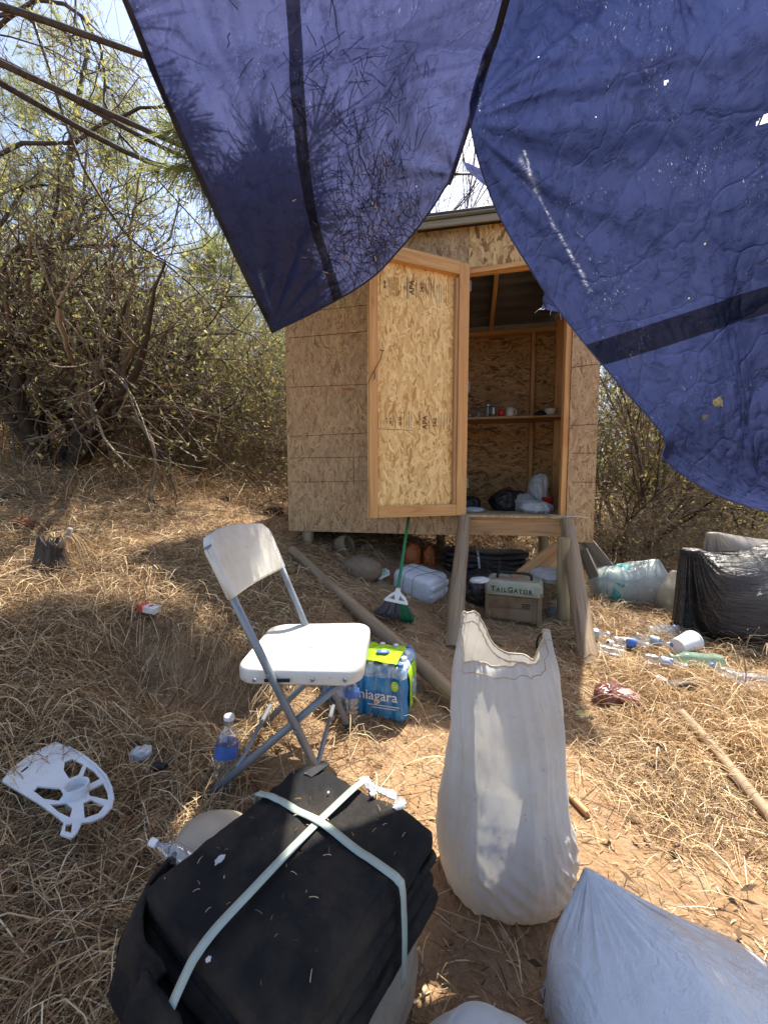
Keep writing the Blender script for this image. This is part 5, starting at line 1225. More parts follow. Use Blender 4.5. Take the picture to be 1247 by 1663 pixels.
b = MB(); b.grid(Gd, True); b.f += [list(range(n-1, -1, -1))]
sack = tag(b.build('woven_sack', M_WOVEN, None, smooth=True, loc=SKp), 'tall dirty white woven sack standing open with two pointed ears', 'sack')
MB().tube(np.concatenate([Gd[-1], Gd[-1][:1]]), .0022, 5, caps=False).build('rim_hem', mat_plain('sack_hem', (.55, .46, .33), .8, .2), sack, smooth=True)
seam_ = Gd[-7].copy(); seam_[:, :2] *= 1.006
MB().tube(np.concatenate([seam_, seam_[:1]]), .0011, 4, caps=False).build('stitching', mat_plain('sack_thread', (.42, .30, .15), .8, .2), sack, smooth=True)
# grain filling so that the open sack has something inside
# ---- glossy white bag on the right, peaked
def peak_bag(name, label, c, R0, H, peak, seed, m, nf=11, K=130, n=300, flop=0.0, prof=None, amp=1.0):
    a = np.linspace(0, 2*np.pi, n, endpoint=False); t = np.linspace(0, 1, K); Gd = np.zeros((K, n, 3))
    rr = np.interp(t, *(prof or ([0, .04, .15, .3, .45, .6, .75, .88, .96, 1], [.80, .93, 1.0, .99, .92, .78, .56, .31, .12, .015])))
    for i in range(K):
        q = np.stack([np.cos(a)*1.6, np.sin(a)*1.6, np.full(n, t[i]*2.2)], 1); wq = q+.35*np.stack([fbm(q*1.3+3, seed), fbm(q*1.3+7, seed+1), fbm(q*1.3+11, seed+2)], -1)
        q3 = np.stack([np.cos(a)*(1-.6*t[i]), np.sin(a)*(1-.6*t[i]), np.full(n, t[i]*1.3)], 1)
        fac = facet(q3, seed+40, 34, .30, .55, True)
        fold = .012*np.abs(np.sin(a*nf/2+1.4*fbm(q, seed)+t[i]*1.2))**.7*sstep(.3, .95, t[i])*(1-.2*t[i])
        cre = fac+.016*ridge(wq*1.5, seed+3, 3)+.008*ridge(wq*4, seed+9, 2)
        rad = rr[i]*(1+(cre-fold)*amp+.03*fbm(q*2, seed+5)); hz = t[i]*H+.012*fbm(q*3, seed+8)*(t[i] > .05)*(t[i] < .97)
        Gd[i] = np.stack([R0[0]*rad*np.cos(a)+peak[0]*t[i]**1.4, R0[1]*rad*np.sin(a)+peak[1]*t[i]**1.4, hz], 1)
    b = MB(); b.grid(Gd, True); b.f += [list(range(n-1, -1, -1)), [(K-1)*n+j for j in range(n)]]
    return tag(b.build(name, m, None, smooth=True, loc=c), label, 'bag')
t_ = NT('glossy_white_film'); c = t_.coord()
n1 = t_.noise(c, 9, 5, .6, 1.5); hb2 = t_.math('ADD', t_.math('MULTIPLY', n1, .8), t_.math('MULTIPLY', t_.noise(c, 38, 3, .6, 1.0), .35))
bb = t_.bump(hb2, .8, .016); fc = t_.ramp(n1, [(.3, (.62, .63, .66)), (.7, (.74, .75, .78))]); p = t_.pbsdf(fc, .17, .7, bb)
tl = t_.n('BsdfTranslucent', Normal=bb, Color=(.6, .62, .68)); M_GLOSSBAG = t_.done(t_.n('MixShader', i0=.2, i1=p.outputs[0], i2=tl.outputs[0]))
tube_bag('white_plastic_bag', 'glossy grey white plastic bag rising to a peak in the bottom right corner', 'bag', (.53, .60, gzs(.54, .6)-.03), M_GLOSSBAG,
         [((0, 0, .10), (.235, .20, .115), 2.4), ((-.09, .03, .17), (.15, .13, .12), 2.2)], .78, 1.56, (-.142, .122, .325), 5, K=90, n=130, steps=70, gather=.006, suck=-.15, shape=(1.05, .85), bend=.14, comp=.6)
tube_bag('white_woven_bag', 'low white woven bag cut off by the bottom edge of the photo', 'bag', (.150, .50, gzs(.15, .47)-.01), M_WOVEN,
         [((0, 0, .11), (.125, .115, .125), 2.6)], .46, .84, (-.01, .02, .255), 6, K=64, n=110, steps=50, gather=.045, suck=.2, bend=.1)

# ---- strapped bundle of folded black cloth
BD = empty('black_cloth_bundle', (-.162, .735, .12), 'thick black folded cloth bundle tied crosswise with pale green strap in the foreground', 'bundle', R(-34.8))
t_ = NT('black_cloth'); c = t_.coord(); n1 = t_.noise(c, 5, 7, .7); n2 = t_.noise(c, 120, 3, .7)
dm = t_.ramp(n1, [(.44, 0.0), (.72, .75)]); lint = t_.ramp(n2, [(.68, 0.0), (.74, 1.0)]); lp = t_.ramp(t_.noise(c, 4, 3, .6), [(.45, 0.0), (.62, .5)])
cc_ = t_.mix(dm, (.0075, .0078, .009), (.065, .05, .034)); cc_ = t_.mix(t_.math('MULTIPLY', lint, lp), cc_, (.32, .26, .18))
M_CLOTH = t_.done(t_.pbsdf(cc_, .82, .25, t_.bump(t_.math('ADD', t_.math('MULTIPLY', n2, .2), t_.math('MULTIPLY', t_.noise(c, 17, 5, .65, .6), .8)), .6, .01)))
M_STRAP = mat_plain('strap_green', (.36, .42, .36), .35, .5, .08, 20)
BW, BL = .365, .41
def slab(w, d, z0, z1, seed, puff=.012, sag=.0, off=(0, 0), rotz=0, sharp=3.2):
    nx_, ny_ = 74, 92; V = []; Gs_ = []
    o_ = rpad(w, d, .016, 6); o_ = np.concatenate([o_, o_[:1]]); L_ = np.concatenate([[0], np.cumsum(np.linalg.norm(np.diff(o_, axis=0), axis=1))]); n = 320; u_ = np.linspace(0, L_[-1], n, endpoint=False)
    ca = np.interp(u_, L_, o_[:, 0])/(w/2); sa = np.interp(u_, L_, o_[:, 1])/(d/2)
    rings = []
    for sc, h in ((.01, 0), (.5, 0), (.9, .0), (.97, .04), (1.0, .22), (1.008, .5), (1.0, .78), (.975, .94), (.955, 1.0), (.90, 1.0), (.7, 1.0), (.55, 1), (.4, 1.0), (.25, 1), (.12, 1), (.01, 1.0)):
        x = w/2*ca*sc; y = d/2*sa*sc; z = z0+(z1-z0)*h+np.zeros(n)
        q = np.stack([x*7, y*7, z*7], 1)
        k = .012*fbm(q, seed, 3)+.009*ridge(q*1.6, seed+4, 4)
        x = x*(1+k*.9); y = y*(1+k*.9)
        x = x+.007*fbm(np.stack([x*3, y*9, z*30], 1), seed+2)*(sc > .9); y = y+.008*fbm(np.stack([x*9, y*3, z*30], 1), seed+3)*(sc > .9)
        if h == 1.0: z = z+puff*(1-sc**2)+k*1.1
        rings.append(np.stack([x*math.cos(rotz)-y*math.sin(rotz)+off[0], x*math.sin(rotz)+y*math.cos(rotz)+off[1], z], 1))
    return MB().grid(np.array(rings), True)
TZ = .190                                   # top of the bundle above its base
zz = [0, .030, .058, .084, .108, .127, .146, TZ]
for i in range(7):
    w_ = BW+(-.02, .010, -.012, .008, -.01, .012, .004)[i]; d_ = BL+(.02, .0, .015, -.01, .012, .0, 0)[i]
    slab(w_, d_, zz[i], zz[i+1]+.003, 10+i, .003 if i < 6 else .008, off=((0, .004, -.006, .004, -.003, .002, 0)[i], (-.008, .006, -.010, -.002, -.006, .003, 0)[i]), rotz=(0.03, -.02, .02, -.015, .02, -.01, 0)[i]).build('folded_cloth', M_CLOTH, BD, smooth=True)
# loose folds hanging at the near left end
def drape(name, pts, m, thick=.006, amp=.006, seed=1):
    g = sheet(np.array(pts, float), 40, 30); n_ = sheet_normals(g); g = g+n_*(amp*(fbm(g*22, seed, 4)+ridge(g*14, seed+3, 2)))[..., None]
    return MB().grid(g).build(name, m, BD, smooth=True, solid=thick)
drape('loose_flap', [[(-.19, -.19, .185), (-.14, -.225, .17), (-.06, -.23, .15)], [(-.205, -.215, .14), (-.17, -.245, .12), (-.09, -.25, .10)], [(-.21, -.22, .07), (-.18, -.26, .05), (-.10, -.26, .04)]], M_CLOTH, seed=2)
drape('loose_flap', [[(-.205, -.13, .19), (-.200, -.17, .19), (-.19, -.205, .17)], [(-.212, -.14, .12), (-.22, -.18, .11), (-.21, -.235, .10)], [(-.21, -.15, .03), (-.225, -.19, .02), (-.22, -.24, .02)]], M_CLOTH, seed=5)
drape('loose_flap', [[(-.08, -.245, .16), (.02, -.25, .16), (.12, -.245, .15)], [(-.08, -.275, .10), (.02, -.285, .11), (.13, -.27, .09)], [(-.09, -.27, .03), (.02, -.275, .02), (.12, -.26, .02)]], M_CLOTH, .01, .010, 8)
top_slab = slab(BW+.004, BL, zz[6], zz[7]+.003, 16, .008); TV = np.concatenate(top_slab.v)
def strap(path, w=.0165, th=.0012, axis=0):
    P = crom(np.array(path, float), 120)
    for q in P:
        if q[2] > TZ-.03:
            d = np.hypot(TV[:, 0]-q[0], TV[:, 1]-q[1]); m_ = d < .022
            if m_.any(): q[2] = max(q[2], TV[m_, 2].max()+.0015)
    P[1:-1] = P[1:-1]*.5+(P[:-2]+P[2:])*.25; tt = unit(np.gradient(P, axis=0)); side = np.array([1.0, 0, 0]) if axis == 0 else np.array([0, 1.0, 0])
    sd = unit(side-tt*(tt@side)[:, None]); g = np.stack([P-sd*w/2, P, P+sd*w/2], 1); nn_ = np.cross(tt, sd); g[:, 1] += nn_*.0006*0
    return MB().grid(g).build('strap', M_STRAP, BD, smooth=True, solid=th)
tz = TZ+.0165
strap([(-.015, .262, .02), (-.015, .252, .12), (-.015, .243, TZ-.01), (-.014, .205, tz-.002), (-.012, .10, tz+.006), (-.010, 0, tz+.008), (-.008, -.10, tz+.005), (-.006, -.19, tz-.001), (-.004, -.235, TZ-.012), (-.004, -.268, .12), (-.004, -.272, .02)], axis=0)
strap([(-.205, .055, .02), (-.203, .055, .12), (-.197, .055, TZ-.012), (-.165, .056, tz-.002), (-.08, .058, tz+.004), (0, .06, tz+.012), (.08, .06, tz+.004), (.165, .058, tz-.002), (.197, .055, TZ-.012), (.207, .05, .12), (.205, .05, .02)], axis=1)
drape('dark_patch', [[(-.145, .150, tz-.001), (-.12, .150, tz)], [(-.145, .215, tz-.006), (-.12, .215, tz-.004)]], mat_plain('patch_grey', (.035, .037, .04), .8, .2), .003, .001)
# torn silver and white tape remains at the far right corner
rs = np.random.default_rng(3); M_TORN = mat_plain('torn_label', (.52, .52, .53), .45, .4, .15, 30, .5); M_FOIL = mat_plain('torn_foil', (.38, .40, .42), .25, .6, .2, 30, .7, 60, metal=.5)
for k, (x, y, w, h, m, rz_) in enumerate(((-.012, .222, .026, .017, M_TORN, .4), (.018, .215, .034, .013, M_FOIL, 0), (.055, .222, .040, .015, M_FOIL, .1), (.093, .215, .028, .014, M_FOIL, -.3), (.098, .196, .018, .012, M_TORN, .5), (.03, .196, .012, .010, M_TORN, -.5), (-.055, .14, .004, .004, M_TORN, 0), (.02, -.205, .006, .005, M_TORN, 0), (-.11, -.10, .010, .016, M_TORN, 0))):
    nn2 = 26; aa = np.linspace(0, 2*math.pi, nn2, endpoint=False); rr_ = 1+.35*fbm(np.stack([np.cos(aa)*3, np.sin(aa)*3, aa*0+k*5], 1), k, 3)*1.6
    flat_shape('torn_label', [[(w*.6*r_*math.cos(q), h*.7*r_*math.sin(q)) for q, r_ in zip(aa, rr_)]], .0022, m, BD, basis((math.cos(rz_), math.sin(rz_), 0), (-math.sin(rz_), math.cos(rz_), .12 if y > .21 else 0), (0, 0, 1), (x, y, tz-.002+(.001 if y < .2 else -.004))))
# dry bits fallen on the cloth
Vs, Fs, off = [], [], 0
N = 46; xx = rs.uniform(-.17, .17, N); yy = rs.uniform(-.2, .2, N); thh = rs.uniform(0, 6.28, N); L = rs.uniform(.004, .018, N)
s = np.linspace(-.5, .5, 4)[None]; P = np.stack([xx[:, None]+np.cos(thh+0)[:, None]*s*L[:, None], yy[:, None]+np.sin(thh)[:, None]*s*L[:, None], np.full((N, 4), tz+.0045)+(.002*(1-4*s**2))-.0045*((xx[:, None]/.19)**2+(yy[:, None]/.23)**2)], -1)
V_, F_ = ribbons(P, np.full((N, 4), .0006), rs.normal(0, .4, N))
o = qmesh('lint', V_, F_, M_STRAW); o.location = BD.location; o.rotation_euler = BD.rotation_euler; tag(o, 'small straws and lint lying on the black bundle', 'lint', kind='stuff')
# what the bundle rests on
sk2 = blob('beige_sack', 'flattened beige sack squashed under the black bundle', 'sack', (-.165, .735, gzs(-.16, .74)+.05), (.195, .225, .075), mat_film('beige_sack_cloth', (.50, .43, .33), .3, .6, weave=True, dirt=(.3, .22, .14)), 21, .07, 2.0, 3.0, R(-34.8), 5)
blob('clear_jug', 'rounded translucent beige plastic jug sticking out behind the bundle', 'jug', (-.435, .965, gzs(-.43, .96)+.095), (.10, .085, .085), mat_film('jug_plastic', (.55, .50, .42), .4, .25, .15), 22, .03, 1.2, 2.4, 0, 5)
bottle('crumpled bottle with pale cap poking out left of the black bundle', at(318, 1400, .74), (-.75, .1, .25), .09, .018, M_CAPW, None, crush=.2, seed=8)

# ---- white plastic reel end
SPm = mat_plain('spool_plastic', (.62, .64, .66), .45, .4, .08, dirt=(.42, .38, .33), dirt_amt=.3)
SP0 = G(125, 1290); sp_z = SP0[2]+.085
def spx(px, py): p = onz(px, py, sp_z); return p
uc = spx(125, 1288)
def s2(px, py): p = spx(px, py)-uc; return (float(p[0]), float(p[1]))
outer = [(4, 1277), (18, 1258), (52, 1234), (91, 1214), (112, 1222), (135, 1233), (155, 1246), (172, 1262), (181, 1280), (184, 1296), (180, 1310), (168, 1322), (150, 1330), (132, 1334), (124, 1350), (116, 1357), (98, 1352), (104, 1334), (88, 1322), (62, 1306), (30, 1290)]
hole1 = [(106, 1243), (118, 1238), (136, 1246), (128, 1262), (113, 1268), (104, 1256)]
hole2 = [(141, 1249), (153, 1255), (163, 1266), (139, 1278), (134, 1266)]
hole3 = [(144, 1284), (168, 1272), (175, 1286), (176, 1297), (146, 1292)]
hole4 = [(136, 1303), (148, 1297), (170, 1306), (160, 1318), (138, 1326)]
hole5 = [(96, 1306), (108, 1304), (118, 1312), (114, 1326), (96, 1319), (82, 1308)]
hole6 = [(62, 1282), (98, 1283), (104, 1292), (96, 1302), (72, 1300), (55, 1289)]
hole7 = [(107, 1337), (118, 1334), (116, 1349), (106, 1347)]
spo = flat_shape('plastic_reel_end', [[s2(*q) for q in outer]]+[[s2(*q) for q in h] for h in (hole1, hole2, hole3, hole4, hole5, hole6, hole7)], .005, SPm, None)
spo.location = tuple(uc); spo.rotation_euler = (R(2), R(3), 0); tag(spo, 'broken white plastic reel end with spokes lying on the straw at the left', 'plastic reel')
MB().lathe([(.026, -.03), (.030, .001), (.030, .026), (.026, .026), (.024, -.01), (.023, -.035)], 28, cap=False).build('hub', SPm, spo, smooth=True, solid=.0015)
rim = [s2(*q) for q in outer[4:16]]
MB().tube([(x, y, .004) for x, y in rim], .004, 6).build('rim', SPm, spo, smooth=True)
for k in range(2):
    q = s2(38, 1256) if k == 0 else s2(52, 1270)
MB().tube([(*s2(36, 1262), .0032), (*s2(46, 1254), .0032)], .0035, 6, sq=(1, .3)).build('slot', M_BLACK, spo)

# ---- small litter near the reel
M_WRAP = mat_film('white_wrapper', (.66, .68, .70), .25, .3, crinkle=40)
q = bt(230, 1243, .035); blob('white_wrapper', 'crumpled white plastic wrapper on the straw beside the black cylinder', 'wrapper', q, (.032, .022, .022), M_WRAP, 31, .35, 1.6, 2.6, .5, 4)
q = bt(262, 1262, .035)
lt = tag(MB().lathe([(.0125, 0), (.014, .003), (.014, .045), (.012, .048), (0, .049)], 20).build('black_cylinder', M_BLACK, None, loc=(q[0]-.025, q[1], q[2]), rot=(R(90), 0, R(82)), bevel=.001), 'short black plastic cylinder lying in the straw by the white wrapper', 'plastic cylinder')
q = bt(150, 1340, .012); blob('red_wrapper', 'torn red plastic scrap under the white reel end', 'scrap', q, (.045, .02, .010), mat_film('red_film', (.50, .06, .05), .3, .35), 33, .5, 2.0, 2.4, .4, 4)
for k, (px, py, s_) in enumerate(((275, 1205, .014), (262, 1218, .009), (288, 1198, .010))):
    blob('paper_scrap', ('small white torn paper scrap, biggest of three near the chair leg', 'tiny grey paper scrap below the biggest one', 'tiny paper scrap above the biggest one')[k], 'paper scrap', bt(px, py, .008), (s_, s_*.7, s_*.4), M_WRAP, 40+k, .4, 1.8, 2.4, k, 4, group='torn paper scraps')
# cigarette box
q = bt(243, 1002, .04)
cb_ = empty('cigarette_pack', q, 'crushed red and white cigarette box lying on the edge of the bank', 'cigarette box', R(-14)); cb_.rotation_euler = (R(4), R(6), R(-14))
M_PWHITE = mat_plain('card_white', (.70, .66, .60), .55, .4, .08); M_PRED = mat_plain('card_red', (.60, .09, .06), .5, .4, .2)
b = MB().box((-.052, -.024, -.016), (.052, .024, .016)); b.build('box', M_PWHITE, cb_, bevel=.003)
MB().box((-.0535, -.0245, -.0165), (-.014, .0245, .0167)).build('red_end', M_PRED, cb_, bevel=.001)
flat_shape('red_emblem', [[(.010*math.cos(x), .014*math.sin(x)) for x in a[::10]]], .0006, M_PRED, cb_, Matrix.Translation((.014, 0, .0166)))
MB().box((.012, -.025, -.006), (.046, -.0243, .010)).build('paper_label', M_CAPW, cb_)
# wet dark film glittering in the lower left corner
t_ = NT('dark_film'); c = t_.coord(); M_DARKFILM = t_.done(t_.pbsdf((.03, .03, .035), .12, .8, t_.bump(t_.noise(c, 55, 4, .7, 2), 1.0, .03)))
cen = G(60, 1640); us = np.linspace(-.19, .20, 60); vs_ = np.linspace(-.09, .06, 34); Gf = np.zeros((60, 34, 3))
for i, u in enumerate(us):
    for j, v in enumerate(vs_): Gf[i, j] = (cen[0]+u, cen[1]+v, 0)
Gf[..., 0] += .015*vnoise(Gf*20, 3); Gf[..., 1] += .02*vnoise(Gf*18+7, 3); Gf[..., 2] = gz(Gf[..., 0], Gf[..., 1])+.016+.007*ridge(Gf*30, 4, 3)
tag(MB().grid(Gf).build('dark_plastic_film', M_DARKFILM, None, smooth=True, solid=.001), 'glittering dark crinkled plastic film in the lower left corner', 'plastic film')
# ------------------------------------------------------------ things round the hut
# the two leaning poles that carry the doorway
p0 = at(735, 1056, 2.37); p0[2] = gzs(p0[0], p0[1])-.02; p1 = hw((fr(752, 850)[0], -.075, .745))
tag(log('leaning_pole', p0, p1, .056, .047, M_LOG, None, 1, 18, .006), 'weathered round pole leaning against the left end of the doorsill', 'pole', 'poles leaning on the doorsill')
p0 = at(957, 1085, 2.2); p0[2] = gzs(p0[0], p0[1])-.02; p1 = hw((fr(913, 858)[0], -.075, .725))
tag(log('leaning_pole', p0, p1, .056, .050, M_LOG, None, 2, 18, .006), 'weathered round pole leaning against the right end of the doorsill', 'pole', 'poles leaning on the doorsill')
# long pole lying down the slope towards the sack
a0, a1 = at(474, 893, 3.05), at(762, 1158, 1.70)
a0[2] = gzs(a0[0], a0[1])+.05; a1[2] = gzs(a1[0], a1[1])+.02
mid = (a0+a1)/2
a0[2] += max(0, gzs(mid[0], mid[1])+.02-mid[2])*.6; a1[2] += max(0, gzs(mid[0], mid[1])+.02-mid[2])*.6
tag(log('ground_pole', a0, a1, .036, .038, M_LOG, None, 5, 16, .012), 'long round pole lying down the slope behind the chair', 'pole')
a0, a1 = G(1105, 1165), at(1290, 1395, 1.10); a1[2] = gzs(a1[0], a1[1])+.02; a0[2] += .02
m_ = (a0+a1)/2; lift = max(0, gzs(m_[0], m_[1])+.02-m_[2]); a0[2] += lift; a1[2] += lift
tag(log('ground_pole', a0, a1, .020, .021, M_LOG, None, 7, 14, .012), 'thin round pole half hidden in the golden grass at the right', 'pole')
# dark stick beside the sack
a0, a1 = G(918, 1292), G(955, 1328); a0[2] += .012; a1[2] += .012
tag(log('short_stick', a0, a1, .008, .011, M_LUMBER_OLD, None, 9, 8, .002), 'short broken brown stick right beside the tall sack', 'stick')
a0, a1 = G(952, 1215), G(985, 1282); a0[2] += .02; a1[2] += .02
tag(log('thin_twig', a0, a1, .003, .002, M_BARK, None, 11, 6, .004), 'thin dark twig on the ground right of the sack', 'twig')

# ---- broom
bp = G(640, 1003); hd = at(645, 966, bp[1]+.02); am = at(663, 842, 3.13); top = am+(am-hd)*((3.28-am[1])/(am[1]-hd[1]))
BR = empty('push_broom', (bp[0], bp[1], bp[2]), 'green handled broom with grey and green bristles leaning under the door', 'broom')
o_ = np.array(BR.location); dirh = np.array(top)-hd; dirh /= np.linalg.norm(dirh)
M_GREENH = mat_plain('broom_green', (.012, .17, .055), .35, .5, .12); M_BRW = mat_plain('broom_white', (.62, .61, .58), .45, .4, .08, dirt=(.4, .35, .28), dirt_amt=.3)
MB().tube([hd-o_+dirh*.01, (hd+top)/2-o_, top-o_], .0115, 12).build('handle', M_GREENH, BR, smooth=True)
xa = unit(np.cross(dirh, np.array([0, 1.0, 0]))*-1); xa = np.array([.97, .10, -.10]); xa = xa-dirh*(xa@dirh); xa /= np.linalg.norm(xa); ya = np.cross(dirh, xa)
Mh = basis(xa, dirh, -ya if ya[1] > 0 else ya, hd-o_)
hdo = [(-.014, .035), (.014, .035), (.018, .012), (.055, -.022), (.074, -.062), (.070, -.075), (-.070, -.075), (-.080, -.066), (-.050, -.022), (-.018, .012)]
flat_shape('head', [hdo, [(-.018, -.015), (-.055, -.05), (-.012, -.052)], [(.018, -.015), (.052, -.05), (.012, -.052)]], .034, M_BRW, BR, Mh).modifiers.new('b', 'BEVEL').width = .004
MB().tube([hd-o_+dirh*.0, hd-o_+dirh*.045], .017, 14).build('socket', M_BRW, BR, smooth=True)
rb = np.random.default_rng(5)
for nm, x0, x1, mt, lb in (('bristles', -.072, .022, mat_island('bristle_grey', [(0, (.04, .04, .042)), (1, (.16, .155, .15))], .7), 'grey bristles'), ('bristles', .022, .068, mat_island('bristle_green', [(0, (.01, .07, .03)), (1, (.03, .22, .09))], .6), 'green bristles')):
    N = 1000; xx = rb.uniform(x0, x1, N); dd = rb.uniform(-.015, .015, N); s = np.linspace(0, 1, 5)[None]
    L = rb.uniform(.085, .115, N)
    fx_ = (xx*.75)[:, None]*s**1.2+xx[:, None]+rb.normal(0, .006, N)[:, None]*s**2; fy_ = -.070-L[:, None]*s; fd = dd[:, None]*(1+1.0*s)
    Pl = np.stack([fx_, fy_, fd], -1); Rm = np.array(Mh.to_3x3()); P = Pl @ Rm.T+np.array(Mh.translation)
    V_, F_ = ribbons(P, np.full((N, 5), .0009), rb.uniform(-1.5, 1.5, N)); qmesh(nm, V_, F_, mt, BR)['label'] = lb

# ---- white folded parcel tied with string
M_PAR = mat_film('folded_white_cloth', (.62, .64, .70), .15, .45, crinkle=20)
pp = G(684, 975); PR = empty('white_parcel', (pp[0], pp[1]+.12, pp[2]+.10), 'white folded plastic parcel tied with thin string beside the broom', 'parcel', 0); PR.rotation_euler = (R(6), R(9), R(-38))
def superbox(rad, seed, amp=.03, fr_=2, pw=5, sub=6):
    V, F = _ICO[sub]; V = V.copy(); V /= ((np.abs(V)**pw).sum(1, keepdims=True))**(1/pw)
    V = V*(1+crumple(V, fr_, seed, amp))[:, None]; return V*np.array(rad), F
V, F = superbox((.18, .13, .095), 3, .035, 1.6); V[:, 2] += .006*np.sin(V[:, 2]*90)*(V[:, 0] > .12)
qmesh('folded_sheet', V, F, M_PAR, PR)
V, F = superbox((.03, .115, .028), 4, .05, 1.6, 3, 5); V += np.array([.165, 0, .035]); qmesh('folded_edge', V, F, M_PAR, PR)
V, F = superbox((.03, .115, .026), 5, .05, 1.6, 3, 5); V += np.array([.165, 0, -.025]); qmesh('folded_edge', V, F, M_PAR, PR)
M_STRING = mat_plain('grey_string', (.22, .22, .22), .7, .2)
def loop(ax, off, r1, r2, m=M_STRING, parent=PR, rad=.002, tilt=0.0):
    a = np.linspace(0, 2*np.pi, 60); ex = .3; c1 = np.sign(np.cos(a))*np.abs(np.cos(a))**ex*r1; s1 = np.sign(np.sin(a))*np.abs(np.sin(a))**ex*r2
    P = np.stack([np.full(60, off)+tilt*c1, c1, s1], 1) if ax == 0 else np.stack([c1, np.full(60, off)+tilt*c1, s1], 1)
    return MB().tube(P, rad, 5, caps=False).build('string', m, parent, smooth=True)
loop(0, -.06, .136, .100); loop(0, .07, .136, .100, tilt=.35); loop(1, .01, .205, .099)

# ---- small white carton under the hut
q = G(617, 936); SB = empty('small_carton', (q[0]+.02, q[1]-.05, q[2]+.03), 'small white carton with a green label lying under the hut', 'carton'); SB.rotation_euler = (R(8), R(-18), R(28))
MB().box((-.05, -.028, -.022), (.05, .028, .022)).build('box', M_CAPW, SB, bevel=.006)
MB().box((-.02, -.0285, .0), (.035, .018, .0225)).build('label', M_GRN, SB, bevel=.001)
# ---- rock-like brown sacks under the hut
M_MUD = mat_film('muddy_sack', (.20, .145, .095), .05, .9, dirt=(.10, .07, .045), var=.3, crinkle=10)
q = G(585, 940); blob('muddy_sack', 'slumped muddy brown sack at the foot of the slope under the hut', 'sack', (q[0], q[1]+.1, q[2]+.05), (.17, .11, .09), M_MUD, 51, .12, 1.5, 2.4, R(-35), 5)
q = G(560, 897); PO = empty('clay_pot', (q[0], q[1], q[2]+.06), 'round dusty pot lying on its side under the left end of the hut', 'pot'); PO.rotation_euler = (R(70), R(20), R(55))
b = MB(); b.lathe([(.01, -.09), (.05, -.085), (.085, -.05), (.095, 0), (.085, .045), (.075, .05), (.072, .05), (.082, .0), (.075, -.05), (.04, -.078), (.01, -.08)], 26); b.build('bowl', mat_plain('dusty_clay', (.27, .21, .13), .8, .2, .3, dirt=(.1, .07, .05)), PO, smooth=True)
for i, (px, py, s_, lb) in enumerate(((595, 893, .06, 'left of the two dark stones under the hut'), (612, 897, .045, 'right of the two dark stones under the hut'), (825, 893, .06, 'dark stone behind the folded black sheets'))):
    q = G(px, py); blob('stone', lb, 'stone', (q[0], q[1]+.05, q[2]+s_*.3), (s_, s_*.8, s_*.6), mat_plain('stone_dark', (.17, .14, .11), .9, .2, .3), 60+i, .18, 1.5, 2.2, i, 4)
# ---- orange bags
M_ORG = mat_film('orange_film', (.50, .13, .03), .25, .4, dirt=(.2, .1, .05), crinkle=25)
q = G(672, 925); blob('orange_bag', 'left one of two crumpled orange bags under the hut', 'bag', (q[0], q[1]+.15, q[2]+.08), (.065, .05, .11), M_ORG, 71, .28, 1.6, 2.4, .2, 5)
q = G(698, 925); blob('orange_bag', 'right one of two crumpled orange bags under the hut', 'bag', (q[0], q[1]+.15, q[2]+.07), (.055, .05, .10), M_ORG, 72, .28, 1.6, 2.4, .5, 5)
# ---- black folded sheets with a white strap, and a lumpy black bag in front
q = G(800, 955); FS = empty('folded_black_sheets', (q[0], q[1]+.32, q[2]+.06), 'stack of folded black sheets bound with a white strap under the hut', 'folded sheets', R(-8))
M_BSHEET = mat_film('black_sheet', (.016, .016, .017), .0, .5, var=.4, crinkle=12)
for k in range(5):
    V, F = superbox((.37-.012*(k % 2), .20, .032), 80+k, .06, 2.4, 4, 5); V[:, 2] += .045*k+.012*np.sin(V[:, 0]*9+k); V[:, 0] += .012*((k*7) % 3-1); qmesh('folded_sheet', V, F, M_BSHEET, FS)
M_WSTRAP = mat_plain('white_strap', (.55, .56, .54), .5, .4)
MB().grid(np.array([[(-.06+w, -.212, -.03), (-.065+w, -.216, .06), (-.075+w, -.214, .15), (-.08+w, -.195, .205), (-.08+w, 0, .222)] for w in (0, .018)])).build('strap', M_WSTRAP, FS, smooth=True, solid=.002)
q = G(785, 985); blob('black_bag', 'lumpy dusty black bag squeezed left of the old generator', 'bag', (q[0]+.02, q[1]+.14, q[2]+.10), (.17, .15, .14), mat_film('dusty_black_film', (.022, .021, .02), .0, .45, dirt=(.10, .08, .06), crinkle=16), 75, .22, 1.7, 2.4, .3, 6)
q = at(785, 948, 2.62); blob('torn_paper', 'torn white paper on top of the lumpy black bag', 'paper', (q[0], q[1]+.12, q[2]-.005), (.06, .035, .018), M_WRAP, 76, .45, 2, 2.4, .2, 4)
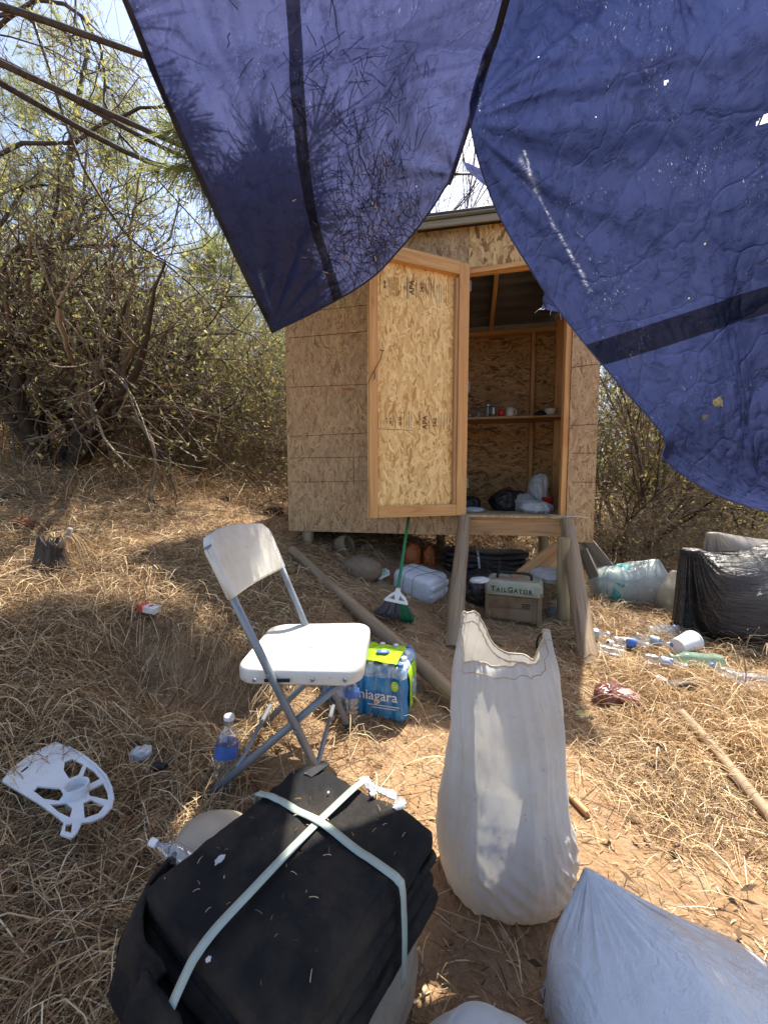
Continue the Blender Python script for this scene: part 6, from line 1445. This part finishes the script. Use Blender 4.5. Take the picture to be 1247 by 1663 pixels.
# ---- old generator
gl, gr = G(806, 1006), G(886, 1020); gx = (gl+gr)/2; GW = .40
GN = empty('old_generator', (gx[0]-.02, gx[1]+.10, gx[2]-.005), 'old dusty portable generator with a pale green lid and black handle', 'generator', math.atan2(gr[1]-gl[1], gr[0]-gl[0])*.9)
M_GBODY = mat_plain('generator_brown', (.20, .115, .055), .75, .3, .35, 8, .4, 30, dirt=(.25, .19, .13), dirt_amt=.5)
M_GLID = mat_plain('generator_lid', (.33, .35, .26), .6, .4, .12, dirt=(.32, .23, .15), dirt_amt=.45)
M_GDIRT = mat_plain('generator_dust', (.36, .27, .19), .85, .2, .25)
b = MB(); b.box((-.175, -.105, .02), (.175, .105, .205)); b.build('body', M_GBODY, GN, bevel=.012)
MB().box((-.160, -.112, .035), (.13, -.104, .105)).build('lower_panel', M_GBODY, GN, bevel=.004); MB().box((-.160, -.112, .118), (.13, -.104, .195)).build('upper_panel', M_GBODY, GN, bevel=.004)
for x in (-.188, .160): MB().box((x, -.118, .0), (x+.030, -.085, .24)).build('corner_post', M_GBODY, GN, bevel=.006)
MB().box((-.188, .085, 0), (-.158, .115, .24)).build('corner_post', M_GBODY, GN, bevel=.006); MB().box((.160, .085, 0), (.190, .115, .24)).build('corner_post', M_GBODY, GN, bevel=.006)
for k in range(3): MB().box((.06, -.1145, .125+.012*k), (.115, -.111, .131+.012*k)).build('vent', M_BLACK, GN)
b = MB(); rg2 = []
ol2 = rpad(.39, .25, .04)
for sc, z in ((.97, .205), (1, .21), (1, .268), (.97, .288), (.90, .302), (.86, .305), (.84, .292), (.5, .290), (.01, .290)): rg2.append(np.column_stack([ol2*sc, np.full(len(ol2), z)]))
b.grid(np.array(rg2), True).build('lid', M_GLID, GN, smooth=True).modifiers.new('e', 'EDGE_SPLIT').split_angle = R(40)
MB().box((-.13, -.07, .290), (.14, .08, .297)).build('lid_recess', M_GDIRT, GN, bevel=.002)
MB().tube(crom(np.array([(-.115, 0, .29), (-.115, 0, .322), (-.09, 0, .340), (0, 0, .343), (.09, 0, .340), (.115, 0, .322), (.115, 0, .29)]), 30), .0095, 10).build('handle', M_BLACK, GN, smooth=True)
M_GINK = mat_plain('generator_print', (.02, .035, .04), .6, .3)
xp = -.150
def glet(ch, x, size):
    text_mesh(ch, size, M_GINK, 'print', GN, basis((1, 0, 0), (0, 0, 1), (0, -1, 0), (x, -.1262, .242+(size-.034)*.30)), .0006, .0012)
for ch, sz, w in (('T', .050, .036), ('A', .036, .032), ('I', .036, .018), ('L', .036, .027), ('G', .050, .040), ('A', .036, .032), ('T', .036, .030), ('O', .036, .034), ('R', .036, .030)):
    glet(ch, xp+w/2, sz); xp += w
for ch, x0_, x1_, z_ in ():
    pass
MB().box((-.110, -.1268, .226), (.005, -.1252, .2285)).build('print_line', M_GINK, GN); MB().box((.045, -.1268, .226), (.135, -.1252, .2285)).build('print_line', M_GINK, GN)
# ---- plank, stub post and pale film beside it
a0, a1 = at(838, 950, 2.95), at(910, 893, 3.05)
tag(lumber('loose_plank', a0, a1, .035, .16, M_LUMBER_OLD, None), 'short orange brown plank propped slantwise behind the generator', 'plank')
q = at(915, 985, 2.80); tag(log('short_post', (q[0], q[1], gzs(q[0], q[1])-.05), (q[0]-.01, q[1]+.01, hw((0, 0, .64))[2]), .042, .042, M_POST, None, 13, 14, .003), 'stout short post standing under the right end of the doorsill', 'post')
q = at(895, 935, 2.92); blob('grey_film', 'grey plastic film bunched up right of the generator', 'plastic film', (q[0], q[1], q[2]), (.13, .06, .05), mat_film('grey_film', (.42, .42, .44), .2, .4, dirt=(.3, .24, .18)), 77, .35, 1.8, 2.4, R(-30), 5)
q = G(900, 1005); blob('dirty_rag', 'dark ribbed rag on the ground right of the generator', 'rag', (q[0]+.02, q[1]+.03, q[2]+.02), (.06, .05, .06), mat_film('rag', (.16, .17, .18), 0, .8, dirt=(.3, .25, .2)), 78, .3, 2.2, 2.4, .6, 4)
# thin white wire hanging by the post
P = crom(np.array([at(908, 925, 2.95), at(906, 955, 2.9), at(902, 990, 2.85)]), 14); tag(MB().tube(P, .0018, 5).build('white_wire', M_CAPW, None, smooth=True), 'thin white wire hanging down beside the short post', 'wire')
# dark loop of hose behind the sack
P = crom(np.array([at(872, 1062, 2.35), at(872, 1040, 2.35), at(880, 1030, 2.35), at(892, 1042, 2.33), at(900, 1050, 2.32)]), 24); tag(MB().tube(P, .006, 7).build('rubber_hose', M_BLACK, None, smooth=True), 'dark loop of thin hose just behind the mouth of the tall sack', 'hose')
# ---- boards and stump right of the hut post
for k, (qa, qb, w, lb) in enumerate((((950, 878, 3.5), (992, 930, 3.35), .11, 'longer grey board leaning right of the hut'), ((945, 893, 3.4), (965, 938, 3.3), .09, 'shorter grey board leaning right of the hut'))):
    a0, a1 = at(*qa), at(*qb); tag(lumber('grey_board', a1, a0, .025, w, mat_lumber('grey_board_%d' % k, (.12, .10, .08), (.33, .29, .24), False, crack=.5), None), lb, 'board', 'boards leaning by the hut')

# ---- trash on the right
def tb(px, py, dy=0, dz=0): p = G(px, py); return (p[0], p[1]+dy, gzs(p[0], p[1]+dy)+dz)
def film_bag(name, label, c, rad, m, seed, amp=.3, n=26, rz=0, pw=2.6, flat=.8, extra=.1):
    V, F = _ICO[6]; V = V.copy(); U_ = V.copy(); V /= ((np.abs(V)**pw).sum(1, keepdims=True))**(1/pw)
    V = V*(1+facet(U_, seed, n, amp)+crumple(U_, 1.7, seed, extra))[:, None]; V[:, 2] = np.where(V[:, 2] < -flat, -flat+(V[:, 2]+flat)*.1, V[:, 2])
    o = qmesh(name, V*np.array(rad), F, m); o.location = tuple(c); o.rotation_euler = (0, 0, rz); return tag(o, label, 'trash bag')
M_CLEARBAG = mat_film('clear_bag_film', (.66, .70, .68), .40, .22, .22, .5, crinkle=12)
fb, _x = tube_bag('clear_trash_bag', 'clear trash bag stuffed with teal and white things on the dry grass', 'trash bag', tb(1048, 990, .22, 0), M_CLEARBAG,
    [((-.14, 0, .15), (.19, .18, .15), 2.3), ((.10, .02, .16), (.21, .19, .17), 2.3)], 1.05, 1.85, (.20, -.02, .36), 31, K=80, n=140, steps=55, gather=.02, suck=.5, shape=(1.2, .75))
M_TEAL = mat_film('teal_cloth', (.06, .36, .36), .2, .6, crinkle=14)
for k, (x, y, z, r_) in enumerate(((-.16, -.04, .13, .135), (-.06, .0, .21, .10), (.13, .02, .24, .085))):
    V, F = _ICO[5]; V = V*(1+crumple(V, 1.8, 90+k, .2))[:, None]*r_; o = qmesh('teal_filling', V+np.array([x, y, z]), F, M_TEAL, fb)
V, F = _ICO[5]; V = V*(1+crumple(V, 1.8, 99, .2))[:, None]*np.array([.14, .13, .12]); qmesh('white_filling', V+np.array([.06, -.03, .14]), F, M_WRAP, fb)
tube_bag('clear_trash_bag', 'smaller crumpled cream clear bag between the teal bag and the black bag', 'trash bag', tb(1108, 998, .12, 0), mat_film('cream_bag_film', (.66, .62, .50), .45, .25, .25, crinkle=12),
    [((0, 0, .11), (.13, .12, .12), 2.2)], .62, .98, (.04, .03, .30), 32, K=60, n=110, steps=50, gather=.03, suck=.5)
t_ = NT('black_trash_film'); c = t_.coord(); hb2 = t_.math('ADD', t_.noise(t_.map(c, scale=(1, 1, 4.5)), 6, 5, .6, 1.6), t_.math('MULTIPLY', t_.noise(c, 36, 4, .6, 1), .3))
M_BLACKBAG = t_.done(t_.pbsdf(t_.ramp(t_.noise(c, 5, 5), [(.3, (.013, .013, .014)), (.75, (.035, .03, .026))]), .27, .6, t_.bump(hb2, .8, .03)))
bbp = G(1200, 1073); bbp[0] += .30
tube_bag('black_trash_bag', 'big bulging black trash bag at the right edge', 'trash bag', (bbp[0]+.12, bbp[1]+.38, bbp[2]-.01), M_BLACKBAG,
    [((0, 0, .22), (.41, .32, .24), 3.2), ((.10, .02, .42), (.28, .23, .22), 2.2), ((-.20, -.04, .40), (.20, .20, .16), 2.2), ((-.05, -.20, .2), (.22, .16, .18), 2.2)], 2.0, 2.75, (-.42, .05, .60), 33, K=110, n=190, steps=70, gather=.05, suck=.6, shape=(1.1, .85))
tube_bag('clear_trash_bag', 'pale dusty clear bag heaped on top of the black trash bag', 'trash bag', (bbp[0]+.20, bbp[1]+.50, bbp[2]+.53), mat_film('dusty_bag_film', (.42, .38, .33), .3, .3, .12, crinkle=10),
    [((0, 0, .05), (.26, .16, .06), 2.0), ((-.10, 0, .07), (.12, .10, .06), 2.0)], 1.0, 1.95, (-.30, 0, .16), 34, K=70, n=140, steps=50, gather=.03, suck=.2, shape=(1.1, .7), floor=-.3)
# foam cup
c0, c1 = onz(1098, 1052, .06), onz(1146, 1040, .05); gcup = gzs(c0[0], c0[1])
cu = empty('foam_cup', (c0[0], c0[1], gcup+.062), 'white foam cup lying on its side beside the black trash bag', 'cup')
d = Vector((c1[0]-c0[0], c1[1]-c0[1], 0)).normalized(); cu.rotation_euler = Vector((d[0], d[1], .10)).to_track_quat('Z', 'Y').to_euler()
M_FOAM = mat_plain('foam_white', (.74, .72, .70), .7, .3, .03, 9, .2, 220)
MB().lathe([(.044, .165), (.059, .003), (.060, 0), (.062, .002), (.062, .010), (.060, .012), (.0, .0)][:1]+[(.042, .165), (.057, .012), (.0605, .010), (.0605, .0), (.056, .0), (.040, .158), (0, .158)], 32).build('cup', M_FOAM, cu, smooth=True).modifiers.new('e', 'EDGE_SPLIT').split_angle = R(35)
cu.rotation_euler = Vector((-d[0], -d[1], -.05)).to_track_quat('Z', 'Y').to_euler()
cu.location = (c0[0]+d[0]*.165, c0[1]+d[1]*.165, gcup+.066); cu.rotation_euler = Vector((-d[0], -d[1], -.05)).to_track_quat('Z', 'Y').to_euler()
# empty bottles lying about
LB = 'empty bottles strewn at the right'
for k, (px, py, az, cap, lab, cr, lb) in enumerate((
  (985, 1068, 150, None, None, .25, 'crushed clear bottle just right of the leaning pole'),
  (1018, 1056, -25, M_CAPW, M_LBL, .12, 'clear bottle with blue label lying right of the leaning pole'),
  (1058, 1052, -50, M_CAPB, M_LBLP, .28, 'crumpled clear bottle with a blue cap, nearest to the foam cup on its left'),
  (1072, 1032, 10, M_CAPB, None, .2, 'clear bottle with blue cap lying above the crumpled one'),
  (1095, 1036, 30, None, None, .3, 'small crushed clear bottle touching the foam cup'),
  (1075, 1088, -40, M_CAPW, M_LBLP, .3, 'crushed bottle lying in front of the pale green bottle'),
  (1185, 1110, 100, M_CAPB, None, .28, 'clear crumpled bottle in the grass below the black bag, left one'),
  (1222, 1118, -20, None, None, .28, 'clear crumpled bottle in the grass below the black bag, right one'),
  (958, 1040, -15, M_CAPW, M_LBLP, .25, 'flattened bottle with a white cap behind the leaning pole'))):
    q = G(px, py); bottle(lb, (q[0]-.09*math.cos(R(az)), q[1]-.09*math.sin(R(az)), q[2]+.045), (math.cos(R(az)), math.sin(R(az)), .03), .19, .033, cap, lab, (.45, .70), cr, k+20, group=LB, spin=k)
q = G(1130, 1082); bottle('pale green bottle lying in the grass in front of the foam cup', (q[0]+.13, q[1]-.02, q[2]+.04), (-1, .12, .03), .27, .04, M_GRN, None, crush=.15, seed=44, group=None, body=mat_film('green_bottle_film', (.35, .50, .40), .5, .2, .35))
for k, (px, py, s_) in enumerate(((1024, 1046, .016), (990, 1046, .03), (1070, 1105, .03))):
    blob('plastic_scrap', ('tiny round white scrap above the blue labelled bottle', 'flat white scrap near the leaning pole', 'crumpled clear scrap beside the dark rubber piece')[k], 'scrap', tb(px, py, 0, .012), (s_, s_*.7, s_*.35), M_WRAP, 110+k, .35, 1.8, 2.4, k, 4)
# torn brown bag
q = tb(988, 1140, 0, .03); BB_ = blob('torn_brown_bag', 'torn shiny brown foil bag in the grass right of the tall sack', 'bag', q, (.075, .05, .05), mat_film('brown_foil', (.16, .06, .045), .05, .25, crinkle=20), 121, .5, 1.5, 2.4, .5, 5)
blob('pink_wrapper', 'pinkish crumpled wrapper on the torn brown bag', 'wrapper', (q[0]+.055, q[1]-.03, q[2]+.015), (.05, .035, .022), mat_film('pink_foil', (.42, .22, .19), .1, .3, crinkle=25), 122, .5, 1.8, 2.4, -.5, 5)
q = tb(945, 1165, 0, .01); blob('yellow_wrapper', 'flat yellow and green wrapper scrap beside the tall sack', 'wrapper', q, (.035, .025, .008), mat_film('yellow_film', (.55, .48, .20), .2, .35), 123, .4, 2, 2.4, .3, 4)
q = G(1100, 1120); rc = MB().tube(crom(np.array([(-.07, 0, .01), (-.03, -.01, .035), (.03, 0, .035), (.075, .015, .012)]), 20), .035, 14, sq=(1, .45)).build('rubber_piece', mat_plain('rubber_dark', (.06, .045, .035), .6, .3, .3), None, smooth=True, loc=q)
tag(rc, 'curved dark brown rubber piece in the grass below the bottles', 'rubber piece')
# dark green metal post wrapped in dry vines
q = G(1066, 912); z0 = gzs(q[0], q[1]); tp = at(1072, 795, q[1])
tag(MB().box((-.045, -.012, -.1), (-.035, .045, tp[2]-z0)).box((.035, -.012, -.1), (.045, .045, tp[2]-z0)).box((-.045, -.022, -.1), (.045, -.012, tp[2]-z0)).build('fence_post', mat_plain('dark_green_paint', (.035, .055, .05), .6, .3, .3, dirt=(.12, .09, .06)), None, bevel=.002, loc=(q[0], q[1], z0)), 'dark green metal channel post standing in dry vines behind the bags', 'post')
rg_ = np.random.default_rng(77); N = 60; a = rg_.uniform(0, 6.28, N)
P, Rr = grow(np.stack([q[0]-.1+.09*np.cos(a), q[1]+.05*np.sin(a), np.full(N, z0-.02)], 1), np.stack([rg_.normal(0, .2, N), rg_.normal(0, .2, N), np.ones(N)], 1), rg_.uniform(.35, .75, N), np.full(N, .006), 9, .12, .0, rg_)
V_, F_ = tubes(P, Rr, 4); tag(qmesh('dry_vine', V_, F_, M_TWIG_PALE), 'bundle of dry vines clinging to the dark green post', 'vine')
# weed stalk in front of the black bag
q = G(1205, 1130); WS = np.array([[0, 0, 0], [.01, 0, .1], [-.005, 0, .2], [.015, 0, .30]]); rg_ = np.random.default_rng(8)
s0 = crom(WS, 14)[4:]; N = len(s0); P, Rr = grow(s0, np.stack([rg_.normal(0, 1, N), rg_.normal(0, .5, N), np.ones(N)*.8], 1), np.full(N, .08), np.full(N, .0012), 5, .2, .1, rg_)
wd = empty('weed_stalk', q, 'thin dry weed stalk standing in front of the black trash bag', 'weed'); V_, F_ = tubes(P, Rr, 3); b = MB().tube(crom(WS, 20), .0022, 5); b.build('stem', M_TWIG_PALE, wd, smooth=True)
qmesh('branches', V_, F_, M_TWIG_PALE, wd); V_, F_ = leafquads(P[:, -1], .012, .8, rg_); qmesh('seed_heads', V_, F_, M_GRASS, wd, False)

# ---- old stump and other bits on the left bank
q = G(85, 925); SKt = empty('rotten_stump', (q[0], q[1], q[2]-.03), 'small rotten stump with splintered top on the left bank', 'stump')
n = 60; a = np.linspace(0, 2*np.pi, n, endpoint=False); rngs = []
for t in np.linspace(0, 1, 16):
    rr = (.10-.05*t**.5)*(1+.22*ridge(np.stack([np.cos(a)*2.5, np.sin(a)*2.5, a*0+t*1.2], 1), 4, 3)); zt = t*(.19+.05*vnoise(np.stack([np.cos(a)*5, np.sin(a)*5, a*0], 1), 5)); rngs.append(np.stack([rr*np.cos(a), rr*np.sin(a), zt], 1))
rngs.append(rngs[-1]*np.array([.5, .5, .75])); rngs.append(rngs[-1]*np.array([.02, .02, .9]))
MB().grid(np.array(rngs), True).build('trunk', M_BARK, SKt, smooth=True)
MB().tube([(.03, 0, .14), (.08, .01, .19), (.11, .0, .25)], [.018, .016, .012], 7).build('broken_limb', mat_plain('grey_wood', (.27, .23, .19), .8, .2, .3, 12, .5, 30), SKt, smooth=True)
rg_ = np.random.default_rng(9); N = 90; aa = rg_.uniform(-.6, 2.6, N); s = np.linspace(0, 1, 6)[None]
L = rg_.uniform(.05, .24, N); P = np.stack([.03*np.cos(aa)[:, None]+np.cos(aa)[:, None]*L[:, None]*s**.8*.8+.03*(aa*0+1)[:, None], .03*np.sin(aa)[:, None]+np.sin(aa)[:, None]*L[:, None]*s**.8*.8, .20+.04*np.sin(s*3)-(L[:, None]*.9)*s**2], -1)
V_, F_ = ribbons(P, np.full((N, 6), .0012), rg_.normal(0, .7, N)); qmesh('hanging_straw', V_, F_, M_STRAW, SKt)['kind'] = 'stuff'
q = G(38, 858); blob('rusty_can', 'crushed rusty red can on the left bank', 'can', (q[0], q[1], q[2]+.03), (.055, .035, .03), mat_plain('rust_red', (.16, .035, .015), .6, .4, .4), 131, .2, 1.6, 3.2, .2, 5)
for k, (px, py, s_, lb) in enumerate(((362, 812, .06, 'dark clod of earth in the middle of the upper bank'), (442, 835, .10, 'dark earth clod against the lower left corner of the hut'), (255, 935, .04, 'small dark clod at the edge of the bank'), (15, 812, .07, 'dark clod at the far left of the bank'))):
    q = G(px, py); blob('earth_clod', lb, 'clod', (q[0], q[1]+.04, q[2]+s_*.15), (s_, s_*.7, s_*.5), mat_plain('dark_earth_%d' % k, (.07, .045, .03), .95, .1, .4), 140+k, .35, 1.8, 2.3, k, 5)
# bare hanging twigs in front of the thicket
rg_ = np.random.default_rng(12)
for k, (pts, lb) in enumerate((([(150, 560, 3.6), (185, 640, 3.5), (190, 720, 3.4), (225, 790, 3.3)], 'thin bare twig hanging over the bank, left of the two'), ([(230, 600, 3.8), (300, 680, 3.7), (285, 740, 3.6), (270, 785, 3.5)], 'thin forked bare twig hanging over the bank, right of the two'), ([(20, 700, 3.2), (30, 760, 3.0), (60, 815, 2.9)], 'bare twig drooping to the ground at the far left'))):
    Pm = crom(np.array([at(*p_) for p_ in pts]), 24); tw = tag(MB().tube(Pm, np.linspace(.008, .003, 24), 6).build('bare_twig', M_BARK, None, smooth=True), lb, 'twig', 'bare twigs hanging over the bank')
    s1, d1, L1, r1 = kids(Pm[None], np.linspace(.006, .002, 24)[None], np.array([.9]), 9, .2, 1, .7, .35, .5, rg_); P2, R2 = grow(s1, d1, L1, np.maximum(r1, .0013), 7, .18, -.02, rg_, .4); V_, F_ = tubes(P2, R2, 4); qmesh('side_twigs', V_, F_, M_TWIG, tw)

# ---- things lying on the hut floor
def hf(px, v, dz=0): p = fr(px, 700, v); return tuple(hw((p[0], v, ZF+dz)))
def hb2_(name, label, cat, px, v, rad, m, seed, amp=.3): return blob(name, label, cat, hf(px, v, rad[2]*.9), rad, m, seed, amp, 1.7, 2.5, seed*.7, 5)
hb2_('black_shoe_bag', 'black cloth bag lying on the hut floor beside the door edge', 'bag', 762, .55, (.09, .10, .065), M_BSHEET, 151)
hb2_('white_cloth', 'folded white cloth on the hut floor in front of the black bag by the door', 'cloth', 768, .32, (.09, .07, .022), M_WRAP, 152)
hb2_('black_duffel', 'larger black bundle in the middle of the hut floor', 'bag', 828, .62, (.16, .12, .095), M_BSHEET, 153, .25)
hb2_('clear_bag', 'clear crumpled bag with blue print lying right of the black bundle', 'plastic bag', 856, .55, (.09, .09, .075), M_CLEARBAG, 154, .35)
hb2_('white_bag', 'tall upright white bag near the right wall of the hut', 'plastic bag', 876, .72, (.10, .08, .17), M_WRAP, 155, .22)
hb2_('white_bag', 'low white bag spread on the floor below the tall one', 'plastic bag', 873, .36, (.12, .09, .05), M_WRAP, 156, .35)
P = hf(893, .55); rc = MB().lathe([(.035, 0), (.048, .12), (.051, .125), (.049, .128), (.045, .12), (.032, .005)], 22).build('red_cup', M_RED, None, smooth=True, loc=P); tag(rc, 'red plastic cup standing beside the tall white bag in the hut', 'cup')
P = [hw((fr(px, py, v)[0], v, z)) for px, py, v, z in ((889, 825, .30, ZF+.03), (886, 831, .15, ZF+.012), (898, 836, .02, ZF+.010), (915, 842, -.06, ZF+.008), (935, 846, -.012, ZF+.004), (955, 847, -.012, ZF-.005))]
P += []
tag(MB().tube(crom(np.array(P), 40), .0022, 6).build('white_string', M_CAPW, None, smooth=True), 'white string trailing over the doorsill from the low white bag', 'string')
